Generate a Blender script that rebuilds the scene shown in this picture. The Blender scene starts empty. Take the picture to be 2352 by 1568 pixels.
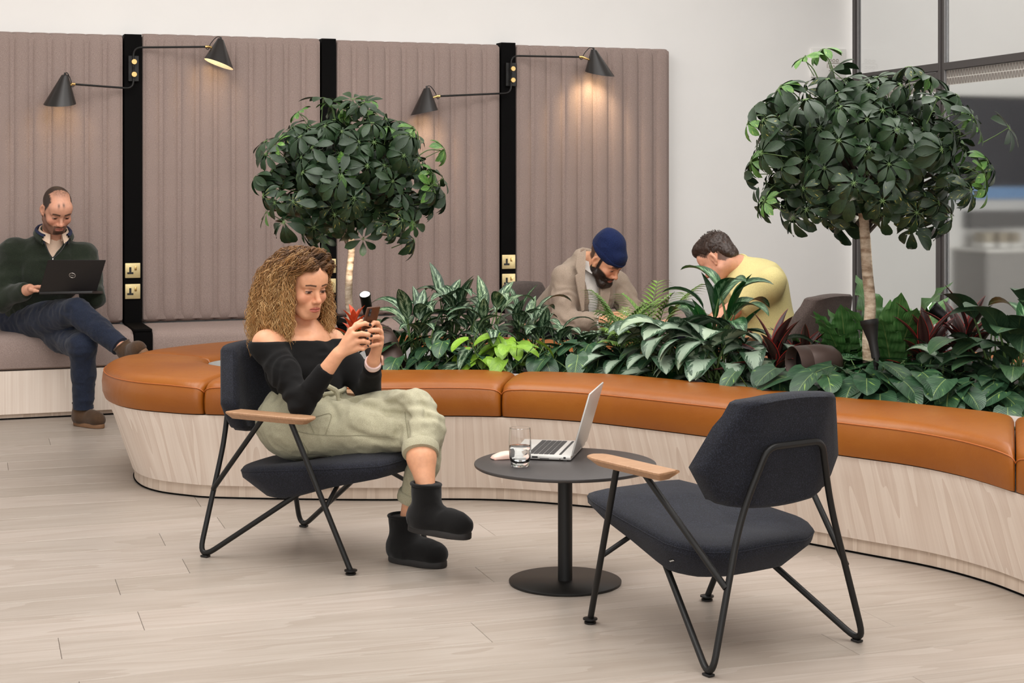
import bpy, bmesh, math, random
import numpy as np
from mathutils import Vector, Matrix

# ------------------------------------------------------------------ camera, world, lights
F_PX, CAM_H, CX, HY = 3750.0, 1.38, 1176.0, 400.0
SC = bpy.context.scene
COL = SC.collection
_cd = bpy.data.cameras.new('camera')
_cam = bpy.data.objects.new('camera', _cd)
COL.objects.link(_cam)
_cam.location = (0, 0, CAM_H)
_cam.rotation_euler = (math.radians(90), 0, 0)
_cd.sensor_width = 36.0
_cd.lens = F_PX / 2352.0 * 36.0
_cd.shift_y = (HY - 784.0) / 2352.0
_cd.clip_end = 100
SC.camera = _cam
SC.view_settings.view_transform = 'Standard'
SC.view_settings.look = 'None'
SC.view_settings.gamma = 1.0
SC.view_settings.use_curve_mapping = False
SC.view_settings.exposure = 0.63
SC.cycles.use_denoising = True
SC.cycles.max_bounces = 8
SC.cycles.transparent_max_bounces = 12
SC.cycles.caustics_reflective = False
SC.cycles.caustics_refractive = False

_w = bpy.data.worlds.new('World')
SC.world = _w
_w.use_nodes = True
_w.node_tree.nodes['Background'].inputs[0].default_value = (1.0, 0.985, 0.97, 1)
_w.node_tree.nodes['Background'].inputs[1].default_value = 0.62

def area_light(name, loc, size, power, color=(1, .985, .965), rot=(0, 0, 0), sy=None):
    l = bpy.data.lights.new(name, 'AREA')
    l.shape = 'RECTANGLE'
    l.size = size
    l.size_y = sy or size
    l.energy = power
    l.color = color
    o = bpy.data.objects.new(name, l)
    COL.objects.link(o)
    o.location = loc
    o.rotation_euler = rot
    return o
area_light('overhead_light', (-1.8, 5.8, 3.9), 2.2, 84, sy=3.4)
area_light('overhead_light', (1.6, 5.6, 3.9), 2.2, 84, sy=3.4)
area_light('overhead_light', (0.0, 3.2, 3.9), 4.0, 52, sy=1.6)
area_light('overhead_light', (0.1, 8.2, 3.95), 4.5, 22, sy=1.4, rot=(0, 0, math.radians(20)))
area_light('overhead_light', (2.0, 8.6, 3.95), 1.6, 32, sy=1.6)  # extra light added to brighten the white wall at the right
area_light('window_light', (-1.0, -2.2, 2.3), 8.0, 120, sy=3.0, rot=(math.radians(84), 0, 0), color=(1, .985, .965))

# ------------------------------------------------------------------ helpers
def S(r, g, b):
    def c(v):
        v /= 255.0
        return v / 12.92 if v <= 0.04045 else ((v + 0.055) / 1.055) ** 2.4
    return (c(r), c(g), c(b), 1.0)

def Q(px, py, Y):
    return Vector(((px - CX) / F_PX * Y, Y, CAM_H - (py - HY) / F_PX * Y))
def FL(px, py, z=0.0):
    return Q(px, py, F_PX * (CAM_H - z) / (py - HY))

def empty(name, label=None, cat=None, loc=(0, 0, 0), rotz=0.0, group=None, kind=None):
    o = bpy.data.objects.new(name, None)
    o.empty_display_size = 0.05
    COL.objects.link(o)
    o.location = loc
    o.rotation_euler = (0, 0, rotz)
    return tag(o, label, cat, group, kind)
def tag(o, label=None, cat=None, group=None, kind=None):
    if label: o['label'] = label
    if cat: o['category'] = cat
    if group: o['group'] = group
    if kind: o['kind'] = kind
    return o
def wm(o):
    m = Matrix.Identity(4)
    while o is not None:
        m = o.matrix_basis @ m
        o = o.parent
    return m
def link(name, me, mats, parent=None):
    o = bpy.data.objects.new(name, me)
    COL.objects.link(o)
    if mats is not None:
        for m in (mats if isinstance(mats, (list, tuple)) else [mats]):
            if me.materials.find(m.name) < 0 or len(me.materials) == 0:
                me.materials.append(m)
    if parent is not None:
        o.parent = parent
    return o
def to_local(V, parent):
    V = np.asarray(V, dtype=float).reshape(-1, 3)
    if parent is None:
        return V
    M = np.array(wm(parent).inverted())
    return V @ M[:3, :3].T + M[:3, 3]

class MB:
    """collects geometry in WORLD space; build() links it as one object, in its parent's space"""
    def __init__(s):
        s.v = []; s.f = []; s.mi = []; s.uv = []
    def add(s, V, Fc, mi=0, M=None, uv=None):
        V = np.asarray(V, dtype=float).reshape(-1, 3)
        if M is not None:
            A = np.array(M)
            V = V @ A[:3, :3].T + A[:3, 3]
        b = len(s.v)
        s.v.extend(map(tuple, V))
        s.f.extend([tuple(int(i) + b for i in f) for f in Fc])
        s.mi.extend([mi] * len(Fc))
        s.uv.extend(uv if uv is not None else [(0.5, 0.5)] * len(V))
        return s
    def box(s, c, h, M=None, bev=0.0, seg=2, mi=0):
        bm = bmesh.new()
        bmesh.ops.create_cube(bm, size=2.0)
        for v in bm.verts:
            v.co = Vector((v.co.x * h[0] + c[0], v.co.y * h[1] + c[1], v.co.z * h[2] + c[2]))
        if bev > 0:
            bmesh.ops.bevel(bm, geom=bm.edges[:], offset=bev, segments=seg, affect='EDGES', profile=0.5)
        s.bm(bm, M, mi)
        return s
    def bm(s, bm, M=None, mi=0):
        bm.verts.index_update()
        s.add([v.co[:] for v in bm.verts], [[v.index for v in f.verts] for f in bm.faces], mi, M)
        bm.free()
    def tube(s, pts, r, n=10, cap=True, mi=0, M=None, closed=False):
        pts = [np.array(p[:], dtype=float) for p in pts]
        m = len(pts)
        rs = r if isinstance(r, (list, tuple, np.ndarray)) else [r] * m
        T = []
        for i in range(m):
            if closed:
                t = pts[(i + 1) % m] - pts[i - 1]
            else:
                t = pts[min(i + 1, m - 1)] - pts[max(i - 1, 0)]
            T.append(t / (np.linalg.norm(t) + 1e-12))
        u = np.cross(T[0], [0, 0, 1.0])
        if np.linalg.norm(u) < 1e-3: u = np.cross(T[0], [1.0, 0, 0])
        u /= np.linalg.norm(u)
        V = []
        for i in range(m):
            u = u - T[i] * np.dot(u, T[i]); u /= np.linalg.norm(u) + 1e-12
            w = np.cross(T[i], u)
            for k in range(n):
                a = 2 * math.pi * k / n
                V.append(pts[i] + rs[i] * (math.cos(a) * u + math.sin(a) * w))
        Fc = []
        for i in range(m if closed else m - 1):
            j = (i + 1) % m
            for k in range(n):
                k2 = (k + 1) % n
                Fc.append((i * n + k, i * n + k2, j * n + k2, j * n + k))
        if cap and not closed:
            Fc.append(tuple(range(n - 1, -1, -1)))
            Fc.append(tuple((m - 1) * n + k for k in range(n)))
        s.add(V, Fc, mi, M)
        return s
    def lathe(s, prof, n=32, M=None, mi=0):
        V = []; Fc = []
        m = len(prof)
        for (r, z) in prof:
            for k in range(n):
                a = 2 * math.pi * k / n
                V.append((r * math.cos(a), r * math.sin(a), z))
        for i in range(m - 1):
            for k in range(n):
                k2 = (k + 1) % n
                Fc.append((i * n + k, i * n + k2, (i + 1) * n + k2, (i + 1) * n + k))
        if prof[0][0] > 1e-6: Fc.append(tuple(range(n - 1, -1, -1)))
        if prof[-1][0] > 1e-6: Fc.append(tuple((m - 1) * n + k for k in range(n)))
        s.add(V, Fc, mi, M)
        return s
    def prism(s, outline, z0, z1, M=None, mi=0, bev=0.0, seg=2):
        bm = bmesh.new()
        vs = [bm.verts.new((p[0], p[1], z0)) for p in outline]
        f = bm.faces.new(vs)
        r = bmesh.ops.extrude_face_region(bm, geom=[f])
        bmesh.ops.translate(bm, verts=[g for g in r['geom'] if isinstance(g, bmesh.types.BMVert)], vec=(0, 0, z1 - z0))
        bmesh.ops.recalc_face_normals(bm, faces=bm.faces[:])
        if bev > 0:
            es = [e for e in bm.edges if abs(e.verts[0].co.z - e.verts[1].co.z) < 1e-6]
            bmesh.ops.bevel(bm, geom=es, offset=bev, segments=seg, affect='EDGES', profile=0.5)
        s.bm(bm, M, mi)
        return s
    def mesh(s, name, parent=None, smooth=True, uv=False, sharp=None):
        me = bpy.data.meshes.new(name)
        V = to_local(s.v, parent)
        me.from_pydata([tuple(v) for v in V], [], s.f)
        if any(s.mi): me.polygons.foreach_set('material_index', s.mi)
        if uv:
            l = me.uv_layers.new(name='UVMap')
            li = np.zeros(len(me.loops), dtype=np.int32)
            me.loops.foreach_get('vertex_index', li)
            l.data.foreach_set('uv', np.asarray(s.uv, dtype=np.float32)[li].ravel())
        if smooth:
            me.polygons.foreach_set('use_smooth', [True] * len(me.polygons))
            if sharp is not None:
                me.set_sharp_from_angle(angle=math.radians(sharp))
        me.update()
        return me
    def build(s, name, mats, parent=None, smooth=True, uv=False, sharp=35, label=None):
        me = s.mesh(name, parent, smooth, uv, sharp)
        o = link(name, me, mats, parent)
        if label: o['label'] = label
        return o

def arc_path(pts, rad, seg=6):
    """polyline with its inner corners rounded"""
    P = [np.array(p[:], float) for p in pts]
    out = [P[0]]
    for i in range(1, len(P) - 1):
        a, b, c = P[i - 1], P[i], P[i + 1]
        r = rad[i - 1] if isinstance(rad, (list, tuple)) else rad
        d1 = (a - b) / np.linalg.norm(a - b); d2 = (c - b) / np.linalg.norm(c - b)
        r = min(r, .49 * np.linalg.norm(a - b), .49 * np.linalg.norm(c - b))
        p1, p2 = b + d1 * r, b + d2 * r
        for k in range(seg + 1):
            t = k / seg
            out.append((1 - t) ** 2 * p1 + 2 * t * (1 - t) * b + t * t * p2)
    out.append(P[-1])
    return out
def catmull(pts, n=8):
    P = [np.array(p[:], float) for p in pts]
    P = [2 * P[0] - P[1]] + P + [2 * P[-1] - P[-2]]
    out = []
    for i in range(1, len(P) - 2):
        for k in range(n):
            t = k / n
            a, b, c, d = P[i - 1], P[i], P[i + 1], P[i + 2]
            out.append(.5 * ((2 * b) + (c - a) * t + (2 * a - 5 * b + 4 * c - d) * t * t + (3 * b - a - 3 * c + d) * t ** 3))
    out.append(P[-2])
    return out
def frame(o, x, y, z):
    M = Matrix.Identity(4)
    for i, a in enumerate((x, y, z)):
        for j in range(3): M[j][i] = a[j]
    for j in range(3): M[j][3] = o[j]
    return M
def axis_frame(o, z, xhint=(1, 0, 0)):
    z = Vector(z).normalized()
    x = Vector(xhint); x = (x - z * x.dot(z))
    if x.length < 1e-4: x = Vector((0, 1, 0)) - z * z.y
    x.normalize()
    return frame(o, x, z.cross(x), z)

# ------------------------------------------------------------------ materials
def _new(name):
    m = bpy.data.materials.new(name)
    m.use_nodes = True
    nt = m.node_tree
    return m, nt, nt.nodes, nt.links, nt.nodes['Principled BSDF']
def mapping(nt, scale=(1, 1, 1), coord='Object', rnd=False):
    tc = nt.nodes.new('ShaderNodeTexCoord')
    mp = nt.nodes.new('ShaderNodeMapping')
    mp.inputs['Scale'].default_value = scale
    if rnd:
        oi = nt.nodes.new('ShaderNodeObjectInfo')
        mu = nt.nodes.new('ShaderNodeVectorMath'); mu.operation = 'SCALE'
        mu.inputs[0].default_value = (37, 53, 71)
        nt.links.new(oi.outputs['Random'], mu.inputs['Scale'])
        nt.links.new(mu.outputs[0], mp.inputs['Location'])
    nt.links.new(tc.outputs[coord], mp.inputs[0])
    return mp.outputs[0]
def noise(nt, vec, scale, detail=4, rough=.55, dist=0.0):
    n = nt.nodes.new('ShaderNodeTexNoise')
    n.inputs['Scale'].default_value = scale
    n.inputs['Detail'].default_value = detail
    n.inputs['Roughness'].default_value = rough
    n.inputs['Distortion'].default_value = dist
    if vec is not None: nt.links.new(vec, n.inputs['Vector'])
    return n.outputs['Fac']
def ramp(nt, fac, stops):
    r = nt.nodes.new('ShaderNodeValToRGB')
    e = r.color_ramp.elements
    e[0].position, e[0].color = stops[0]
    e[1].position, e[1].color = stops[-1]
    for p, c in stops[1:-1]:
        x = e.new(p); x.color = c
    nt.links.new(fac, r.inputs[0])
    return r.outputs[0]
def mth(nt, op, a, b=None, c=None):
    n = nt.nodes.new('ShaderNodeMath'); n.operation = op
    for i, x in enumerate((a, b, c)):
        if x is None: continue
        if isinstance(x, (int, float)): n.inputs[i].default_value = x
        else: nt.links.new(x, n.inputs[i])
    return n.outputs[0]
def mixc(nt, fac, a, b, mode='MIX'):
    n = nt.nodes.new('ShaderNodeMix'); n.data_type = 'RGBA'; n.blend_type = mode
    if isinstance(fac, (int, float)): n.inputs[0].default_value = fac
    else: nt.links.new(fac, n.inputs[0])
    for i, x in ((6, a), (7, b)):
        if isinstance(x, tuple): n.inputs[i].default_value = x
        else: nt.links.new(x, n.inputs[i])
    return n.outputs[2]
def bump(nt, bs, h, strength=.3, dist=.01):
    b = nt.nodes.new('ShaderNodeBump')
    b.inputs['Strength'].default_value = strength
    b.inputs['Distance'].default_value = dist
    nt.links.new(h, b.inputs['Height'])
    nt.links.new(b.outputs[0], bs.inputs['Normal'])
    return b
def solid(name, c, rough=.5, metal=0.0, var=.06, vscale=40, bmp=0.0, bscale=200, spec=.5, sheen=0.0, coat=0.0):
    m, nt, N, L, bs = _new(name)
    f = noise(nt, mapping(nt), vscale, 3)
    lo = tuple(x * (1 - var) for x in c[:3]) + (1,); hi = tuple(min(1, x * (1 + var)) for x in c[:3]) + (1,)
    L.new(ramp(nt, f, [(.3, lo), (.7, hi)]), bs.inputs['Base Color'])
    bs.inputs['Roughness'].default_value = rough
    bs.inputs['Metallic'].default_value = metal
    bs.inputs['Specular IOR Level'].default_value = spec
    if sheen:
        bs.inputs['Sheen Weight'].default_value = sheen
        bs.inputs['Sheen Roughness'].default_value = .5
    if coat: bs.inputs['Coat Weight'].default_value = coat
    if bmp: bump(nt, bs, noise(nt, mapping(nt), bscale, 2), bmp, .002)
    return m
def fabric(name, c, c2=None, scale=500, rough=.9, bmp=.35, sheen=.25, big=8, bigvar=.08, bigb=0.0):
    """woven cloth: fine two-tone fleck, soft large variation, fine relief"""
    m, nt, N, L, bs = _new(name)
    v = mapping(nt)
    f = noise(nt, v, scale, 2, .7)
    c2 = c2 or tuple(x * 1.5 for x in c[:3]) + (1,)
    dk = tuple(x * .72 for x in c[:3]) + (1,)
    base = ramp(nt, f, [(.32, dk), (.5, c), (.7, c2)])
    g = noise(nt, v, big, 3)
    sh = ramp(nt, g, [(.3, (1 - bigvar,) * 3 + (1,)), (.7, (1 + bigvar,) * 3 + (1,))])
    L.new(mixc(nt, 1.0, base, sh, 'MULTIPLY'), bs.inputs['Base Color'])
    bs.inputs['Roughness'].default_value = rough
    bs.inputs['Specular IOR Level'].default_value = .2
    bs.inputs['Sheen Weight'].default_value = sheen
    h = f
    if bigb:
        h = mth(nt, 'ADD', f, mth(nt, 'MULTIPLY', noise(nt, v, big * 2.2, 3, .5, .8), bigb))
    bump(nt, bs, h, bmp, .003)
    return m
def grainwood(name, light, dark, vec_scale, rings=9, rough=.5, rnd=False, contrast=1.0, tint=0.0, fine=(1, 1, 1), spec=.4, bmp=.08, dist=.35, coord='Object'):
    m, nt, N, L, bs = _new(name)
    v = mapping(nt, vec_scale, coord, rnd=rnd)
    n1 = noise(nt, v, 1.0, 2, .45, dist)
    r = mth(nt, 'FRACT', mth(nt, 'MULTIPLY', n1, rings))
    v2 = mapping(nt, fine, coord, rnd=rnd)
    n2 = noise(nt, v2, 1.0, 4, .65)
    f = mth(nt, 'ADD', mth(nt, 'MULTIPLY', r, .55 * contrast), mth(nt, 'MULTIPLY', n2, .6))
    c = ramp(nt, f, [(.15, light), (.55, tuple(.5 * (a + b) for a, b in zip(light, dark))), (.95, dark)])
    if tint:
        oi = nt.nodes.new('ShaderNodeObjectInfo')
        t = ramp(nt, oi.outputs['Random'], [(0, (1 - tint, 1 - tint, 1 - tint * 1.15, 1)), (1, (1 + tint * .3, 1 + tint * .3, 1 + tint * .3, 1))])
        c = mixc(nt, 1.0, c, t, 'MULTIPLY')
    L.new(c, bs.inputs['Base Color'])
    bs.inputs['Roughness'].default_value = rough
    bs.inputs['Specular IOR Level'].default_value = spec
    bump(nt, bs, f, bmp, .002)
    return m
def attr_mat(name, rough=.5, sss=0.0, bmp=.1, bscale=300, sheen=0.0, spec=.4):
    m, nt, N, L, bs = _new(name)
    a = N.new('ShaderNodeAttribute'); a.attribute_name = 'Col'
    f = noise(nt, mapping(nt), 60, 3)
    L.new(mixc(nt, 1.0, a.outputs['Color'], ramp(nt, f, [(.3, (.94, .92, .91, 1)), (.7, (1.05, 1.04, 1.03, 1))]), 'MULTIPLY'), bs.inputs['Base Color'])
    bs.inputs['Roughness'].default_value = rough
    bs.inputs['Specular IOR Level'].default_value = spec
    if sss:
        bs.inputs['Subsurface Weight'].default_value = sss
        bs.inputs['Subsurface Radius'].default_value = (1, .35, .2)
        bs.inputs['Subsurface Scale'].default_value = .006
    if sheen: bs.inputs['Sheen Weight'].default_value = sheen
    if bmp: bump(nt, bs, noise(nt, mapping(nt), bscale, 3), bmp, .0015)
    return m

M_WALL = solid('white_wall_paint', S(241, 239, 236), .85, var=.012, vscale=3, spec=.2)
M_CEIL = solid('ceiling_paint', S(236, 234, 230), .9, var=.01, vscale=3)
M_FLOORBASE = solid('floor_joint', S(120, 104, 90), .8)
M_PLANK = grainwood('whitewashed_plank', S(177, 167, 158), S(148, 134, 122), (.8, 7.0, 1.0), rings=7, rough=.36, rnd=True, contrast=.55, tint=.13, fine=(4, 90, 10), bmp=.03)
M_FIR = grainwood('limed_fir', S(238, 225, 212), S(208, 187, 171), (9, 9, .16), rings=7, rough=.55, contrast=.42, fine=(95, 95, 1.6), bmp=.06, dist=.03)
M_FIRC = grainwood('limed_fir_curved', S(238, 225, 212), S(204, 182, 166), (5.5, .55, 1), rings=9, rough=.55, contrast=.62, fine=(110, 2.2, 1), bmp=.06, dist=.06, coord='UV')
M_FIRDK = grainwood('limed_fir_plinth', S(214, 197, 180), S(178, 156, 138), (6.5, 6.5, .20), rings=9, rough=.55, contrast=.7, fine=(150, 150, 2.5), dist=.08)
M_BLACK = solid('black_powder_coat', S(19, 18, 17), .45, spec=.35, var=.08, vscale=300, bmp=.08, bscale=900)
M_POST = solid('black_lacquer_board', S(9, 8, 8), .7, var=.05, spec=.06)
M_GRAPH = solid('graphite_laminate', S(60, 56, 55), .42, var=.04, vscale=200, bmp=.04, bscale=1200)
M_PANELF = fabric('mauve_grey_wool', S(150, 132, 125), S(170, 152, 144), scale=420, big=3, bigvar=.05, sheen=.05, bmp=.25)
M_NAVY = fabric('dark_navy_wool', S(28, 29, 35), S(48, 51, 64), scale=330, big=14, bigvar=.1, sheen=.06, bmp=.5)
M_BROWNF = fabric('brown_grey_wool', S(76, 66, 62), S(102, 90, 84), scale=330, big=14, bigvar=.08, sheen=.06)
M_BRASS = solid('satin_brass', S(216, 182, 120), .3, 1.0, var=.03)
M_SOCKET = solid('brushed_brass_plate', S(222, 202, 150), .42, .55, var=.03)
M_DARKHOLE = solid('black_plastic', S(14, 13, 13), .5)
M_ARMOAK = grainwood('oiled_walnut', S(178, 139, 106), S(140, 102, 72), (6, 40, 20), rings=6, rough=.45, contrast=.5, fine=(18, 220, 60))
M_WHITEPL = solid('white_plastic', S(232, 230, 226), .45, var=.015)

def leather(name):
    m, nt, N, L, bs = _new(name)
    v = mapping(nt)
    g = noise(nt, v, 2.5, 4, .6)
    L.new(ramp(nt, g, [(.25, S(132, 70, 15)), (.55, S(145, 81, 19)), (.8, S(154, 91, 25))]), bs.inputs['Base Color'])
    bs.inputs['Roughness'].default_value = .38
    bs.inputs['Specular IOR Level'].default_value = .42
    fine = noise(nt, v, 260, 3, .6)
    wr = noise(nt, v, 9, 3, .5, 1.2)
    bump(nt, bs, mth(nt, 'ADD', mth(nt, 'MULTIPLY', fine, .25), mth(nt, 'MULTIPLY', wr, 1.6)), .22, .006)
    return m
M_LEATHER = leather('tan_leather')
M_STITCH = solid('tan_piping', S(170, 92, 34), .5)

# ------------------------------------------------------------------ wall frame: u along the banquette wall, n out into the room
WA = math.radians(20.0)
WU = Vector((math.cos(WA), math.sin(WA), 0)); WN = Vector((math.sin(WA), -math.cos(WA), 0))
WP = Vector((-2.348, 9.84, 0))
def W(s, d, z):
    return WP + WU * s + WN * d + Vector((0, 0, z))
def ws(px, d=0.0):
    a = (px - CX) / F_PX
    o = WP + WN * d
    return (a * o.y - o.x) / (WU.x - a * WU.y)
def wz(px, py, d=0.0):
    p = W(ws(px, d), d, 0)
    return CAM_H - (py - HY) / F_PX * p.y
def wpt(px, py, d=0.0):
    return W(ws(px, d), d, wz(px, py, d))
WM = frame(WP, WU, -WN, Vector((0, 0, 1)))      # local x along wall, y INTO the wall, z up
# ------------------------------------------------------------------ room shell
GL0 = Vector((2.44, 11.60, 0)); GD = Vector((.2275, -.974, 0)).normalized()     # glass partition: from the corner towards the viewer
GN = Vector((GD.y, -GD.x, 0))                                                   # its normal towards the lounge (left)
if GN.x > 0: GN = -GN
def G(t, d, z): return GL0 + GD * t + GN * d + Vector((0, 0, z))

fl = MB().box((0, 6, -.03), (9, 9, .022)).build('floor', M_FLOORBASE, smooth=False)
tag(fl, kind='structure')
PA = math.radians(18.2)
rng = random.Random(5)
PW, PL = .225, 2.4
plank_v = []
for wv in range(3):
    mb = MB().box((0, 0, -.0045), (PL / 2 - .0006, PW / 2 - .0006, .0035), bev=.0012, seg=1)
    plank_v.append(mb.mesh('plank', None, False))
    plank_v[-1].materials.append(M_PLANK)
dx, dy = Vector((math.cos(PA), math.sin(PA), 0)), Vector((-math.sin(PA), math.cos(PA), 0))
def seen(p, m=.9):
    return p.y > 3.4 and abs(p.x) < .3136 * p.y + 1.4 and p.y < 11.9
for r in range(-2, 60):
    off = (r * .873 + (r % 3) * .31) % PL
    for c in range(-5, 6):
        p = Vector((0, 3.3, 0)) + dy * (r * PW) + dx * (c * PL + off)
        if not seen(p): continue
        if (p - GL0).dot(GN) < -2.2: continue
        if (p - WP).dot(WN) < -.3: continue
        if p.y < 4.1 and abs(p.x) > 2.9: continue
        o = bpy.data.objects.new('plank', plank_v[(r + c) % 3])
        COL.objects.link(o); o.parent = fl
        o.location = p; o.rotation_euler = (0, 0, PA + (math.pi if rng.random() < .5 else 0))

CEIL = 4.1
tag(MB().box((0, 0, 0), (5.9, .06, CEIL / 2), frame(W(2.1, -.17, CEIL / 2), WU, -WN, (0, 0, 1))).build('wall_back', M_WALL, smooth=False), kind='structure')
tag(MB().box((0, 4.5, CEIL + .05), (9, 10, .05)).build('ceiling', M_CEIL, smooth=False), kind='structure')
# the shaded floor gap under the wall bench is drawn as a black strip; right glass partition
M_FRAME = solid('charcoal_steel', S(62, 57, 56), .45, var=.04)
M_SEAL = solid('grey_seal', S(120, 118, 118), .5)
def glassmat(name, rough, c, alpha_mix=0.0):
    m, nt, N, L, bs = _new(name)
    bs.inputs['Base Color'].default_value = c
    bs.inputs['Roughness'].default_value = rough
    bs.inputs['Transmission Weight'].default_value = 1.0
    bs.inputs['IOR'].default_value = 1.15 if rough > .05 else 1.45
    if rough > .05:
        f = noise(nt, mapping(nt), 700, 2)
        bump(nt, bs, f, .05, .001)
    return m
M_FROST = glassmat('frosted_glass', .085, (.93, .95, .94, 1))
M_CLEAR = glassmat('clear_glass', .0, (.97, .98, .98, 1))
M_FILM = solid('pattern_film', S(128, 120, 114), .7, var=.03)
M_FILMW = solid('white_film', S(196, 193, 186), .7, var=.02)

def gm(t, d, z): return frame(G(t, d, z), GD, -GN, (0, 0, 1))
part1, part2 = 0.0, 1.291
w1 = empty('window_1', kind='structure', loc=G(part2, 0, 0))
def bar(t0, t1, z0, z1, dep, name, par, m=M_FRAME):
    return MB().box((0, 0, 0), ((t1 - t0) / 2, dep / 2, (z1 - z0) / 2), gm((t0 + t1) / 2, 0, (z0 + z1) / 2), bev=.003, seg=1).build(name, m, par)
TR0, TR1 = 2.035, 2.082
bar(1.262, 1.292, 0, 3.6, .05, 'mullion', w1)
bar(1.292, 1.332, 0, 3.6, .035, 'mullion', w1, M_FRAME)
bar(1.332, 1.34, 0, 3.6, .04, 'glazing_seal', w1, M_SEAL)
bar(1.34, 4.6, TR0, TR1, .05, 'transom', w1)
bar(0.0, .045, 0, 3.6, .05, 'mullion', w1)
bar(.05, .075, 0, 3.6, .03, 'glazing_seal', w1, M_SEAL)
bar(.045, 1.262, TR0, TR1 + .004, .05, 'transom', w1)
bar(0.0, 4.6, 3.56, 3.6, .05, 'head_rail', w1)
bar(1.34, 4.6, 0, .05, .05, 'sill_rail', w1)
for (t0, t1, z0, z1, nm, mt) in ((.075, 1.262, TR1, 3.56, 'upper_pane', M_CLEAR), (1.34, 4.6, TR1, 3.56, 'upper_pane', M_CLEAR), (1.34, 4.6, .05, TR0, 'frosted_pane', M_FROST)):
    MB().box((0, 0, 0), ((t1 - t0) / 2, .005, (z1 - z0) / 2), gm((t0 + t1) / 2, 0, (z0 + z1) / 2)).build(nm, mt, w1, smooth=False)
d1 = empty('door_1', kind='structure', loc=G(.66, 0, 0))
bar(.075, .115, .01, TR0 - .004, .042, 'stile', d1); bar(1.225, 1.258, .01, TR0 - .004, .042, 'stile', d1)
bar(.115, 1.225, TR0 - .05, TR0 - .006, .042, 'top_rail', d1); bar(.115, 1.225, .01, .06, .042, 'bottom_rail', d1)
MB().box((0, 0, 0), (.555, .005, (TR0 - .11) / 2), gm(.67, 0, .06 + (TR0 - .11) / 2)).build('frosted_pane', M_FROST, d1, smooth=False)
hb = MB().box((0, 0, 0), (.075, .012, .032), gm(1.175, .03, 1.005), bev=.011, seg=3).build('lock_case', M_FRAME, d1)
MB().box((0, 0, 0), (.04, .009, .014), gm(1.18, .05, 1.007), bev=.004).build('handle', solid('satin_steel', S(190, 186, 182), .3, .9), d1)
MB().tube([G(1.30, .0, 1.0), G(1.30, .04, 1.0)], .012, 12).build('latch_knob', M_FRAME, w1)
# patterned film band across the glass, two rows of hatched blocks (flat print, one strip per pane)
def film(t0, t1, z0, z1, par, rows=2, cw=.0345):
    strip = MB().box((0, 0, 0), ((t1 - t0) / 2, .0006, (z1 - z0) / 2), gm((t0 + t1) / 2, .0066, (z0 + z1) / 2)).build('film_band', M_FILMW, par, smooth=False)
    mb = MB()
    h = (z1 - z0) / rows
    n = int((t1 - t0) / cw)
    for r in range(rows):
        for i in range(n):
            x = t0 + i * cw; b = z0 + r * h + .003; tp = z0 + (r + 1) * h - .003
            def quad(pts):
                V = [tuple(G(a, .0082, c)) for a, c in pts]
                mb.add(V, [(0, 1, 2, 3)])
            quad([(x, b), (x + cw * .34, b), (x + cw * .34, tp), (x, tp)])
            for k in range(4):
                a = x + cw * (.36 + .13 * k)
                c0 = b if k < 3 else b + .3 * h
                quad([(a + cw * .22, b + .06 * h * k * 0), (a + cw * .29, b), (a + cw * .05 - cw * .02, tp), (a - cw * .06, tp)])
    o = mb.build('film_pattern', M_FILM, par, smooth=False)
    o['kind'] = 'stuff'
film(1.345, 3.3, 1.94, TR0 - .002, w1)
film(.116, 1.224, 1.905, TR0 - .055, d1)
# the room behind the glass
tag(MB().box((0, 0, 0), (2.2, .05, CEIL / 2), gm(1.6, -1.9, CEIL / 2)).build('wall_meeting_room', M_WALL, smooth=False), kind='structure')
area_light('meeting_room_light', G(1.6, -.95, 3.7), 2.8, 8, sy=1.2, rot=(0, 0, math.atan2(GD.y, GD.x)))
area_light('meeting_room_fill', G(4.6, -.9, 1.3), 1.5, 50, sy=2.2, rot=(math.radians(90), 0, math.atan2(GD.y, GD.x) + math.radians(90)))  # unseen fill light added to brighten the end wall behind the glass
def gbox(px0, px1, py0, py1, d, th, mb, bev=.004):
    """box on the end wall of the meeting room (the lounge wall carried on behind the glass)"""
    s0, s1 = ws(px0, d), ws(px1, d); sm_ = (px0 + px1) / 2
    z1, z0 = wz(sm_, py0, d), wz(sm_, py1, d)
    mb.box((0, 0, 0), ((s1 - s0) / 2, th / 2, (z1 - z0) / 2), frame(W((s0 + s1) / 2, d, (z0 + z1) / 2), WU, -WN, (0, 0, 1)), bev=bev, seg=1)
    return mb
DW = -.08
sc = empty('wall_screen', 'large dark display on the meeting room wall behind frosted glass', 'screen', wpt(2280, 320, DW))
gbox(2150, 2440, 226, 424, DW, .04, MB()).build('display', solid('dark_display', S(48, 48, 56), .6, spec=.2), sc)
gbox(2148, 2442, 222, 226, DW, .05, MB(), .001).build('bezel', M_FRAME, sc)
gbox(2148, 2442, 424, 427, DW, .05, MB(), .001).build('bezel', M_FRAME, sc)
sh = empty('wall_shelf', 'long blue shelf board under the dark display behind frosted glass', 'shelf', wpt(2280, 445, DW))
gbox(2140, 2450, 429, 457, DW + .02, .08, MB()).build('board', solid('blue_board', S(112, 150, 196), .6), sh)
gbox(2222, 2450, 484, 522, DW + .03, .1, MB()).build('lower_board', solid('grey_board', S(98, 96, 96), .6), sh, label='grey lower shelf board')
cb = empty('storage_cabinet', 'low grey cabinet in the meeting room behind frosted glass', 'cabinet', W(ws(2300, .1), .1, 0))
zc = wz(2300, 577, .1)
s0c, s1c, s2c = ws(2228, .1), ws(2333, .1), ws(2430, .1)
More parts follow.
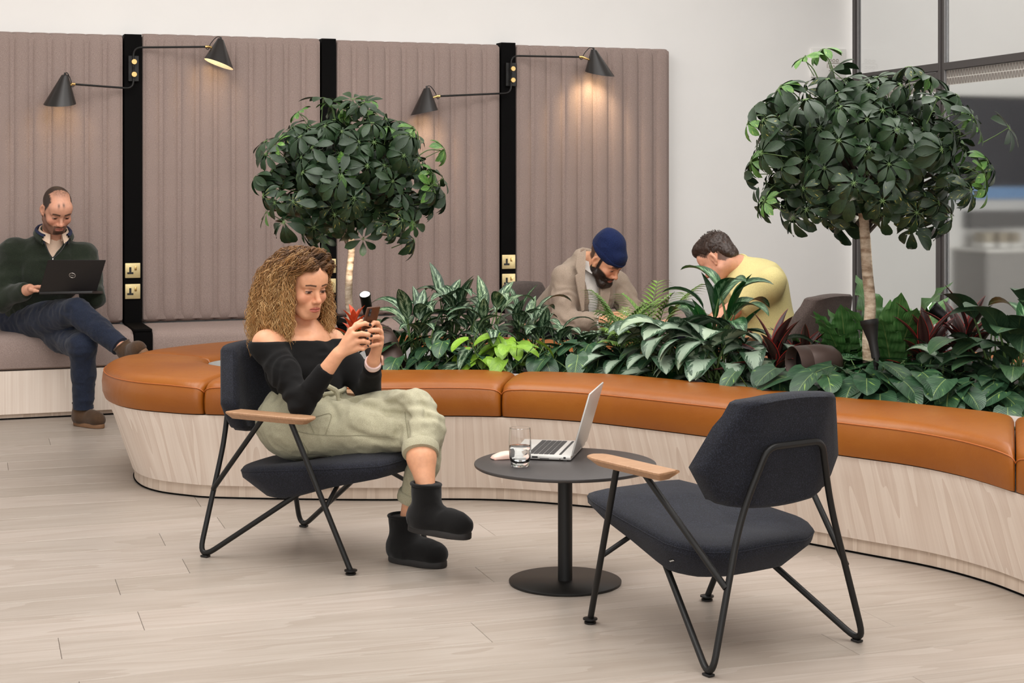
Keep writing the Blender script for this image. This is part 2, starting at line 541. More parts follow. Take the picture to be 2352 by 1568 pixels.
MB().box((0, 0, 0), ((s1c - s0c) / 2, .2, zc / 2), frame(W((s0c + s1c) / 2, .1, zc / 2 + .001), WU, -WN, (0, 0, 1)), bev=.004, seg=1).build('body', solid('grey_cabinet', S(160, 157, 154), .6), cb)
MB().box((0, 0, 0), ((s2c - s1c) / 2 - .005, .2, zc / 2 - .012), frame(W((s1c + s2c) / 2, .1, zc / 2 - .011), WU, -WN, (0, 0, 1)), bev=.004, seg=1).build('side_unit', solid('cabinet_side', S(146, 138, 134), .6), cb)
MB().box((0, 0, 0), ((s2c - s0c) / 2 + .01, .215, .012), frame(W((s0c + s2c) / 2, .1, zc + .0135), WU, -WN, (0, 0, 1)), bev=.003, seg=1).build('worktop', M_WHITEPL, cb)
for i, (a, b, c) in enumerate(((2250, 2270, S(178, 168, 150)), (2283, 2304, S(170, 158, 140)), (2312, 2332, S(158, 146, 128)))):
    bx = empty('storage_box', 'beige storage box on the cabinet behind frosted glass, %s' % ('nearest the mullion', 'in the middle of three', 'farthest from the mullion')[i], 'box', wpt((a + b) / 2, 570, .1), group='boxes on the meeting room cabinet')
    gbox(a, b, 533, 556, .1, .14, MB()).build('lid', solid('box_board', c, .7), bx)
    gbox(a - 1, b + 1, 556, 569, .1, .15, MB()).build('body', M_WHITEPL, bx)
# framed diagram board high on the white wall beside the glass
wb = empty('wall_notice', 'small white square notice with circles on the white wall behind the right tree', 'sign', wpt(1900, 145, -.09))
D0 = -.11
def nw(px, py, d): return wpt(px, py, d)
a0, a1 = ws(1862, D0), ws(1940, D0); z0, z1 = wz(1900, 178, D0), wz(1900, 112, D0)
MB().box((0, 0, 0), ((a1 - a0) / 2, .012, (z1 - z0) / 2), frame(W((a0 + a1) / 2, D0 + .012, (z0 + z1) / 2), WU, -WN, (0, 0, 1)), bev=.004).build('plate', M_WHITEPL, wb)
mk = MB()
M_MARK = solid('grey_print', S(168, 160, 150), .7)
def ring(px, py, r, mb=mk, a0=0, a1=2 * math.pi, n=20):
    c = wpt(px, py, D0 + .026)
    pts = [c + WU * (r * math.cos(a0 + (a1 - a0) * k / n)) + Vector((0, 0, r * math.sin(a0 + (a1 - a0) * k / n))) for k in range(n + 1)]
    mb.tube(pts, .0026, 5)
for x in (1907, 1915, 1923): ring(x, 139, .0095)
for x in (1907, 1915, 1923): ring(x, 154, .0095)
mk.tube(arc_path([wpt(1900, 156, D0 + .026), wpt(1900, 145, D0 + .026), wpt(1931, 145, D0 + .026), wpt(1931, 155, D0 + .026)], .012), .0026, 5)
mk.tube([wpt(1904, 162, D0 + .026), wpt(1912, 162, D0 + .026)], .0026, 5); mk.tube([wpt(1917, 162, D0 + .026), wpt(1927, 162, D0 + .026)], .0026, 5)
mk.build('print', M_MARK, wb)

# ------------------------------------------------------------------ banquette on the back wall
posts = [(284, 326, 82), (737, 772, 92), (1149, 1184, 101)]
panels = [(-330, 282, 60, 79), (327, 735, 77, 88), (773, 1147, 93, 100.5), (1185, 1536, 103, 112)]
where = ['at the far left behind the seated man', 'between the two left black posts', 'between the two right black posts, behind the left tree', 'last on the right beside the white wall']
PZ0 = .485
for i, (xa, xb, ya, yb) in enumerate(panels):
    sa, sb = ws(xa), ws(xb)
    zt = .5 * (wz(xa, ya) + wz(xb, yb)) if xa > 0 else wz(281, 79.5)
    pn = empty('wall_panel', 'tall mauve grey channelled upholstered wall panel, ' + where[i], 'wall panel', W((sa + sb) / 2, 0, PZ0), WA, 'channelled wall panels above the bench')
    n = max(3, int(round((sb - sa) / .108)))
    cw = (sb - sa) / n
    # one channel mesh: pillow profile across, rounded top and bottom
    nu, nz = 8, 10
    V = []; Fc = []
    zs = [0, .006, .02, .05, .12, (zt - PZ0) / 2, zt - PZ0 - .1, zt - PZ0 - .045, zt - PZ0 - .016, zt - PZ0 - .004, zt - PZ0]
    ed = [-.028, -.008, .004, .012, .016, .017, .016, .012, .002, -.012, -.03]
    for z, e in zip(zs, ed):
        for k in range(nu + 1):
            t = k / nu * 2 - 1
            V.append((t * cw / 2 * .999, -(e + .012 - .024 * abs(t) ** 3.2 - (.006 if abs(t) > .99 else 0)), z))
    for a in range(len(zs) - 1):
        for k in range(nu):
            b = a * (nu + 1) + k
            Fc.append((b, b + 1, b + nu + 2, b + nu + 1))
    me = bpy.data.meshes.new('channel'); me.from_pydata(V, [], Fc); me.materials.append(M_PANELF)
    me.polygons.foreach_set('use_smooth', [True] * len(me.polygons))
    for k in range(n):
        o = bpy.data.objects.new('channel', me); COL.objects.link(o); o.parent = pn
        o.location = (-(sb - sa) / 2 + cw * (k + .5), 0, 0)
    MB().box((0, .045, (zt - PZ0) / 2 + .0), ((sb - sa) / 2 - .001, .06, (zt - PZ0) / 2 - .012), wm(pn), bev=.012).build('backing_board', M_PANELF, pn)
for i, (xa, xb, yt) in enumerate(posts):
    sa, sb = ws(xa + 1), ws(xb - 1)
    nm = ('left', 'middle', 'right')[i]
    po = empty('black_post', ['black upright board beside the seated man with the laptop', 'black upright board half hidden behind the left tree', 'black upright board behind the grey chair of the man in the beanie'][i], 'post', W((sa + sb) / 2, 0, 0), WA, 'black posts between the panels')
    zt = wz(xa, yt)
    MB().box(((0), .04, (zt + PZ0) / 2), ((sb - sa) / 2, .05, (zt - PZ0) / 2 + .01), wm(po), bev=.002, seg=1).build('upright', M_POST, po)
    MB().box((0, -.235, .235 + .245), ((sb - sa) / 2, .245, .008), wm(po), bev=.003, seg=1).build('cap', M_POST, po)
    MB().box((0, -.240, .28 + .095), ((sb - sa) / 2 - .002, .236, .097), wm(po), bev=.002, seg=1).build('divider', M_POST, po)
    # two brass sockets
    ys = [(604, 638), (652, 686)] if i == 0 else ([(595, 626), (640, 672)] if i == 1 else [(586, 616), (629, 660)])
    xs = [(287, 322), (739, 771), (1152.5, 1183)][i]
    for j, (ya, yb) in enumerate(ys):
        D = .0115
        c = wpt((xs[0] + xs[1]) / 2, (ya + yb) / 2, D)
        wd = ws(xs[1], D) - ws(xs[0], D)
        so = empty('wall_socket', 'brass wall socket, %s one on the black post %s' % (('upper', 'lower')[j], ('beside the seated man', 'behind the left tree', 'near the beanie man')[i]), 'socket', c, WA, 'brass sockets on the black posts')
        mw = wm(so)
        MB().box((0, -.004, 0), (wd / 2, .005, wd / 2), mw, bev=.003, seg=2).build('plate', M_SOCKET, so)
        h = wd / 2
        sl = MB()
        sl.box((-.32 * h, -.0095, .12 * h), (.14 * h, .0012, .34 * h), mw, bev=.0008, seg=1)
        sl.box((-.32 * h, -.0095, -.34 * h), (.41 * h, .0012, .13 * h), mw, bev=.0008, seg=1)
        sl.build('pin_slots', M_DARKHOLE, so)
        MB().box((.38 * h, -.0105, .32 * h), (.15 * h, .0028, .28 * h), mw, bev=.002, seg=2).build('rocker_switch', M_BRASS, so)

# seats and timber base, one per bay
seat_b = [(-2.6, ws(284), 'at the far left, under the seated man'), (ws(327), ws(735), 'behind the woman in the blue chair'), (ws(773), ws(1147), 'behind the left tree'), (ws(1185), ws(1536) + .01, 'under the last wall panel on the right')]
for (sa, sb, wh) in seat_b:
    L2 = (sb - sa) / 2
    se = empty('bench_cushion', 'mauve grey upholstered wall bench seat cushion, ' + wh, 'cushion', W((sa + sb) / 2, 0, .28), WA, 'wall bench cushions')
    prof = [(-.02, .19), (.02, .200), (.2, .204), (.38, .203), (.44, .197), (.475, .180), (.49, .15), (.488, .06), (.480, .01), (.46, 0), (-.02, 0)]
    V = []; Fc = []
    xs_ = [(-L2, .93), (-L2 + .008, .975), (-L2 + .03, 1.0), (L2 - .03, 1.0), (L2 - .008, .975), (L2, .93)]
    m_ = len(prof)
    for x, sc_ in xs_:
        for (d, z) in prof:
            V.append((x, -(.235 + (d - .235) * (1 if d < .3 else sc_ ** .3)), .1 + (z - .1) * sc_))
    for i in range(len(xs_) - 1):
        for k in range(m_):
            k2 = (k + 1) % m_
            Fc.append((i * m_ + k, i * m_ + k2, (i + 1) * m_ + k2, (i + 1) * m_ + k))
    Fc.append(tuple(range(m_ - 1, -1, -1))); Fc.append(tuple((len(xs_) - 1) * m_ + k for k in range(m_)))
    MB().add(V, Fc, M=wm(se)).build('cushion_pad', M_PANELF, se, sharp=50)
bb = empty('wall_bench', 'limed fir plinth running along the back wall under the grey bench cushions', 'bench', W(1, .2, 0), WA)
sR = ws(1536)
for (sa, sb) in ((-2.6, -.9), (-.9, .8), (.8, 2.4), (2.4, sR)):
    MB().box((0, 0, 0), ((sb - sa) / 2 - .0015, .235, .122), frame(W((sa + sb) / 2, .235, .030 + .122), WU, -WN, (0, 0, 1)), bev=.002, seg=1).build('front_panel', M_FIR, bb)
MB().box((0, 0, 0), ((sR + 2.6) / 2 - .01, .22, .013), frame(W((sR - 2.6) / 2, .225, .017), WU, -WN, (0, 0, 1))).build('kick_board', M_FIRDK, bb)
MB().box((0, 0, 0), ((sR + 2.6) / 2 - .012, .223, .004), frame(W((sR - 2.6) / 2, .224, .0035), WU, -WN, (0, 0, 1))).build('gap_shade_strip', M_POST, bb)  # black strip stands in for the shade in the floor gap

# ------------------------------------------------------------------ double-arm wall lamps
M_SHADE = solid('black_satin_shade', S(34, 31, 30), .36, var=.05, coat=.15)
M_SHADEIN = solid('cream_shade_lining', S(246, 236, 212), .6)
def bulbmat(st):
    m, nt, N, L, bs = _new('warm_bulb')
    bs.inputs['Emission Color'].default_value = (1, .82, .58, 1)
    bs.inputs['Emission Strength'].default_value = st
    return m
M_BULB = bulbmat(9.0)
def lampset(ip, plate, knobs, arms, label, energy):
    lm = empty('reading_lamp', label, 'wall lamp', wpt((plate[0] + plate[2]) / 2, (plate[1] + plate[3]) / 2, .0), WA, 'double-arm wall lamps')
    D = .0
    a0, a1 = ws(plate[0], .012), ws(plate[2], .012)
    z1, z0 = wz(plate[0], plate[1], .012), wz(plate[0], plate[3], .012)
    MB().box((0, 0, 0), ((a1 - a0) / 2, .012, (z1 - z0) / 2), frame(W((a0 + a1) / 2, .0225, (z0 + z1) / 2), WU, -WN, (0, 0, 1)), bev=.002, seg=1).build('back_plate', M_BLACK, lm)
    for j in range(2):
        k0 = wpt(knobs[j][0], knobs[j][1], .035)
        kd = k0 + WN * .03
        MB().lathe([(.0, -.03), (.009, -.03), (.009, .0), (.0165, .001), (.0165, .012), (.015, .014), (0, .014)], 16, axis_frame(kd, WN)).build('thumb_screw', M_BRASS, lm)
        A = arms[j]
        pts = [wpt(A['kx'], knobs[j][1] + (18 if j == 0 else -18), .05), wpt(A['kx'], A['cy'], .05), wpt(A['ex'], A['ey'], A['d'])]
        MB().tube(arc_path(pts, [.05], 8), .0062, 10).build('arm', M_BLACK, lm)
        e = Vector(pts[-1]); dr = (e - Vector(pts[1])).normalized()
        ap, bl, br = wpt(*A['ap'], A['d']), wpt(*A['bl'], A['d']), wpt(*A['br'], A['d'])
        bc = (bl + br) / 2; R = (br - bl).length / 2
        xb = (br - bl).normalized()
        nb = (Vector((0, 0, 1)) - xb * xb.z); nb = (nb.normalized() + WN * A['tau']).normalized()
        yb = nb.cross(xb)
        ax = ap - bc; h = ax.length; axn = ax.normalized()
        def cone(rows, n=44):
            m = MB(); V = []; Fc = []
            for (r_, t_) in rows:
                c = bc + ax * t_
                for k in range(n):
                    a = 2 * math.pi * k / n
                    V.append(c + xb * (r_ * math.cos(a)) + yb * (r_ * math.sin(a)))
            for q in range(len(rows) - 1):
                for k in range(n):
                    k2 = (k + 1) % n
                    Fc.append((q * n + k, q * n + k2, (q + 1) * n + k2, (q + 1) * n + k))
            return m.add(V, Fc)
        sd = cone([(R, 0), (.021, .97), (.0185, 1.0), (.0001, 1.0)]).build('shade', M_SHADE, lm)
        cone([(R - .0018, .001), (.018, .94), (.0001, .94)]).build('lining', M_SHADEIN, sd)
        Mx = axis_frame(bc, ax)
        MB().lathe([(0, h * .22), (.016, h * .26), (.024, h * .38), (.018, h * .55), (.013, h * .75), (0, h * .76)], 16, Mx).build('bulb', M_BULB, sd)
        MB().lathe([(.0, h), (.007, h), (.007, h + .012), (0, h + .014)], 10, Mx).build('finial', M_SHADE, sd)
        sidev = (e - (bc + ax * .6)); sidev = (sidev - axn * sidev.dot(axn)).normalized()
        jt = bc + ax * .62 + sidev * (R * .40)
        MB().tube([e - dr * .016, e + dr * .004, e + (jt - e) * .6, jt], [.0085, .0085, .0062, .0062], 10).build('swivel_joint', M_BRASS, lm)
        t0 = ap + axn * .012
        MB().tube(catmull([t0, t0 + (e - t0) * .35 + Vector((0, 0, .02)), e + (t0 - e) * .2 + Vector((0, 0, .008)), e + Vector((0, 0, -.016)), e - dr * .02], 5), .0028, 6).build('cable', M_DARKHOLE, lm)
        l = bpy.data.lights.new('lamp_light', 'SPOT')
        l.energy = energy[j]; l.color = (1, .74, .46); l.spot_size = math.radians(110); l.spot_blend = .8; l.shadow_soft_size = .03
        lo = bpy.data.objects.new('lamp_light', l); COL.objects.link(lo)
        lo.location = bc + ax * .19
        lo.rotation_euler = (-nb).to_track_quat('-Z', 'Y').to_euler()
    return lm
lampset(0, (294, 128, 318, 187), ((306.5, 142.7), (306.5, 171.5)), (
    dict(kx=306.5, cy=109, ex=478, ey=107.5, d=.14, ap=(507, 90), bl=(469, 134), br=(536, 161), tau=-.02),
    dict(kx=306.5, cy=203.5, ex=166, ey=193, d=.16, ap=(149, 172), bl=(99.5, 240), br=(175, 237), tau=.22)),
    'black twin-arm wall lamp on the post beside the seated man', (.5, .25))
lampset(2, (1160, 144, 1183, 198), ((1174, 158.5), (1174, 184.5)), (
    dict(kx=1174, cy=128, ex=1336, ey=131, d=.16, ap=(1364, 114), bl=(1346, 165), br=(1409, 173), tau=.22),
    dict(kx=1174, cy=213.5, ex=1005, ey=221, d=.14, ap=(980, 202), bl=(944, 265), br=(1005, 253), tau=-.02)),
    'black twin-arm wall lamp on the post at the right, above the grey chair', (6.5, 2.4))
# ------------------------------------------------------------------ curved planter bench
OUT_F = [(3.0, 4.35), (2.2, 4.55), (1.74, 4.85), (1.604, 5.114), (1.5395, 5.316), (1.479, 5.47), (1.3636, 5.65), (1.167, 5.843), (.771, 6.23), (.3916, 6.555), (.2206, 6.665), (-.047, 6.767), (-.30, 6.79), (-.534, 6.775), (-.9, 6.79), (-1.295, 6.83), (-1.46, 6.89), (-1.62, 6.99), (-1.75, 7.15), (-1.845, 7.38), (-1.88, 7.62), (-1.84, 7.92), (-1.72, 8.17), (-1.516, 8.41), (-1.2, 8.66), (-.7, 8.76), (0, 8.66), (.5, 8.48), (1.2, 8.16), (1.9, 8.0), (2.6, 7.9), (3.3, 7.8)]
IN_F = [(3.0, 5.2), (2.45, 5.35), (2.05, 5.62), (1.853, 5.909), (1.73, 6.03), (1.6, 6.14), (1.42, 6.28), (1.235, 6.396), (.934, 6.685), (.602, 6.97), (.459, 7.06), (.027, 7.20), (-.223, 7.22), (-.57, 7.217), (-.95, 7.235), (-1.2, 7.30), (-1.3, 7.39), (-1.36, 7.46), (-1.40, 7.53), (-1.415, 7.58), (-1.42, 7.62), (-1.41, 7.67), (-1.38, 7.74), (-1.3, 7.88), (-1.1, 8.18), (-.65, 8.32), (0, 8.24), (.4, 8.05), (1.1, 7.76), (1.85, 7.6), (2.5, 7.5), (3.2, 7.4)]
NF = 6
oc = np.array(catmull([(x, y, 0) for x, y in OUT_F], NF))[:, :2]
ic = np.array(catmull([(x, y, 0) for x, y in IN_F], NF))[:, :2]
on = np.zeros_like(oc)                       # outward normals of the outer line
tg = np.gradient(oc, axis=0); tg /= np.linalg.norm(tg, axis=1)[:, None]
on[:, 0], on[:, 1] = -tg[:, 1], tg[:, 0]
if np.dot(on[len(on) // 3], [0, -1]) < 0: on = -on
ZB, ZS, ZT = .372, .492, .522
pb = empty('planter_bench', 'curved whitewashed fir planter bench full of green plants', 'planter', (0, 7.6, 0))
def loft(rows, close=False):
    m = MB(); n = len(rows[0]); V = []; Fc = []
    uv = []
    for r in rows:
        V.extend(r); L_ = 0.0
        for k, p in enumerate(rows[0]):
            if k: L_ += math.hypot(p[0] - rows[0][k - 1][0], p[1] - rows[0][k - 1][1])
            uv.append((L_, r[k][2]))
    for i in range(len(rows) - 1):
        for k in range(n - 1):
            Fc.append((i * n + k, i * n + k + 1, (i + 1) * n + k + 1, (i + 1) * n + k))
    m.add(V, Fc, uv=uv)
    return m
def offs(d, z): return [(p[0] + q[0] * d, p[1] + q[1] * d, z) for p, q in zip(oc, on)]
loft([offs(-.016, ZB - .002), offs(-.017, ZB - .012), offs(-.045, .29), offs(-.085, .17), offs(-.118, .075), offs(-.124, .055), offs(-.16, .053)]).build('fascia', M_FIRC, pb, uv=True)
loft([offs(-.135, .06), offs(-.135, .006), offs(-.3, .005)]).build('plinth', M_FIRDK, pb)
loft([offs(-.13, .0055), offs(-.131, .0015), offs(-.3, .001)]).build('gap_shade_strip', M_POST, pb)  # shade line under the plinth put in as a black strip
ig = np.gradient(ic, axis=0); ig /= np.linalg.norm(ig, axis=1)[:, None]
inn = np.stack([ig[:, 1], -ig[:, 0]], 1)
if np.dot(inn[len(inn) // 3], [0, 1]) < 0: inn = -inn
ii = [(p[0] + q[0] * .006, p[1] + q[1] * .006) for p, q in zip(ic, inn)]
loft([[(x, y, ZS + .008) for x, y in ii], [(x, y, .36) for x, y in ii]]).build('liner', M_WHITEPL, pb, label='white planter liner')
loft([[(p[0], p[1], ZB - .003) for p in oc - on * .02], [(x, y, ZB - .003) for x, y in ii]]).build('seat_deck', M_FIRDK, pb)
M_SOIL = solid('dark_compost', S(40, 32, 26), .95, var=.4, vscale=60, bmp=.8, bscale=60)
so_ = MB(); nI = len(ii)
half = nI // 2
Vs = [(x, y, .44) for x, y in ii]
so_.add(Vs, [(k, k + 1, nI - 2 - k, nI - 1 - k) for k in range(half - 1)])
sl = so_.build('soil', M_SOIL, pb, smooth=False); sl['kind'] = 'stuff'

def cushion(i0, i1, label):
    n = i1 - i0
    prof = [(.03, ZB), (.004, ZB + .004), (-.006, ZB + .03), (-.009, ZB + .07), (-.004, ZS - .012), (.002, ZS), (.010, ZS + .012), (.03, ZT - .006), (.07, ZT), (.22, ZT + .006), (.38, ZT + .002), (.425, ZT - .008), (.445, ZT - .035), (.447, ZB + .05), (.44, ZB + .005)]
    rows = []; pip = []
    idx = [i0 + e for e in (0, .04, .12, .3, .6)] + list(range(i0 + 1, i1)) + [i1 - e for e in (.6, .3, .12, .04, 0)]
    idx = sorted(set(round(x, 3) for x in idx))
    ns = len(idx)
    for q in idx:
        a = int(min(math.floor(q), len(oc) - 2)); fr = q - a
        P = oc[a] * (1 - fr) + oc[a + 1] * fr; N_ = on[a] * (1 - fr) + on[a + 1] * fr
        I = ic[a] * (1 - fr) + ic[a + 1] * fr
        dv = I - P; L_ = np.linalg.norm(dv); dv /= L_
        dl = min(np.linalg.norm(oc[min(a + 1, len(oc) - 1)] - oc[a]) * x for x in (q - i0, i1 - q)) if True else 0
        sh = .020 * math.exp(-dl / .012) if dl < .2 else 0
        sh2 = .010 * math.exp(-dl / .05)
        tng = (oc[a + 1] - oc[a]); tng /= np.linalg.norm(tng)
        gap = .0035 * (1 if q - i0 < i1 - q else -1) * math.exp(-dl / .01)
        r = []
        for s_, z in prof:
            k = s_ / .447
            s2 = s_ if s_ < .1 else .1 + (s_ - .1) / (.347) * (L_ - .1 - .002)
            f = (s2 + (sh if s_ < .2 else -sh * .3))
            zz = z - (sh + sh2) * (1 if z > ZS - .02 else (z - ZB) / (ZS - ZB)) * (.9)
            r.append((P[0] + dv[0] * f + tng[0] * gap, P[1] + dv[1] * f + tng[1] * gap, zz))
        rows.append(r)
        pip.append((P[0] + dv[0] * (.000 + sh), P[1] + dv[1] * (.000 + sh), ZS - (sh + sh2) * .9))
    m = len(prof)
    V = [p for r in rows for p in r]
    Fc = []
    for i in range(ns - 1):
        for k in range(m):
            k2 = (k + 1) % m
            Fc.append((i * m + k, (i + 1) * m + k, (i + 1) * m + k2, i * m + k2))
    Fc.append(tuple(range(m))); Fc.append(tuple((ns - 1) * m + k for k in range(m - 1, -1, -1)))
    c = rows[ns // 2][8]
    t = empty('leather_cushion', label, 'cushion', (c[0], c[1], ZB), group='tan leather cushions on the planter bench')
    MB().add(V, Fc).build('pad', M_LEATHER, t, sharp=45)
    MB().tube(pip, .0022, 6).build('piping', M_STITCH, t)
def near_i(px, z=ZS):
    best = None
    for i, p in enumerate(oc):
        x = CX + F_PX * p[0] / p[1]
        if p[1] > 7.5: continue
        if best is None or abs(x - px) < best[0]: best = (abs(x - px), i)
    return best[1]
iA = near_i(2338); iB = near_i(1150); iC = near_i(463)
iD = int(np.argmin(np.linalg.norm(ic - np.array([-1.41, 7.67]), axis=1)))
iE = int(np.argmin(np.linalg.norm(oc - np.array([.25, 8.6]), axis=1)))
cushion(0, iA, 'tan leather bench cushion at the right edge of the photo, past the last seam')
cushion(iA, iB, 'long tan leather bench cushion right of the middle seam, behind the silver laptop')
cushion(iB, iC, 'tan leather bench cushion left of the middle seam, behind the seated woman')
cushion(iC, iD, 'tan leather cushion rounding the left end of the planter bench')
cushion(iD, iE, 'tan leather cushion on the far left side of the planter, below the wall bench')
cushion(iE, len(oc) - 1, 'tan leather cushion on the far right side of the planter, beside the grey chair')

# ------------------------------------------------------------------ lounge chairs
def lounge_chair(label, loc, fdir, fab, armrest=True):
    """local axes: x = sitter's right, y = forward, z up"""
    ang = math.atan2(fdir[1], fdir[0]) - math.pi / 2
    t = empty('lounge_chair', label, 'chair', loc, ang)
    M = wm(t)
    # --- backrest: six-sided cushion whose side wings fold forward
    def bpt(x, z, dep):            # dep 0 = back face, 1 = front face
        hw = np.interp(z, [.430, .555, .755], [.185, .268, .18])
        y = -.282 - .19 * (z - .43)
        if abs(x) > .13:
            y += (abs(x) - .13) * .42
        return y + dep * .075
    zs = [.430, .437, .46, .50, .535, .555, .575, .62, .67, .715, .745, .752, .757]
    nx = 14
    def grid(dep, ins):
        V = []
        for iz, z in enumerate(zs):
            hw = np.interp(z, [.430, .555, .757], [.192, .268, .178]) - ins
            hw -= .012 * (iz in (0, len(zs) - 1))
            for k in range(nx + 1):
                x = -hw + 2 * hw * k / nx
                zz = z + (ins if z < .5 else -ins) * (1 if iz in (0, 1, len(zs) - 1, len(zs) - 2) else .5)
                # top edge dips slightly to the sides, bottom bows down in the middle
                if z > .7: zz -= .012 * (abs(x) / .18) ** 2
                if z < .46: zz += .016 * (abs(x) / .18) ** 2
                puff = .010 * (1 - (k / nx * 2 - 1) ** 2) if dep == 1 else 0
                V.append((x, bpt(x, z, dep) + puff, zz))
        return V
    A, B, Bm, C_ = grid(0, .010), grid(.16, .0), grid(.84, .0), grid(1, .012)
    m = MB(); nr = len(zs); V = A + B + Bm + C_; Fc = []
    per = [i for i in range(nx + 1)] + [r * (nx + 1) + nx for r in range(1, nr)] + [(nr - 1) * (nx + 1) + k for k in range(nx - 1, -1, -1)] + [r * (nx + 1) for r in range(nr - 2, 0, -1)]
    n1 = nr * (nx + 1)
    for layer, flip in ((0, 0), (3, 1)):
        for r in range(nr - 1):
            for k in range(nx):
                b = layer * n1 + r * (nx + 1) + k
                q = (b, b + 1, b + nx + 2, b + nx + 1)
                Fc.append(q if not flip else q[::-1])
    for l in range(3):
        for i in range(len(per)):
            a, b = per[i], per[(i + 1) % len(per)]
            Fc.append((l * n1 + a, (l + 1) * n1 + a, (l + 1) * n1 + b, l * n1 + b))
    bk = m.add(V, Fc, M=M).build('backrest', fab, t, sharp=60)
    # --- seat: six-sided top sloping back, undercut sides meeting a smaller base
    def yy(u): return u
    topo = [(-.185, .395, .386), (0, .40, .388), (.185, .395, .386), (.232, .20, .366), (.272, -.09, .338), (.23, -.18, .326), (.14, -.235, .322), (0, -.24, .326), (-.14, -.235, .322), (-.23, -.18, .326), (-.272, -.09, .338), (-.232, .20, .366)]
    def lvl(sc, dy, dz, ysc=1.0):
        return [(x * sc, (y - .08) * ysc + .08 + dy, z + dz) for x, y, z in topo]
    und = [(-.165, .368, .322), (0, .373, .324), (.165, .368, .322), (.19, .17, .275), (.205, -.02, .225), (.17, -.11, .218), (.11, -.165, .222), (0, -.17, .222), (-.11, -.165, .222), (-.17, -.11, .218), (-.205, -.02, .225), (-.19, .17, .275)]
    mix = lambda a, b, q: [tuple(np.array(p) * (1 - q) + np.array(w) * q) for p, w in zip(a, b)]
    l0 = lvl(.30, 0, .004, .30); l1 = lvl(.70, 0, .006, .70); l2 = lvl(.93, 0, .002, .93); l3 = lvl(.985, 0, -.006, .985); l4 = lvl(1, 0, -.016); l5 = mix(lvl(.998, 0, -.034), und, .06)
    l6 = mix(lvl(.998, 0, -.034), und, .90); l7 = und; l8 = [(x * .86, (y - .08) * .86 + .08, z - .006) for x, y, z in und]; l9 = [(x * .3, (y - .08) * .3 + .08, .27 if False else z * .4 + .6 * .262) for x, y, z in und]
    def cres(L):      # subdivide the hexagon edge loops
        out = []
        n = len(L)
        for i in range(n):
            a, b, c, d = (np.array(L[(i + k) % n]) for k in (-1, 0, 1, 2))
            for k in range(3):
                tt = k / 3
                lin = b * (1 - tt) + c * tt
                cm = .5 * ((2 * b) + (c - a) * tt + (2 * a - 5 * b + 4 * c - d) * tt ** 2 + (3 * b - a - 3 * c + d) * tt ** 3)
                out.append(tuple(lin * .5 + cm * .5))
        return out
    Ls = [cres(l) for l in (l0, l1, l2, l3, l4, l5, l6, l7, l8, l9)]
    n = len(Ls[0]); V = [p for l in Ls for p in l]; Fc = [tuple(range(n))]
    for i in range(len(Ls) - 1):
        for k in range(n):
            k2 = (k + 1) % n
            Fc.append((i * n + k, (i + 1) * n + k, (i + 1) * n + k2, i * n + k2))
    Fc.append(tuple((len(Ls) - 1) * n + k for k in range(n - 1, -1, -1)))
    st = MB().add(V, Fc, M=M).build('seat', fab, t, sharp=75)
    seam = [tuple(np.array(p) + np.array([0, 0, .001])) for p in Ls[4]]
    MB().tube(seam, .0018, 5, M=M, closed=True).build('seam', fab, st)
    # --- tube frame
    r = .0098
    b0 = -.297
    loop = [(-.300, -.300, .018), (-.172, -.302, .43), (-.108, -.318, .612), (.108, -.318, .612), (.172, -.302, .43), (.300, -.300, .018)]
    # rear frame: hoop across the back, both legs bending at the floor and running forward under the seat
    def leg(sx):
        return [(sx * .176, .03, .222), (sx * .24, -.135, .12), (sx * .300, -.305, .012), (sx * .2475, -.305, .19)]
    rear = []
    P = [(-.160, .075, .268), (-.302, -.318, .004), (-.176, -.298, .42), (-.106, -.335, .616), (.106, -.335, .616), (.176, -.298, .42), (.302, -.318, .004), (.160, .075, .268)]
    rads_ = [.075, .09, .035, .035, .09, .075]
    for _ in range(4):
        AP = arc_path(P, rads_, 8)
        zm = min(p[2] for p in AP)
        P[1] = (P[1][0], P[1][1], P[1][2] + .0145 - zm); P[6] = (P[6][0], P[6][1], P[6][2] + .0145 - zm)
    MB().tube(AP, r, 12, M=M).build('rear_frame', M_BLACK, t)
    lows = [min((p for p in AP if p[0] * sg > 0), key=lambda p: p[2]) for sg in (-1, 1)]
    for sx in (-1, 1):
        MB().tube([(sx * .238, .31, .010), (sx * .30, .10, .515)], r, 12, M=M).build('front_leg', M_BLACK, t)
        MB().tube([(sx * .30, -.03, .515), (sx * .2355, -.305, .235)], r * .96, 12, M=M).build('arm_strut', M_BLACK, t)
        MB().tube([(sx * .264, .222, .225), (sx * .13, .19, .300)], r * .8, 10, M=M).build('cross_bar', M_BLACK, t)
        MB().lathe([(0, 0), (.018, 0), (.0185, .005), (.010, .008), (.011, .011), (.0225, .0115), (.0225, .0155), (.011, .018), (0, .02)], 20, M @ Matrix.Translation((sx * .238, .31, 0))).build('foot_glide', M_BLACK, t)
        lw = lows[0 if sx < 0 else 1]
        MB().box((lw[0], lw[1], .0035), (.011, .015, .0035), M, bev=.0015).build('foot_pad', M_DARKHOLE, t)
        # armrest plank, tapering to both ends with an undercut edge
        cx = sx * .312
        top = [(-.036, -.142), (.030, -.154), (.040, -.135), (.040, .145), (.026, .195), (-.006, .208), (-.032, .19), (-.040, .15), (-.040, -.14)]
        bot = [(-.020, -.130), (.016, -.138), (.022, -.12), (.022, .12), (.012, .165), (-.004, .175), (-.018, .16), (-.022, .12), (-.022, -.11)]
        if sx < 0: top = [(-a, b) for a, b in top][::-1]; bot = [(-a, b) for a, b in bot][::-1]
        rnd_ = lambda L: [(p[0], p[1]) for p in cres([(a, b, 0) for a, b in L])]
        top = rnd_(top); bot = rnd_(bot)
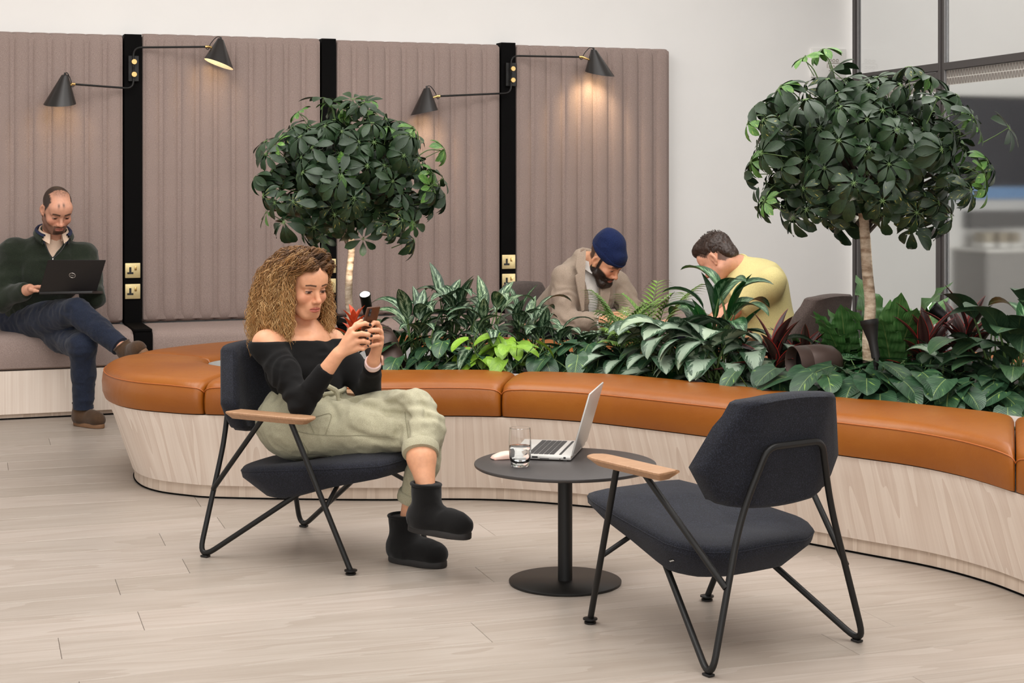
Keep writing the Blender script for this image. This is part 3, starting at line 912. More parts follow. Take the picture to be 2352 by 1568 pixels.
        layers = [([(a * .93, b * .985) for a, b in top], .5425), (top, .5405), (top, .5355), (bot, .5165)]
        n = len(top); V = [(cx + a, b, z) for l, z in layers for a, b in l]; Fc = [tuple(range(n))]
        for i in range(3):
            for k in range(n):
                k2 = (k + 1) % n
                Fc.append((i * n + k, (i + 1) * n + k, (i + 1) * n + k2, i * n + k2))
        Fc.append(tuple(3 * n + k for k in range(n - 1, -1, -1)))
        bmx = bmesh.new()
        vs = [bmx.verts.new(p) for p in V]
        for f in Fc: bmx.faces.new([vs[i] for i in f])
        bmesh.ops.recalc_face_normals(bmx, faces=bmx.faces[:])
        MB().bm(bmx, M) if False else None
        mm = MB(); mm.bm(bmx, M); mm.build('armrest', M_ARMOAK, t, sharp=25, label='wooden armrest')
    return t
ch_w = lounge_chair('dark navy lounge chair on black tube legs, with the curly haired woman sitting in it', (-.706, 5.996, 0), (.866, -.5), M_NAVY)
ch_e = lounge_chair('empty dark navy lounge chair seen from behind, beside the round black table', (.6125, 4.902, 0), (-.568, .823), M_NAVY)
ch_b = lounge_chair('brown grey lounge chair behind the plants, under the man in the blue beanie', (.3125, 9.34, 0), (.866, -.5), M_BROWNF)
ch_y = lounge_chair('brown grey lounge chair behind the plants, seen from the back, with the yellow shirted man', (1.44, 8.70, 0), (-.72, .69), M_BROWNF)

def text_mesh(s, size, M, mat, parent, name='lettering', depth=.0006):
    cu = bpy.data.curves.new(name, 'FONT')
    cu.body = s; cu.size = size; cu.align_x = 'CENTER'; cu.align_y = 'CENTER'; cu.extrude = depth; cu.resolution_u = 3
    o = bpy.data.objects.new(name, cu); COL.objects.link(o)
    dg = bpy.context.evaluated_depsgraph_get()
    me = bpy.data.meshes.new_from_object(o.evaluated_get(dg))
    bpy.data.objects.remove(o)
    L = wm(parent).inverted() @ M
    me.transform(L)
    me.name = name
    me.materials.clear()
    return link(name, me, mat, parent)
# ------------------------------------------------------------------ round table and what stands on it
TX, TY, TZ = .1797, 5.523, .405
tb = empty('round_table', 'round black pedestal table between the two navy lounge chairs', 'table', (TX, TY, 0))
mt_ = wm(tb)
MB().lathe([(0, TZ - .013), (.300, TZ - .013), (.3065, TZ - .009), (.308, TZ - .004), (.3072, TZ - .001), (.305, TZ), (0, TZ)], 96, mt_).build('tabletop', M_GRAPH, tb, sharp=50)
MB().lathe([(0, TZ - .03), (.09, TZ - .03), (.09, TZ - .0135), (0, TZ - .0135)], 32, mt_).build('mounting_plate', M_BLACK, tb)
MB().lathe([(0, .008), (.0245, .008), (.0245, TZ - .028), (0, TZ - .028)], 40, mt_).build('column', M_BLACK, tb)
MB().lathe([(0, 0), (.186, 0), (.190, .002), (.1905, .0075), (.189, .009), (0, .0095)], 80, mt_).build('base_plate', M_BLACK, tb, sharp=50)

def glassy(name, c=(1, 1, 1, 1), ior=1.45):
    m, nt, N, L, bs = _new(name)
    bs.inputs['Base Color'].default_value = c
    bs.inputs['Roughness'].default_value = 0.0
    bs.inputs['Transmission Weight'].default_value = 1.0
    bs.inputs['IOR'].default_value = ior
    # let light through for the shadow side as thin clear glass does
    return m
M_GLASS = glassy('drinking_glass'); M_WATER = glassy('water', (.98, 1, 1, 1), 1.33)
gp = FL(1194.5, 1074, TZ); gl = empty('water_glass', 'clear glass tumbler half full of water on the round table', 'glass', (gp.x, gp.y + .03, TZ))
mg = wm(gl)
go = [(0, 0.0), (.0275, 0), (.030, .002), (.0315, .012), (.0355, .03), (.0375, .055), (.0378, .08), (.0368, .105), (.0348, .128)]
gi = [(.0334, .1285), (.0354, .105), (.0363, .08), (.0360, .055), (.0338, .032), (.028, .018), (.018, .014), (0, .013)]
MB().lathe(go + gi, 48, mg).build('tumbler', M_GLASS, gl, sharp=60)
MB().lathe([(0, .0136), (.018, .0146), (.0279, .0187), (.0335, .0323), (.0357, .055), (.0360, .068), (.0352, .0685), (0, .0683)], 48, mg).build('water', M_WATER, gl, sharp=60)

M_ALU = solid('silver_aluminium', S(206, 203, 198), .36, .35, var=.02)
M_KEY = solid('black_keys', S(44, 42, 42), .55)
M_SCREEN = solid('dark_laptop_screen', S(18, 18, 20), .2)
lx, ly = Vector((.195, .98, 0)).normalized(), Vector((-.98, .195, 0)).normalized()   # along hinge (away), towards the user
lp = empty('silver_laptop', 'open silver laptop on the round table, side turned to us', 'laptop', (.232, 5.70, TZ))
LMx = frame(Vector((.232, 5.703, TZ)), lx, ly, Vector((0, 0, 1)))        # x along hinge, y toward user
LW, LD = .163, .218
MB().box((0, LD / 2, .0105), (LW, LD / 2, .0075), LMx, bev=.004, seg=2).build('base', M_ALU, lp)
for xx in (-LW + .02, LW - .02):
    for yv in (.02, LD - .02): MB().box((xx, yv, .0015), (.02, .006, .0016), LMx).build('rubber_foot', M_DARKHOLE, lp)
for xx in (-.07, .07): MB().tube([(xx - .03, .001, .0165), (xx + .03, .001, .0165)], .0055, 10, M=LMx).build('hinge', M_ALU, lp)
keyr = [14, 14, 13, 12, 9]
kx0, kx1 = -.142, .142
key_me = {}
for r in range(6):
    ky = .052 + r * .0187 if r > 0 else .041
    n = (15, 14, 14, 13, 12, 8)[r]
    ws_ = [1.0] * n
    if r == 5: ws_ = [1, 1, 1, 1, 5, 1, 1, 1]
    if r in (2, 3, 4): ws_[0] = 1.5; ws_[-1] = 1.5
    tot = sum(ws_); x = kx1
    for w_ in ws_:
        wd = (kx1 - kx0) * w_ / tot
        kk = round(wd, 4), r == 0
        mb = MB().box((x - wd / 2, ky, .0187), (wd / 2 - .0011, .0038 if r == 0 else .0081, .0008), LMx)
        mb.build('key', M_KEY, lp, smooth=False)
        x -= wd
MB().box((0, .178, .0183), (.052, .028, .0003), LMx, bev=.0002, seg=1).build('trackpad', M_ALU, lp)
for (yv, w_, h_) in ((.022, .004, .0030), (.038, .0022, .0012), (.125, .010, .0028), (.152, .008, .0024), (.092, .016, .0010)):
    MB().box((-LW - .0002, yv, .0115 if h_ > .0015 else .0072), (.0008, w_, h_), LMx, bev=.0004, seg=1).build('port', M_DARKHOLE, lp, smooth=False)
la = math.radians(106)
lid = MB(); Lz = Vector((0, math.cos(la), math.sin(la))); Ln = Vector((0, math.sin(la), -math.cos(la)))
LID = LMx @ frame(Vector((0, -.002, .017)), Vector((1, 0, 0)), Lz, Ln)       # x hinge, y up the lid, z towards user
ld = MB().box((0, .112, -.0005), (LW, .111, .0032), LID, bev=.003, seg=2).build('lid', M_ALU, lp)
MB().box((0, .115, .0030), (LW - .006, .103, .0003), LID).build('screen', M_SCREEN, ld, smooth=False)
mo = empty('computer_mouse', 'pale pink computer mouse beside the glass on the round table', 'mouse', FL(1153, 1056, TZ))
md = Matrix.Translation(FL(1160, 1053, TZ)) @ Matrix.Rotation(math.radians(197), 4, 'Z')
V = []; Fc = []
ny, nk = 14, 12
for i in range(ny + 1):
    t = i / ny; x = (t - .5) * .098
    hgt = .004 + .025 * (math.sin(math.pi * min(1, (.10 + .84 * t))) ** .75) * (1 - .25 * t) if 0 < t < 1 else .006
    wd = .027 * (1 - abs(2 * t - 1) ** 4) ** .35 if 0 < t < 1 else .012
    for k in range(nk + 1):
        a = math.pi * k / nk
        V.append((x, wd * math.cos(a) * (1.0 if abs(math.cos(a)) < .98 else .96), .003 + (hgt - .003) * math.sin(a) ** .6))
for i in range(ny):
    for k in range(nk):
        b = i * (nk + 1) + k
        Fc.append((b, b + 1, b + nk + 2, b + nk + 1))
Fc.append(tuple(range(nk, -1, -1))); Fc.append(tuple(ny * (nk + 1) + k for k in range(nk + 1)))
M_PINK = solid('blush_pink_plastic', S(226, 192, 178), .4, var=.02)
MB().add(V, Fc, M=md).build('shell', M_PINK, mo, sharp=70)
MB().box((0, 0, .002), (.044, .023, .002), md, bev=.0015).build('base', solid('deep_pink_base', S(196, 150, 136), .5), mo)
MB().tube([md @ Vector((-.030, 0, .0215)), md @ Vector((-.016, 0, .026))], .004, 10).build('scroll_wheel', M_KEY, mo)

# ------------------------------------------------------------------ garden spotlights and bronze ground lights in the planter
M_BRONZE = solid('dark_bronze_metal', S(72, 56, 50), .48, .3, var=.06)
def emis(name, c, st):
    m, nt, N, L, bs = _new(name)
    bs.inputs['Emission Color'].default_value = c
    bs.inputs['Emission Strength'].default_value = st
    return m
M_SPOTFACE = emis('lit_lens', (1, .96, .88, 1), 7.0)
def ground_can(label, a, b, r):
    """large bronze can lying half upright: a = open mouth, b = closed rounded end"""
    t = empty('bronze_planter_light', label, 'planter light', (a + b) / 2)
    ax = (b - a); h = ax.length
    Mx = axis_frame(a, ax)
    MB().lathe([(r * .9, h * .3), (r * .93, 0.004), (r, 0), (r * 1.0, h * .28), (r * .995, h * .283), (r * 1.0, h * .286), (r * .98, h * .6), (r * .86, h * .82), (r * .55, h * .96), (0, h)], 40, Mx).build('housing', M_BRONZE, t, sharp=60)
    MB().lathe([(0, h * .22), (r * .93, h * .22)], 32, Mx).build('recessed_lens', M_DARKHOLE, t)
    MB().tube([a + ax * .6 - Vector((0, 0, r * .5)), a + ax * .6 - Vector((0, 0, r + .02))], .012, 8).build('spike', M_BLACK, t)
    return t
ground_can('dark bronze can light in the planter beside the woman and the mottled foliage', Q(893, 845, 7.33), Q(862, 752, 7.45), .080)
ground_can('dark bronze can light lying in the planter between the red-edged plants', Q(1822, 838, 6.62), Q(1930, 828, 6.68), .076)
def spike_spot(label, head, tail, r0, r1, lit, target=None, power=0):
    t = empty('garden_spotlight', label, 'spotlight', tail)
    ax = (head - tail); h = ax.length
    Mx = axis_frame(tail, ax)
    MB().lathe([(0, .0), (r1, 0), (r1, h * .22), (r1 * 1.1, h * .45), (r0 * .92, h * .86), (r0, h * .90), (r0, h), (r0 * .9, h), (r0 * .88, h * .97), (0, h * .965)], 28, Mx).build('housing', M_BLACK, t, sharp=40)
    MB().lathe([(0, h * .972), (r0 * .86, h * .972)], 24, Mx).build('lens', M_SPOTFACE if lit else M_DARKHOLE, t)
    MB().box((0, 0, 0), (r1 * .5, r1 * .9, .02), Matrix.Translation(tail - Vector((0, 0, .012))), bev=.004).build('bracket', M_BLACK, t)
    MB().tube([tail - Vector((0, 0, .02)), Vector((tail.x, tail.y, .442))], .008, 8).build('spike', M_BLACK, t)
    if power:
        l = bpy.data.lights.new('spot_beam', 'SPOT'); l.energy = power; l.color = (1, .9, .76)
        l.spot_size = math.radians(60); l.spot_blend = 1.0; l.shadow_soft_size = .02
        lo = bpy.data.objects.new('spot_beam', l); COL.objects.link(lo)
        lo.location = head + ax.normalized() * .02
        lo.rotation_euler = (target - head).to_track_quat('-Z', 'Y').to_euler()
    return t
spike_spot('black spotlight with a glowing lens behind the red bromeliad', Q(838, 675, 7.55), Q(846, 726, 7.62), .0265, .022, True, Q(806, 585, 7.87), 8)
spike_spot('flared black spotlight in front of the right tree trunk', Q(1996, 735, 6.45), Q(2012, 822, 6.42), .036, .017, False, None, 0)
spike_spot('spotlight with a bright rim among the dark red leaves at the right', Q(2142, 706, 6.9), Q(2168, 726, 6.88), .03, .022, True, Q(2010, 500, 6.7), 8)
# ------------------------------------------------------------------ leaves and plants
def leafmat(name, kind, a, b, c=None, rough=.42, spec=.4, vein=.0):
    """UV: u along the blade 0..1, v across 0..1 (midrib .5)"""
    m, nt, N, L, bs = _new(name)
    uv = N.new('ShaderNodeUVMap'); uv.uv_map = 'UVMap'
    sx = N.new('ShaderNodeSeparateXYZ'); L.new(uv.outputs[0], sx.inputs[0])
    U, V = sx.outputs[0], sx.outputs[1]
    av = mth(nt, 'ABSOLUTE', mth(nt, 'SUBTRACT', V, .5))             # 0 midrib .. .5 margin
    oi = N.new('ShaderNodeObjectInfo')
    obv = mapping(nt, (1, 1, 1), 'UV', rnd=True)
    # feathered lines running outwards from the midrib
    fe = mth(nt, 'SUBTRACT', mth(nt, 'MULTIPLY', U, 1.0), mth(nt, 'MULTIPLY', av, .8))
    cmb = N.new('ShaderNodeCombineXYZ')
    L.new(mth(nt, 'ADD', mth(nt, 'MULTIPLY', fe, 16), mth(nt, 'MULTIPLY', oi.outputs['Random'], 90)), cmb.inputs[0])
    L.new(mth(nt, 'MULTIPLY', V, 5), cmb.inputs[1])
    nf = noise(nt, cmb.outputs[0], 1.0, 3, .6)
    if kind == 'plain':
        f = nf
        base = ramp(nt, f, [(.3, a), (.7, b)])
    elif kind == 'mottle':          # silver feathering over dark green, green midrib and margin
        f = mth(nt, 'ADD', nf, mth(nt, 'MULTIPLY', mth(nt, 'ABSOLUTE', mth(nt, 'SUBTRACT', av, .2)), -.9))
        base = ramp(nt, f, [(.34, a), (.40, b), (.52, c), (.8, c)])
    elif kind == 'silver':          # broad pale centre, ragged dark margin
        f = mth(nt, 'ADD', mth(nt, 'MULTIPLY', av, 1.55), mth(nt, 'MULTIPLY', mth(nt, 'SUBTRACT', nf, .5), 1.1))
        base = ramp(nt, f, [(.0, c), (.40, c), (.50, a), (.66, b), (.9, a)])
    elif kind == 'edge':            # dark blade with a bright margin
        base = ramp(nt, mth(nt, 'ADD', av, mth(nt, 'MULTIPLY', mth(nt, 'SUBTRACT', nf, .5), .05)), [(.0, a), (.30, b), (.43, a), (.462, c), (.5, c)])
    elif kind == 'splash':          # occasional yellow-green splashes
        n2 = noise(nt, cmb.outputs[0], .42, 2, .5)
        base = ramp(nt, mth(nt, 'ADD', n2, mth(nt, 'MULTIPLY', nf, .10)), [(.36, a), (.70, b), (.77, c), (.88, c)])
    if vein:
        vv = mth(nt, 'LESS_THAN', av, .018)
        base = mixc(nt, mth(nt, 'MULTIPLY', vv, vein), base, S(140, 160, 96))
    tint = ramp(nt, oi.outputs['Random'], [(0, (.78, .80, .78, 1)), (.5, (1, 1, 1, 1)), (1, (1.22, 1.2, 1.05, 1))])
    L.new(mixc(nt, 1.0, base, tint, 'MULTIPLY'), bs.inputs['Base Color'])
    bs.inputs['Roughness'].default_value = rough
    bs.inputs['Specular IOR Level'].default_value = spec
    wv = mth(nt, 'SINE', mth(nt, 'MULTIPLY', fe, 75))
    bump(nt, bs, wv, .12 if kind != 'ribbed' else .5, .002)
    return m
LM = {
    'schefflera': leafmat('umbrella_leaf_dark', 'plain', S(22, 40, 25), S(44, 66, 38), None, .42, .4),
    'schefflera_young': leafmat('umbrella_leaf_light', 'splash', S(52, 92, 40), S(92, 130, 60), S(170, 172, 92), .4),
    'schefflera_yellow': leafmat('umbrella_leaf_variegated', 'splash', S(26, 44, 29), S(46, 66, 42), S(186, 172, 88), .4),
    'aglaonema': leafmat('mottled_silver_leaf', 'mottle', S(30, 56, 36), S(62, 92, 62), S(160, 180, 152), .36),
    'silverbay': leafmat('broad_silver_leaf', 'silver', S(38, 64, 44), S(58, 84, 62), S(146, 164, 144), .36),
    'striped': leafmat('striped_green_leaf', 'mottle', S(26, 66, 34), S(40, 86, 44), S(120, 152, 118), .34),
    'deep': leafmat('deep_green_leaf', 'plain', S(24, 66, 30), S(38, 92, 40), None, .32, vein=.4),
    'neon': leafmat('lime_leaf', 'plain', S(100, 142, 40), S(138, 176, 62), None, .38, vein=.3),
    'pothos': leafmat('heart_leaf', 'splash', S(32, 60, 40), S(54, 84, 58), S(118, 146, 72), .34, vein=.5),
    'cordyline': leafmat('red_margined_leaf', 'edge', S(48, 24, 26), S(70, 46, 44), S(168, 52, 46), .35),
    'palm': leafmat('palm_leaflet', 'plain', S(70, 108, 44), S(124, 152, 72), None, .42),
    'fern': leafmat('crinkled_fern_leaf', 'plain', S(54, 104, 48), S(104, 146, 86), None, .36, vein=.8),
    'ribbed': leafmat('ribbed_leaf', 'plain', S(36, 62, 42), S(66, 92, 66), None, .38, vein=.3),
    'bromeliad': leafmat('orange_red_bract', 'plain', S(168, 56, 30), S(196, 84, 48), None, .4),
}
M_PETIOLE = solid('green_petiole', S(86, 112, 60), .5, var=.2)
M_DKSTEM = solid('dark_stem', S(52, 40, 30), .7, var=.3)
def shp(kind, t):
    if kind == 'lance': return math.sin(math.pi * min(1, t ** .75)) ** .85 if t < 1 else 0
    if kind == 'ovate': return (math.sin(math.pi * t ** .62)) ** .8 if t < 1 else 0
    if kind == 'heart': return math.sqrt(max(0, 1 - ((t - .36) / .64) ** 2)) ** (1.25 if t > .36 else .8) if t > .36 else .62 + .38 * math.sqrt(max(0, 1 - ((.36 - t) / .36) ** 2))
    if kind == 'obov': return math.sin(math.pi * t ** 1.35) ** .8 * 1.0 if t < 1 else 0
    if kind == 'strap': return min(1, t / .12) ** .5 * (1 - max(0, (t - .55) / .45) ** 1.7)
    if kind == 'wide': return (math.sin(math.pi * t ** .8)) ** .65 if t < 1 else 0
def blade(mb, start, el0, L, Wd, kind, bend=.8, cup=.15, wav=0.0, wf=4, nl=10, nw=4, roll=0.0, az=0.0, mi=0, heart=0.0, curl=0.0, twist=0.0):
    """one blade starting at start, leaving at elevation el0 in the vertical plane of azimuth az, drooping by bend rad"""
    ca, sa = math.cos(az), math.sin(az)
    p = np.array(start[:], float); V = []; uv = []
    for i in range(nl + 1):
        t = i / nl
        el = el0 - bend * (t ** 1.15)
        T = np.array([math.cos(el) * ca, math.cos(el) * sa, math.sin(el)])
        Nn = np.array([-math.sin(el) * ca, -math.sin(el) * sa, math.cos(el)])
        B = np.cross(Nn, T)
        if i: p = p + T * (L / nl)
        w = Wd * .5 * max(0.0, shp(kind, t)) if i < nl else 0.0
        rr = roll + twist * t
        B2 = B * math.cos(rr) + Nn * math.sin(rr); N2 = Nn * math.cos(rr) - B * math.sin(rr)
        for k in range(nw + 1):
            s = k / nw * 2 - 1
            z = cup * (s * s) * w + wav * math.sin(wf * 2 * math.pi * t + (1.3 if s > 0 else 0)) * abs(s) * w - curl * abs(s) ** 3 * w
            back = -heart * L * abs(s) ** 1.5 * (1 - t) ** 3
            q = p + B2 * (s * w * math.cos(cup * .8)) + N2 * z + T * back
            V.append(q); uv.append((t, .5 + s * .5))
    Fc = []
    for i in range(nl):
        for k in range(nw):
            b = i * (nw + 1) + k
            Fc.append((b, b + 1, b + nw + 2, b + nw + 1))
    mb.add(V, Fc, mi, uv=uv)
    return p
def petiole(mb, Lp, el, az=0.0, r=.003, arch=.35, mi=1, n=5):
    ca, sa = math.cos(az), math.sin(az)
    p = np.zeros(3); pts = [p.copy()]
    for i in range(n):
        e = el + arch * (.5 - (i + .5) / n)
        p = p + np.array([math.cos(e) * ca, math.cos(e) * sa, math.sin(e)]) * Lp / n
        pts.append(p.copy())
    mb.tube(pts, [r * 1.5 - r * .7 * i / n for i in range(n + 1)], 5, mi=mi, cap=False)
    return p, el - arch * .5
def simple_leaf(name, mats, Lp, el, L, Wd, kind, **kw):
    arch = kw.pop('arch', .35); pr = kw.pop('pr', .003); e2 = kw.pop('e2', None); pj = kw.pop('pj', 0)
    mb = MB(); p, e = petiole(mb, Lp, el, r=pr, arch=arch)
    blade(mb, p, e if e2 is None else e2, L, Wd, kind, **kw)
    me = mb.mesh('leaf', None, True, uv=True)
    for m in mats: me.materials.append(m)
    return me
SPEC = {}
def spec(key, mat, els, Lp, L, Wd, kind, petm=None, **kw):
    r = random.Random(hash(key) % 1000 if False else sum(map(ord, key)))
    out = []
    for el in els:
        k2 = dict(kw)
        k2['bend'] = kw.get('bend', .8) * r.uniform(.8, 1.25)
        k2['roll'] = r.uniform(-.2, .2) + kw.get('roll', 0)
        out.append(simple_leaf('leaf', [LM[mat], petm or M_PETIOLE], Lp * r.uniform(.9, 1.1), el, L * r.uniform(.93, 1.07), Wd * r.uniform(.93, 1.07), kind, **k2))
    SPEC[key] = out
spec('aglaonema', 'aglaonema', [1.42, 1.25, 1.0, .75, .5], .12, .20, .068, 'lance', bend=1.8, cup=.22, arch=.3, pr=.0032)
spec('aglaonema_tall', 'aglaonema', [1.5, 1.4, 1.3], .10, .17, .058, 'lance', bend=.5, cup=.3, arch=.2)
spec('silverbay', 'silverbay', [1.35, 1.1, .85, .6], .14, .205, .112, 'wide', bend=1.75, cup=.14, arch=.4, pr=.0035)
spec('striped', 'striped', [1.45, 1.2, .95, .7], .17, .26, .11, 'lance', bend=1.5, cup=.3, arch=.3, pr=.0045)
spec('deepup', 'deep', [1.5, 1.4, 1.25], .18, .25, .09, 'lance', bend=.4, cup=.35, arch=.1, pr=.004)
spec('deepwide', 'deep', [1.35, 1.15, .9], .15, .22, .10, 'wide', bend=.9, cup=.2, arch=.3, pr=.004)
spec('neon', 'neon', [1.35, 1.1, .8], .11, .105, .068, 'heart', bend=.75, cup=.25, arch=.3, heart=.12, e2=-.15, pr=.0022)
spec('pothos', 'pothos', [1.4, 1.15, .9, .7], .12, .115, .088, 'heart', bend=.7, cup=.16, arch=.3, heart=.14, e2=-.25, pr=.0024)
spec('pothos_big', 'pothos', [1.4, 1.15, .9, .7], .13, .135, .108, 'heart', bend=.6, cup=.12, arch=.3, heart=.14, e2=-.3, pr=.0026)
spec('cordyline', 'cordyline', [1.4, 1.2, 1.0, .75, .5], .03, .235, .054, 'lance', petm=M_DKSTEM, bend=.55, cup=.45, arch=.1, pr=.006)
spec('fern', 'fern', [1.5, 1.38, 1.22, 1.0], .02, .33, .10, 'strap', bend=.55, cup=.15, wav=.28, wf=7, nl=22, arch=.05)
spec('ribbed', 'ribbed', [1.4, 1.2, .95, .7], .24, .24, .12, 'wide', bend=1.5, cup=.12, arch=.45, pr=.0045)
spec('ribbed_small', 'ribbed', [1.35, 1.1, .8], .12, .15, .066, 'ovate', bend=1.1, cup=.15, arch=.4)
spec('bract', 'bromeliad', [1.52, 1.3, 1.1, .85], .01, .11, .032, 'strap', bend=.55, cup=.5, arch=.05, pr=.006)
spec('calad', 'striped', [1.3, 1.05, .8], .15, .15, .10, 'heart', bend=.6, cup=.1, heart=.14, e2=.2)
spec('strapdark', 'deep', [1.25, 1.05], .02, .42, .036, 'strap', bend=1.3, cup=.4, arch=.05, nl=16)
# feather palm frond: pairs of narrow leaflets on an arching rachis
def frond(L, el, bend, nleaf=13):
    mb = MB(); p = np.zeros(3); pts = [p.copy()]; n = 16; es = []
    for i in range(n):
        e = el - bend * (i / n) ** 1.2; es.append(e)
        p = p + np.array([math.cos(e), 0, math.sin(e)]) * L / n; pts.append(p.copy())
    mb.tube(pts, [.0026 * (1 - .7 * i / n) for i in range(n + 1)], 5, mi=1, cap=False)
    for k in range(nleaf):
        t = .32 + .68 * k / (nleaf - 1); i = min(n - 1, int(t * n)); b = pts[i]
        for s in (-1, 1):
            ll = L * .36 * math.sin(math.pi * (.25 + .62 * (t - .3) / .7)) ** .8
            blade(mb, b, es[i] * .55 + .15, ll, .013, 'lance', bend=.7, cup=.2, nl=5, nw=2, az=s * (1.05 - .45 * t))
    me = mb.mesh('leaf', None, True, uv=True)
    me.materials.append(LM['palm']); me.materials.append(M_PETIOLE)
    return me
SPEC['palm'] = [frond(.30, 1.45, .9), frond(.28, 1.25, 1.0), frond(.26, 1.0, 1.0), frond(.24, .75, .9)]
GOLD = math.pi * (3 - 5 ** .5)
def plant(name, label, cat, base, key, n, scale=1.0, rad=.03, seed=1, az0=None, azr=math.pi, zup=0.0, tilt=(0, .15), stems=0, group=None, parent=None, lift=0.0, order=True):
    r = random.Random(seed)
    t = parent or empty(name, label, cat, base, group=group)
    var = SPEC[key]
    for i in range(n):
        v = var[int(i / n * len(var))] if order else r.choice(var)
        o = bpy.data.objects.new('leaf', v); COL.objects.link(o); o.parent = t
        az = (i * GOLD + r.uniform(-.5, .5)) if az0 is None else az0 + r.uniform(-azr, azr)
        sc_ = scale * r.uniform(.82, 1.14)
        d = rad * math.sqrt(r.random()); a2 = r.uniform(0, 2 * math.pi)
        o.location = (d * math.cos(a2), d * math.sin(a2), (zup * (1 - i / n) * r.uniform(.75, 1.05) if zup else r.uniform(-.01, .01)) + lift)
        o.rotation_euler = (r.uniform(-.12, .12), r.uniform(*tilt), az)
        o.scale = (sc_, sc_, sc_)
    if zup and base is not None:
        MB().tube([Vector(base) + Vector((0, 0, -.0)), Vector(base) + Vector((0, 0, zup))], [.012, .009], 8).build('stem', M_PETIOLE if key != 'cordyline' else M_DKSTEM, t)
    return t
SOILZ = .442
def B(px, Y, z=SOILZ): return Vector(((px - CX) / F_PX * Y, Y, z))
# front row and middle of the bed, left to right
plant('aglaonema', 'green and cream leaved plant behind the navy chair, at the planter tip', 'plant', B(560, 7.66), 'silverbay', 9, .85, .03, 11, az0=.5, azr=1.7)
plant('aglaonema', 'broad dark green foliage plant around the left tree trunk, beside the woman', 'plant', B(790, 7.55), 'deepwide', 9, .9, .05, 12)
g1 = 'mottled silver plants in the large clump'
FR = dict(az0=-1.5, azr=2.0)
for i, (px, Y, s, n, zu, wh) in enumerate(((955, 7.5, 1.0, 30, .17, 'next to the bronze can light by the woman'), (1035, 7.7, 1.05, 34, .24, 'tallest of the clump, with two upright pale leaves'), (1105, 7.5, 1.0, 30, .20, 'behind the lime green plant'), (1190, 7.72, .95, 26, .17, 'below the left brown grey chair'), (1262, 7.6, .9, 22, .10, 'left of the man in the beanie'))):
    t = plant('aglaonema', 'mottled silver and green leafy plant ' + wh, 'plant', B(px, Y), 'aglaonema', n, s, .085, 20 + i, group=g1, zup=zu)
    plant('', '', '', None, 'aglaonema_tall', 4, s, .05, 50 + i, parent=t, lift=zu * .95)
plant('bromeliad', 'strap leaved dark plant arching beside the bronze can light', 'plant', B(918, 7.62), 'strapdark', 6, .8, .02, 31, az0=-.2, azr=1.2, lift=.08)
plant('lime_pothos', 'bright lime green heart leaved plant at the front of the bed', 'plant', B(1152, 7.32), 'neon', 34, 1.02, .12, 32, tilt=(-.2, .35), order=False, zup=.12, **FR)
for i, (px, Y, n, wh) in enumerate(((960, 7.36, 16, 'below the mottled silver clump'), (1045, 7.38, 12, 'left of the lime green plant'), (1275, 7.38, 22, 'right of the lime green plant'), (1345, 7.34, 24, 'in front of the man in the beanie'), (1410, 7.48, 18, 'under the feathery palm'), (1490, 7.2, 12, 'below the broad silver leaves'))):
    plant('heartleaf_vine', 'dark green heart leaved trailing plant ' + wh, 'plant', B(px, Y), 'pothos', n, 1.0, .12, 60 + i, order=False, tilt=(-.2, .4), zup=.09, group='heart leaved plants along the leather edge', **FR)
for i, (px, Y, n, s, wh) in enumerate(((1330, 7.62, 20, .85, 'under the forearm of the man in the beanie'), (1400, 7.75, 14, .8, 'behind the feathery palm'))):
    plant('aglaonema', 'grey green mottled leafy plant ' + wh, 'plant', B(px, Y), 'aglaonema', n, s, .09, 160 + i, group=g1, zup=.06)
plant('parlour_palm', 'feathery small palm in front of the beanie man\'s hands', 'palm', B(1432, 7.5), 'palm', 34, 1.0, .06, 33, zup=.13)
plant('parlour_palm', 'thin feathery palm frond cluster arching before the last wall panel', 'palm', B(1500, 7.7), 'palm', 14, 1.2, .03, 34, zup=.14)
for i, (px, Y, n, s, zu, wh) in enumerate(((1548, 7.14, 26, 1.08, .10, 'spreading over the leather edge, left of the tall striped plant'), (1480, 7.30, 14, .95, .08, 'half behind the feathery palm'), (1650, 6.98, 26, 1.08, .09, 'in front of the tall striped plant'), (1735, 6.98, 14, 1.0, .07, 'behind the first red-edged plant'))):
    plant('silver_aglaonema', 'broad silver leaved plant ' + wh, 'plant', B(px, Y), 'silverbay', n, s, .07, 70 + i, group='broad silver leaved plants', zup=zu, **FR)
tl = plant('tall_aglaonema', 'tall striped green plant standing in front of the yellow shirt', 'plant', B(1645, 7.25), 'striped', 20, .95, .05, 80, zup=.26)
plant('', '', '', None, 'deepup', 7, .92, .04, 81, parent=tl)
for k, (dx_, zz, az, ti, key, v, s) in enumerate(((0, .32, 2.6, -.12, 'deepup', 1, .95), (.03, .32, -.5, .12, 'deepup', 0, .95), (.02, .28, 3.3, .35, 'deepwide', 1, 1.0), (.02, .28, -.5, .5, 'striped', 2, .95), (0, .24, -.1, .4, 'deepwide', 1, .95), (-.02, .22, 3.2, .7, 'striped', 1, 1.0), (-.02, .20, -2.4, .5, 'deepwide', 2, .95))):
    o = bpy.data.objects.new('leaf', SPEC[key][v]); COL.objects.link(o); o.parent = tl
    o.location = (dx_, 0, zz - .20); o.rotation_euler = (0, ti, az); o.scale = (s, s, s)
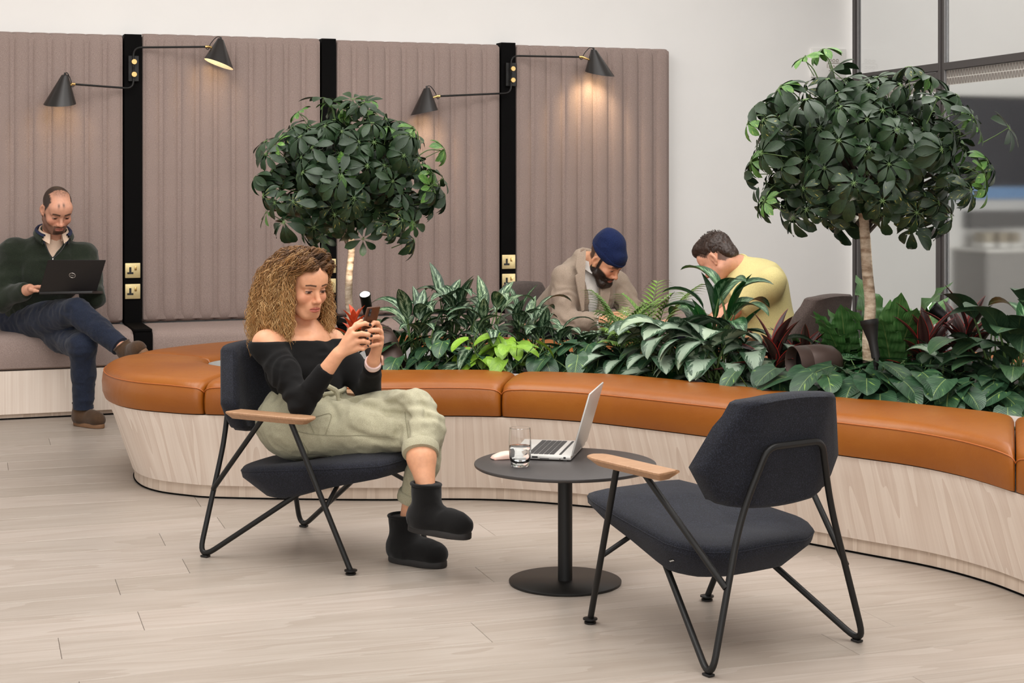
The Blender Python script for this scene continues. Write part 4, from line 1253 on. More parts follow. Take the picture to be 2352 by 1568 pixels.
for i, (px, Y, n, s, zu, wh) in enumerate(((1780, 6.85, 26, .88, .16, 'nearest the yellow shirt'), (1842, 7.0, 18, .82, .12, 'before the brown chair back'), (2130, 6.75, 28, .92, .20, 'right of the tree'), (2222, 6.8, 34, .95, .24, 'tallest, under the big ribbed leaf'))):
    plant('cordyline', 'dark red plant with bright red leaf margins, ' + wh, 'plant', B(px, Y), 'cordyline', n, s, .02, 90 + i, zup=zu, group='dark red cordylines', tilt=(-.1, .3))
for i, (px, Y, n, s, wh) in enumerate(((2045, 6.98, 14, 1.42, 'right of the tree trunk'), (1958, 7.1, 11, 1.2, 'left of the tree trunk'), (1905, 7.0, 9, .75, 'low, before the brown chair'))):
    plant('birds_nest_fern', 'crinkled green fern ' + wh, 'fern', B(px, Y), 'fern', n, s, .03, 100 + i, group='crinkled ferns')
for i, (px, Y, n, s, wh) in enumerate(((1830, 6.56, 10, 1.05, 'before the bronze can light'), (1905, 6.50, 11, 1.1, 'above the empty chair'), (1985, 6.42, 13, 1.1, 'below the flared black spotlight'), (2060, 6.40, 13, 1.15, 'right of the empty chair'), (2150, 6.34, 13, 1.05, 'below the dark red plants'), (2240, 6.26, 12, .95, 'near the right edge'), (2325, 6.2, 11, .95, 'at the right edge of the photo'), (1765, 6.70, 10, .9, 'left of the bronze can light'))):
    plant('heartleaf_vine', 'large heart leaved green plant ' + wh, 'plant', B(px, Y), 'pothos_big', n, s, .10, 110 + i, order=False, tilt=(-.2, .3), zup=.06, group='large heart leaved plants at the right', az0=-1.6, azr=1.5)
for i, (px, Y, n, s, zu, wh) in enumerate(((2335, 6.42, 18, 1.05, .04, 'at the right edge, hanging over'), (2275, 6.6, 12, .95, .12, 'left of the one at the edge'), (2400, 6.6, 12, 1.1, .12, 'cut by the right edge'))):
    plant('ribbed_plant', 'large ribbed dark leaved plant ' + wh, 'plant', B(px, Y), 'ribbed', n, s, .05, 130 + i, zup=zu, group='large ribbed plants', az0=-1.9, azr=1.9)
for i, (px, Y, n, wh) in enumerate(((2110, 6.6, 18, 'below the left big dark red plant'), (2190, 6.52, 18, 'below the right big dark red plant'), (2030, 6.62, 14, 'at the foot of the tree'), (2300, 6.40, 18, 'low by the leather at the right'), (1900, 6.85, 14, 'behind the bronze can light'), (1690, 7.2, 14, 'behind the broad silver leaves'))):
    plant('leafy_plant', 'small pointed dark green leafy plant ' + wh, 'plant', B(px, Y), 'ribbed_small' if i % 2 else 'calad', n, 1.0, .09, 140 + i, order=False, zup=.08, group='small leafy fillers')
plant('silver_aglaonema', 'silver streaked leaves before the dark red plants at the right', 'plant', B(2140, 6.52), 'silverbay', 9, .9, .06, 150, zup=.1)
# the bed carries on past the right edge of the picture
for i, (x, y, key, n, wh) in enumerate(((2.35, 6.6, 'pothos_big', 16, 'low'), (2.25, 7.1, 'striped', 16, 'tall'), (2.7, 6.3, 'silverbay', 18, 'silver leaved'), (2.75, 7.0, 'cordyline', 24, 'dark red'), (2.5, 5.8, 'pothos_big', 16, 'round leaved'))):
    plant('leafy_plant', wh + ' plant beyond the right edge of the photo', 'plant', Vector((x, y, SOILZ)), key, n, 1.05, .1, 170 + i, zup=.1, group='plants past the right edge')
br = plant('bromeliad', 'orange red bromeliad in front of the left tree trunk', 'flower', B(815, 7.3, .60), 'bract', 16, 1.0, .004, 151, zup=.10, tilt=(-.05, .1))
MB().tube([B(815, 7.3, SOILZ), B(815, 7.3, .62)], .012, 8).build('stem', M_PETIOLE, br)
plant('', '', '', None, 'strapdark', 6, .5, .01, 152, parent=br, tilt=(-.1, .2))

# ------------------------------------------------------------------ umbrella trees
def umbrella_leaf(seed, mat, Lf=.088, n=8, droop=.5):
    r = random.Random(seed); mb = MB()
    pl_ = .10
    mb.tube([(0, 0, 0), (0, 0, pl_ * .5), (.004, 0, pl_)], [.0022, .0018, .0016], 5, mi=1, cap=False)
    for i in range(n):
        az = 2 * math.pi * i / n + r.uniform(-.15, .15)
        dd = droop + r.uniform(-.2, .2)
        st_ = np.array([.004 + .012 * math.cos(az), .012 * math.sin(az), pl_ - .002])
        LL = Lf * r.uniform(.78, 1.12)
        blade(mb, st_, .15 - dd * .5, LL, LL * .44, 'obov', bend=dd, cup=.25, nl=6, nw=2, az=az, roll=r.uniform(-.25, .25))
        mb.tube([(.004, 0, pl_), tuple(st_)], .0013, 4, mi=1, cap=False)
    me = mb.mesh('leaf', None, True, uv=True)
    me.materials.append(LM[mat]); me.materials.append(M_PETIOLE)
    return me
UL = [umbrella_leaf(1, 'schefflera', .092, 8, .7), umbrella_leaf(2, 'schefflera', .10, 8, .95), umbrella_leaf(3, 'schefflera', .084, 7, .5), umbrella_leaf(4, 'schefflera', .095, 9, 1.15)]
UY = [umbrella_leaf(5, 'schefflera_young', .075, 8, .5), umbrella_leaf(6, 'schefflera_young', .08, 7, .8)]
UV_ = [umbrella_leaf(7, 'schefflera_yellow', .09, 8, 1.1), umbrella_leaf(8, 'schefflera_yellow', .085, 7, .9)]
def barkmat():
    m, nt, N, L, bs = _new('pale_bark')
    v = mapping(nt, (1, 1, 1))
    n1 = noise(nt, mapping(nt, (14, 14, 60)), 1.0, 4, .6)
    n2 = noise(nt, v, 14, 4, .65)
    L.new(ramp(nt, mth(nt, 'ADD', mth(nt, 'MULTIPLY', n1, .5), mth(nt, 'MULTIPLY', n2, .5)), [(.36, S(96, 74, 56)), (.47, S(168, 144, 120)), (.6, S(212, 194, 172))]), bs.inputs['Base Color'])
    bs.inputs['Roughness'].default_value = .8
    bump(nt, bs, n1, .5, .006)
    return m
M_BARK = barkmat()
def tree(label, base, topz, rt, center, rx, rz, n, sprigs, seed, lean=0.0, flat=.0):
    r = random.Random(seed)
    t = empty('umbrella_tree', label, 'tree', base)
    b = Vector(base); c = Vector(center)
    tp = Vector((c.x, c.y, topz))
    pts = [b + (tp - b) * k / 6 + Vector((r.uniform(-1, 1) * .008, r.uniform(-1, 1) * .008, 0)) for k in range(7)]
    MB().tube(catmull(pts, 4), [rt * (1.08 - .2 * k / 24) for k in range(25)], 14).build('trunk', M_BARK, t)
    fb = MB()
    for k in range(34):
        th = r.uniform(0, 2 * math.pi); el = r.uniform(-.35, 1.25)
        e = c + Vector((rx * .72 * math.cos(th) * math.cos(el), rx * .72 * math.sin(th) * math.cos(el), rz * .72 * math.sin(el)))
        s0 = tp + Vector((0, 0, r.uniform(-.12, .12)))
        mid = (s0 + e) / 2 + Vector((0, 0, .03 + .05 * r.random()))
        fb.tube(catmull([s0, mid, e], 4), [.008 - .0055 * q / 8 for q in range(9)], 5, cap=False)
    fb.build('branch', M_DKSTEM, t)
    li = wm(t).inverted()
    def put(me, p, out, sc_):
        o = bpy.data.objects.new('leaf', me); COL.objects.link(o); o.parent = t
        q = out.normalized().to_track_quat('Z', 'Y').to_matrix().to_4x4()
        o.matrix_basis = li @ Matrix.Translation(p) @ q @ Matrix.Rotation(r.uniform(0, 6.28), 4, 'Z') @ Matrix.Scale(sc_, 4)
    ga = GOLD
    for i in range(n):
        u_ = (i + .5) / n
        zz = 1 - 1.84 * u_                                   # 1 .. -.84
        th = i * ga + r.uniform(-.3, .3)
        rr = math.sqrt(max(0, 1 - zz * zz))
        sh_ = r.choice((1.06, .97, .90, .80, .62)) * r.uniform(.92, 1.06)
        lump = 1 + .13 * math.sin(3 * th + seed + 2 * zz) + .10 * math.sin(5 * th + 2 * zz * 3 + seed)
        dvec = Vector((rr * math.cos(th), rr * math.sin(th), zz))
        zs_ = rz * (1.0 if zz > 0 else 1.0)
        p = c + Vector((dvec.x * rx * sh_ * lump, dvec.y * rx * sh_ * lump, dvec.z * zs_ * sh_ * (1 + .05 * math.sin(4 * th))))
        out = Vector((dvec.x * 1.15, dvec.y * 1.15, dvec.z * .55 + .45)) + Vector((r.uniform(-.55, .55), r.uniform(-.55, .55), r.uniform(-.35, .35)))
        q = r.random()
        me = r.choice(UV_) if (zz < -.1 and q < .5) else (r.choice(UY) if q < .09 else (r.choice(UV_) if q < .22 else r.choice(UL)))
        put(me, p - out.normalized() * .09, out, r.uniform(.86, 1.2))
    for (px, py, Y, sc_) in sprigs:
        p = Q(px, py, Y)
        out = (p - c); out.z = abs(out.z) * .8 + .1
        base_ = c + (p - c) * .72
        sp = MB().tube(catmull([base_, (base_ + p) / 2 + Vector((0, 0, .02)), p], 4), .0026, 5, cap=False)
        sp.build('twig', M_PETIOLE, t)
        put(r.choice(UY), p - out.normalized() * .08 * sc_, out, sc_)
    return t
YL = 7.85
tree('clipped umbrella tree with pale thin trunk, behind the seated woman', B(806, YL), Q(806, 520, YL).z, .0185, Q(803, 412, YL), .385, .335, 215,
     [(1012, 345, 7.8, 1.0), (985, 400, 7.7, .9), (945, 300, 7.7, .9), (640, 335, 7.7, .9), (690, 262, 7.8, .8), (760, 240, 7.8, .8), (845, 236, 7.8, .8), (620, 490, 7.7, .9), (940, 505, 7.7, .9)], 3)
YR = 6.72
tree('wide umbrella tree with a thick flaking trunk, in front of the glass wall', B(2003, YR), Q(1985, 480, YR).z, .0235, Q(1985, 362, YR), .455, .345, 235,
     [(1895, 122, 6.7, 1.0), (1850, 140, 6.65, .9), (1800, 205, 6.65, .95), (1725, 288, 6.65, .9), (1735, 375, 6.6, 1.0), (1765, 465, 6.6, 1.0), (2215, 262, 6.6, 1.0), (2240, 300, 6.6, .9), (2250, 400, 6.55, 1.1), (2120, 180, 6.6, .9), (2255, 440, 6.55, .9)], 8)
# ------------------------------------------------------------------ implicit-surface modelling for figures and clothes
def vnoise(P, freq, seed=0):
    P = P * np.asarray(freq)
    i = np.floor(P).astype(np.int64); f = P - i; f = f * f * (3 - 2 * f)
    def h(x, y, z):
        n = (x * 374761393 + y * 668265263 + z * 2147483647 + seed * 1274126177) & 0xffffffff
        n = ((n ^ (n >> 13)) * 1274126177) & 0xffffffff
        return ((n ^ (n >> 16)) & 0xffff) / 65535.0
    r = 0
    for a in (0, 1):
        for b in (0, 1):
            for c in (0, 1):
                w = (f[:, 0] if a else 1 - f[:, 0]) * (f[:, 1] if b else 1 - f[:, 1]) * (f[:, 2] if c else 1 - f[:, 2])
                r = r + w * h(i[:, 0] + a, i[:, 1] + b, i[:, 2] + c)
    return r * 2 - 1
class SDF:
    def __init__(s): s.p = []
    def cap(s, a, b, r0, r1=None, k=.012, sub=False, flat=False):
        a = np.array(a[:], float); b = np.array(b[:], float); r1 = r0 if r1 is None else r1
        m = max(r0, r1)
        ab = b - a; L2 = ab @ ab + 1e-12; ax = ab / math.sqrt(L2)
        def f(P):
            t = np.clip(((P - a) @ ab) / L2, 0, 1)
            d = np.linalg.norm(P - a - t[..., None] * ab, axis=-1) - (r0 + (r1 - r0) * t)
            if flat: d = np.maximum(d, (P - b) @ ax)
            return d
        s.p.append((f, np.minimum(a, b) - m, np.maximum(a, b) + m, k, sub)); return s
    def chain(s, pts, rs, k=.012, **kw):
        for i in range(len(pts) - 1): s.cap(pts[i], pts[i + 1], rs[i], rs[i + 1], k, **kw)
        return s
    def ell(s, c, r, R=None, k=.012, sub=False):
        c = np.array(c[:], float); r = np.array(r, float); R = np.eye(3) if R is None else np.array(R)
        ext = np.sqrt(((R * r) ** 2).sum(1))
        def f(P):
            q = (P - c) @ R
            k0 = np.linalg.norm(q / r, axis=-1); k1 = np.linalg.norm(q / (r * r), axis=-1) + 1e-9
            return k0 * (k0 - 1) / k1
        s.p.append((f, c - ext, c + ext, k, sub)); return s
    def cut(s, p, n, lo, hi, k=.002):
        """remove everything on the +n side of the plane, inside the box lo..hi"""
        p = np.array(p[:], float); n = np.array(n[:], float); n /= np.linalg.norm(n)
        s.p.append((lambda P: -((P - p) @ n), np.array(lo[:], float), np.array(hi[:], float), k, True)); return s
    def axes(s, lo, hi, h, fine):
        out = []
        for d in range(3):
            x = lo[d]; A = [x]
            while x < hi[d]:
                st = h
                for (fl, fh, fs) in fine:
                    if fl[d] - h < x < fh[d]: st = min(st, fs)
                x += st; A.append(x)
            out.append(np.array(A, dtype=np.float32))
        return out
    def mesh(s, h=.007, fine=()):
        add = [q for q in s.p if not q[4]]
        lo = np.min([q[1] for q in add], 0) - 3 * h; hi = np.max([q[2] for q in add], 0) + 3 * h
        X, Y, Z = s.axes(lo, hi, h, [(np.array(a[:]), np.array(b[:]), c) for a, b, c in fine])
        D = np.full((len(X), len(Y), len(Z)), .2, dtype=np.float32)
        for f, a, b, k, sub in s.p:
            m = k + 2.2 * h if not sub or True else 0
            sl = [slice(max(0, np.searchsorted(A, a[d] - m) - 1), np.searchsorted(A, b[d] + m) + 1) for d, A in enumerate((X, Y, Z))]
            if any(q.stop - q.start < 1 for q in sl): continue
            P = np.stack(np.meshgrid(X[sl[0]], Y[sl[1]], Z[sl[2]], indexing='ij'), -1)
            d = f(P.astype(np.float64)).astype(np.float32)
            B0 = D[sl[0], sl[1], sl[2]]
            if sub:
                t = np.clip(.5 - .5 * (B0 + d) / k, 0, 1)
                D[sl[0], sl[1], sl[2]] = B0 * (1 - t) - d * t + k * t * (1 - t)
            else:
                t = np.clip(.5 + .5 * (B0 - d) / k, 0, 1)
                D[sl[0], sl[1], sl[2]] = B0 * (1 - t) + d * t - k * t * (1 - t)
        return s.nets(D, (X, Y, Z))
    def nets(s, D, A):
        S_ = D < 0
        n = D.shape
        c = np.zeros((n[0] - 1, n[1] - 1, n[2] - 1), dtype=np.int8)
        for i in (0, 1):
            for j in (0, 1):
                for k in (0, 1):
                    c += S_[i:n[0] - 1 + i, j:n[1] - 1 + j, k:n[2] - 1 + k]
        act = np.argwhere((c > 0) & (c < 8))
        idx = np.full(c.shape, -1, dtype=np.int32)
        idx[act[:, 0], act[:, 1], act[:, 2]] = np.arange(len(act))
        cor = [(i, j, k) for i in (0, 1) for j in (0, 1) for k in (0, 1)]
        val = {q: D[act[:, 0] + q[0], act[:, 1] + q[1], act[:, 2] + q[2]] for q in cor}
        pos = {q: np.stack([A[d][act[:, d] + q[d]] for d in range(3)], 1) for q in cor}
        acc = np.zeros((len(act), 3)); cnt = np.zeros(len(act))
        for q in cor:
            for d in range(3):
                if q[d]: continue
                r = tuple(1 if e == d else q[e] for e in range(3))
                v0, v1 = val[q], val[r]
                cr = (v0 < 0) != (v1 < 0)
                t = np.where(cr, v0 / np.where(cr, v0 - v1, 1), 0)
                acc += np.where(cr[:, None], pos[q] + t[:, None] * (pos[r] - pos[q]), 0); cnt += cr
        V = acc / cnt[:, None]
        F = []
        for d in range(3):
            e = [0, 0, 0]; e[d] = 1
            s0 = S_[:n[0] - e[0], :n[1] - e[1], :n[2] - e[2]]; s1 = S_[e[0]:, e[1]:, e[2]:]
            ed = np.argwhere(s0 != s1)
            a, b = [(1, 2), (2, 0), (0, 1)][d]
            ok = (ed[:, a] > 0) & (ed[:, b] > 0) & (ed[:, a] < c.shape[a]) & (ed[:, b] < c.shape[b]) & (ed[:, d] < c.shape[d])
            ed = ed[ok]
            fl = s0[ed[:, 0], ed[:, 1], ed[:, 2]]
            def g(da, db):
                q = ed.copy(); q[:, a] += da; q[:, b] += db
                return idx[q[:, 0], q[:, 1], q[:, 2]]
            quad = np.stack([g(-1, -1), g(0, -1), g(0, 0), g(-1, 0)], 1)
            quad[~fl] = quad[~fl][:, ::-1]
            F.append(quad)
        F = np.concatenate(F)
        return V, F[(F >= 0).all(1)]
def vnormals(V, F):
    n = np.cross(V[F[:, 2]] - V[F[:, 0]], V[F[:, 3]] - V[F[:, 1]])
    N = np.zeros_like(V)
    for k in range(4): np.add.at(N, F[:, k], n)
    return N / (np.linalg.norm(N, axis=1)[:, None] + 1e-12)
def smooth(V, F, it=2, lam=.5):
    for _ in range(it):
        acc = np.zeros_like(V); cnt = np.zeros(len(V))
        for k in range(4):
            a, b = F[:, k], F[:, (k + 1) % 4]
            np.add.at(acc, a, V[b]); np.add.at(acc, b, V[a]); np.add.at(cnt, a, 1); np.add.at(cnt, b, 1)
        V = V + lam * (acc / np.maximum(cnt, 1)[:, None] - V)
    return V
def sdf_obj(name, sdf, mat, parent, h=.007, fine=(), sm=1, disp=None, col=None, label=None):
    V, F = sdf.mesh(h, fine)
    if sm: V = smooth(V, F, sm)
    if disp is not None: V = V + vnormals(V, F) * disp(V)[:, None]
    me = bpy.data.meshes.new(name)
    L = to_local(V, parent)
    me.vertices.add(len(L)); me.vertices.foreach_set('co', L.astype(np.float32).ravel())
    me.loops.add(F.size); me.loops.foreach_set('vertex_index', F.astype(np.int32).ravel())
    me.polygons.add(len(F)); me.polygons.foreach_set('loop_start', np.arange(0, F.size, 4, dtype=np.int32))
    me.polygons.foreach_set('use_smooth', [True] * len(F))
    me.update(calc_edges=True); me.validate()
    if col is not None:
        c = col(V)
        at = me.attributes.new('Col', 'FLOAT_COLOR', 'POINT')
        at.data.foreach_set('color', np.concatenate([c, np.ones((len(c), 1))], 1).astype(np.float32).ravel())
    o = link(name, me, mat, parent)
    if label: o['label'] = label
    return o
def folds(seed, amp, freq, amp2=0.0, freq2=(40, 40, 40)):
    """soft cloth creases: ridged noise, finer where freq is high"""
    def f(V):
        w = np.stack([vnoise(V + 7.1, np.array(freq) * .5, seed + 5), vnoise(V + 3.3, np.array(freq) * .5, seed + 6), vnoise(V, np.array(freq) * .5, seed + 7)], 1) * .02
        n = vnoise(V + w, freq, seed)
        d = amp * (1 - 2 * np.abs(n)) * .6 + amp * .4 * n
        if amp2: d = d + amp2 * (1 - 2 * np.abs(vnoise(V + w, freq2, seed + 2)))
        return d
    return f
def lin(r, g, b): return np.array(S(r, g, b)[:3])
def head_rot(theta, pitch, roll=0.0):
    """columns: right, forward, up; theta = heading of the face in the floor plane, pitch < 0 looks down"""
    R = Matrix.Rotation(math.radians(theta - 90), 3, 'Z') @ Matrix.Rotation(math.radians(pitch), 3, 'X') @ Matrix.Rotation(math.radians(roll), 3, 'Y')
    return np.array(R)
def add_head(sd, o, R, sc=1.0, male=False, nose=1.0):
    o = np.array(o[:], float)
    def T(x, y, z): return o + R @ (np.array([x, y, z]) * sc)
    def E(c, r, k=.012, sub=False, RR=None): sd.ell(T(*c), np.array(r) * sc, R if RR is None else R @ RR, k * sc, sub)
    def C(a, b, r0, r1, k=.01, sub=False): sd.cap(T(*a), T(*b), r0 * sc, r1 * sc, k * sc, sub)
    E((0, -.018, .035), (.073, .093, .080), .01)
    fw = 1.0 if male else .87
    E((0, .022, -.012), (.064 if male else .0605, .066, .082), .03)
    E((0, .036, -.066), (.050 if male else .046, .050, .040), .03)
    C((-.018, .070, -.098), (.018, .070, -.098), .016, .016, .022)
    for s in (-1, 1):
        C((s * (.052 if male else .046), .0, -.062), (s * .028, .052, -.088), .018, .016, .025)
        E((s * .040, .060, -.030), (.024, .022, .022), .02)
        C((s * .012, .083, .020), (s * .044, .070, .019), .0105, .008, .014)
    E((0, .058, .045), (.058, .034, .032), .03)
    for s in (-1, 1): E((s * .031, .098, -.002), (.017, .017, .0125), .010, True)
    for s in (-1, 1):
        E((s * .0315, .0735, -.002), (.0150, .0135, .0122), .004)
        C((s * .018, .0838, .0025), (s * .044, .0775, .0015), .0028, .0022, .003)      # upper lid edge
        C((s * .020, .0835, -.0105), (s * .042, .0785, -.0085), .0016, .0014, .004)
    C((0, .082, .012), (0, .104 * nose, -.030), .0075, .0098, .012)
    E((0, .107 * nose, -.0345), (.0115 * fw, .0112, .0102 * fw), .008)
    for s in (-1, 1):
        E((s * .0125 * fw, .096, -.0385), (.0082 * fw, .0105, .0078 * fw), .006)
        E((s * .0062, .102, -.0455), (.0040, .0055, .0036), .003, True)
    E((0, .080, -.064), (.028, .016, .024), .018)
    C((-.019, .0862, -.0660), (0, .0958, -.0635), .0030, .0040, .004); C((0, .0958, -.0635), (.019, .0862, -.0660), .0040, .0030, .004)
    C((-.015, .0868, -.0735), (.015, .0868, -.0735), .0045, .0045, .005); E((0, .0930, -.0738), (.0125, .0055, .0048), .005)
    C((-.020, .0925, -.0690), (0, .1010, -.0688), .0016, .0016, .003, True); C((0, .1010, -.0688), (.020, .0925, -.0690), .0016, .0016, .003, True)
    for s in (-1, 1):
        RR = np.array(Matrix.Rotation(s * .45, 3, 'Z') @ Matrix.Rotation(-.12, 3, 'X'))
        E((s * .074, -.012, -.008), (.0085, .020, .031), .006, False, RR)
        E((s * .080, -.006, -.006), (.006, .010, .017), .005, True, RR)
        E((s * .072, -.004, -.036), (.007, .009, .010), .006)
    return T
def head_col(o, R, sc, base, lip, brow, female=False, beard=None, scalp=None, eye=(58, 40, 30)):
    o = np.array(o[:], float)
    def f(V, C):
        q = (V - o) @ R / sc
        x, y, z = np.abs(q[:, 0]), q[:, 1], q[:, 2]
        hd = (np.linalg.norm(q, axis=1) < .17)
        def mixm(m, c, w=1.0):
            m = np.clip(m, 0, 1) * w
            m = np.where(hd, m, 0)
            C[:] = C * (1 - m[:, None]) + c * m[:, None]
        bl = np.exp(-(((x - .043) / .022) ** 2 + ((z + .028) / .022) ** 2)) * (y > .03)
        mixm(bl * .35, lin(204, 116, 92)); mixm(np.exp(-((x / .016) ** 2 + ((z + .036) / .014) ** 2)) * (y > .08) * .3, lin(204, 116, 92))
        if scalp is not None:
            m = scalp(q); mixm(m, lin(*brow))
        if beard is not None:
            m = beard(q); mixm(m, lin(38, 28, 24))
        lipm = np.clip(1.25 - np.sqrt((x / .0215) ** 2 + ((z + .069) / .0092) ** 2), 0, .25) * 4 * (y > .078)
        mixm(lipm, lin(*lip), .85)
        mixm(np.clip(1.6 - np.abs(z + .0684 + .02 * x) / .0012, 0, 1) * (x < .020) * (y > .08), lin(112, 54, 48), .8)
        bz = .0225 + .10 * (x - .012) - 2.6 * np.maximum(0, x - .034) ** 1.0 * .10
        wd = (.0023 if female else .0034) - .02 * np.maximum(0, x - .03)
        mixm(np.clip(2 - np.abs(z - bz) / np.maximum(wd, .0012), 0, 1) * (x > .0115) * (x < .050) * (y > .05), lin(*brow), .9)
        ex = (x - .0315)
        lidz = .0005 - 6.0 * ex ** 2 - .0
        op = (np.abs(ex) < .0135) * (y > .06)
        lowz = -.0085 + 10 * ex ** 2
        slit = op * (z < lidz) * (z > lowz)
        mixm(slit.astype(float), lin(176, 148, 132), .8)
        mixm(slit * (np.abs(ex) < .0072), lin(*eye))
        mixm(np.clip(1.7 - np.abs(z - lidz) / (.0017 if female else .0013), 0, 1) * op, lin(38, 26, 22), .95)
        mixm(np.clip(1.4 - np.abs(z - lowz) / .0011, 0, 1) * op, lin(92, 60, 50), .5)
        mixm(np.exp(-((ex / .016) ** 2 + ((z - .006) / .006) ** 2)) * (y > .05), lin(150, 98, 76), .5 if female else .3)
        return C
    return f
def strands(name, paths, rad, mat, parent, cols=None, n=4, taper=True):
    """many thin locks in one hair mesh; paths = list of (m,3) arrays; cols = matching per-point colours"""
    VV = []; FF = []; CC = []; b = 0
    for i, P in enumerate(paths):
        m = len(P)
        T = np.gradient(P, axis=0); T /= np.linalg.norm(T, axis=1)[:, None] + 1e-9
        up = np.array([0.3, 0.2, 1.0])
        U = np.cross(T, up); U /= np.linalg.norm(U, axis=1)[:, None] + 1e-9
        Wv = np.cross(T, U)
        r = rad[i] if hasattr(rad, '__len__') else rad
        tt = np.linspace(0, 1, m)
        rr = r * (np.minimum(1, tt * 8 + .5) * (1 - .75 * tt ** 2.5) if taper else np.ones(m))
        for k in range(n):
            a = 2 * math.pi * k / n
            VV.append((P + rr[:, None] * (math.cos(a) * U + math.sin(a) * Wv)))
        ring = np.arange(m - 1)
        for k in range(n):
            k2 = (k + 1) % n
            FF.append(np.stack([b + k * m + ring, b + k2 * m + ring, b + k2 * m + ring + 1, b + k * m + ring + 1], 1))
        if cols is not None:
            for k in range(n): CC.append(cols[i])
        b += n * m
    V = np.concatenate(VV); F = np.concatenate(FF)
    me = bpy.data.meshes.new(name)
    L = to_local(V, parent)
    me.vertices.add(len(L)); me.vertices.foreach_set('co', L.astype(np.float32).ravel())
    me.loops.add(F.size); me.loops.foreach_set('vertex_index', F.astype(np.int32).ravel())
    me.polygons.add(len(F)); me.polygons.foreach_set('loop_start', np.arange(0, F.size, 4, dtype=np.int32))
    me.polygons.foreach_set('use_smooth', [True] * len(F))
    me.update(calc_edges=True)
    if cols is not None:
        c = np.concatenate(CC)
        at = me.attributes.new('Col', 'FLOAT_COLOR', 'POINT')
        at.data.foreach_set('color', np.concatenate([c, np.ones((len(c), 1))], 1).astype(np.float32).ravel())
    return link(name, me, mat, parent)
M_SKIN = attr_mat('skin', .48, .12, .12, 500)
M_HAIR = attr_mat('hair', .42, 0, 0)

from mathutils.bvhtree import BVHTree
class Proj:
    """drops picture points onto an already built surface, along the line of sight"""
    def __init__(s, o):
        if isinstance(o, tuple):
            s.t = BVHTree.FromPolygons([tuple(v) for v in o[0]], [tuple(map(int, f)) for f in o[1]]); return
        M = wm(o); me = o.data
        s.t = BVHTree.FromPolygons([M @ v.co for v in me.vertices], [p.vertices[:] for p in me.polygons])
    def __call__(s, px, py, lift=.0):
        o = Vector((0, 0, CAM_H)); d = Vector(((px - CX) / F_PX, 1, -(py - HY) / F_PX)).normalized()
        h, n, i, dist = s.t.ray_cast(o, d)
        if h is None: return None
        if n.dot(d) > 0: n = -n
        return h + n * lift
    def line(s, pts, lift=.0012, n=6):
        P = catmull([(x, y, 0) for x, y in pts], n)
        out = [s(p[0], p[1], lift) for p in P]
        return [p for p in out if p is not None]

# maker's woven tag on the empty chair's seat flank
PS = Proj([c for c in ch_e.children if c.name.startswith('seat')][0])
for sh_ in range(26, 80, 4):
    pa, pb_, pc_ = PS(1509 + sh_, 1290.5 - sh_ * .1, .001), PS(1526 + sh_, 1286.5 - sh_ * .1, .001), PS(1517 + sh_, 1284 - sh_ * .1, .001)
    if pa and pb_ and pc_ and PS(1507 + sh_, 1294 - sh_ * .1) : break
if pa and pb_ and pc_:
    ux = (pb_ - pa).normalized(); fn = ux.cross(pc_ - (pa + pb_) / 2).normalized()
    if fn.y > 0: fn = -fn
    uy = fn.cross(ux)
    TM = frame((pa + pb_) / 2, ux, uy, fn)
    MB().box((0, 0, 0), (.0135, .0045, .001), TM).build('maker_tag', M_DARKHOLE, ch_e, smooth=False, label='small woven tag')
    text_mesh('prostoria', .0064, TM @ Matrix.Translation((0, 0, .0014)), M_WHITEPL, ch_e, 'tag_lettering')
# ------------------------------------------------------------------ the woman with the phone
def boot(parent, name, org, fd, up, mat, solemat, shaft=.165, L=.235, lean=0.0, label=None, wide=1.0, rs=.052):
    fd = Vector(fd).normalized(); up = Vector(up).normalized(); up = (up - fd * up.dot(fd)).normalized()
    sd_ = up.cross(fd)
    Rm = np.array([[fd[i], sd_[i], up[i]] for i in range(3)])
    o = np.array(org[:], float)
    def T(x, y, z): return o + Rm @ np.array([x, y, z])
    s = SDF()
    s.ell(T(.085, 0, .048), (.095, .046 * wide, .048), Rm, .02)
    s.ell(T(.135, 0, .040), (.045, .042 * wide, .034), Rm, .02)
    s.ell(T(-.01, 0, .05), (.055, .043 * wide, .05), Rm, .02)
    s.cap(T(.012, 0, .05), T(.0 + lean, 0, shaft), .05, rs, .03, flat=True)
    lo = o - .3; hi = o + .3
    s.cut(T(0, 0, .018), -(Rm @ np.array([0, 0, 1])), lo, hi)
    bt = sdf_obj(name, s, mat, parent, .005, sm=1, disp=folds(7, .002, (30, 30, 30)), label=label)
    out = []
    for k in range(28):
        a = 2 * math.pi * k / 28
        x = .062 + .118 * math.cos(a); w = (.047 if math.cos(a) > 0 else .043) * wide
        y = w * math.copysign(abs(math.sin(a)) ** .75, math.sin(a))
        if -.3 < math.cos(a) < .3: y *= .94
        out.append((x, y))
    M = frame(Vector(o), fd, sd_, up)
    MB().prism(out, 0, .024, M, bev=.004).build('sole', solemat, bt, sharp=40)
    ring = [Vector(T(.0 + lean + (rs - .002) * math.cos(2 * math.pi * k / 24), (rs - .002) * math.sin(2 * math.pi * k / 24), shaft)) for k in range(24)]
    MB().tube(ring, .006, 8, closed=True).build('cuff_trim', mat, bt)
    return bt
wo = empty('person', 'woman with long curly blonde hair in a black off-shoulder top, holding up a phone', 'person', (-.706, 5.996, 0), 0)
HW = np.array([-.7675, 6.0, .9735]); RW = head_rot(-47, -13, 0)
shR, shL = Q(612, 789, 5.90), Q(762, 787, 6.14)
elR, elL = Q(694, 926, 5.74), Q(846, 898, 6.0)
wrR, wrL = Q(776, 814, 5.70), Q(858, 828, 5.83)
nkb = Q(699, 776, 6.05)
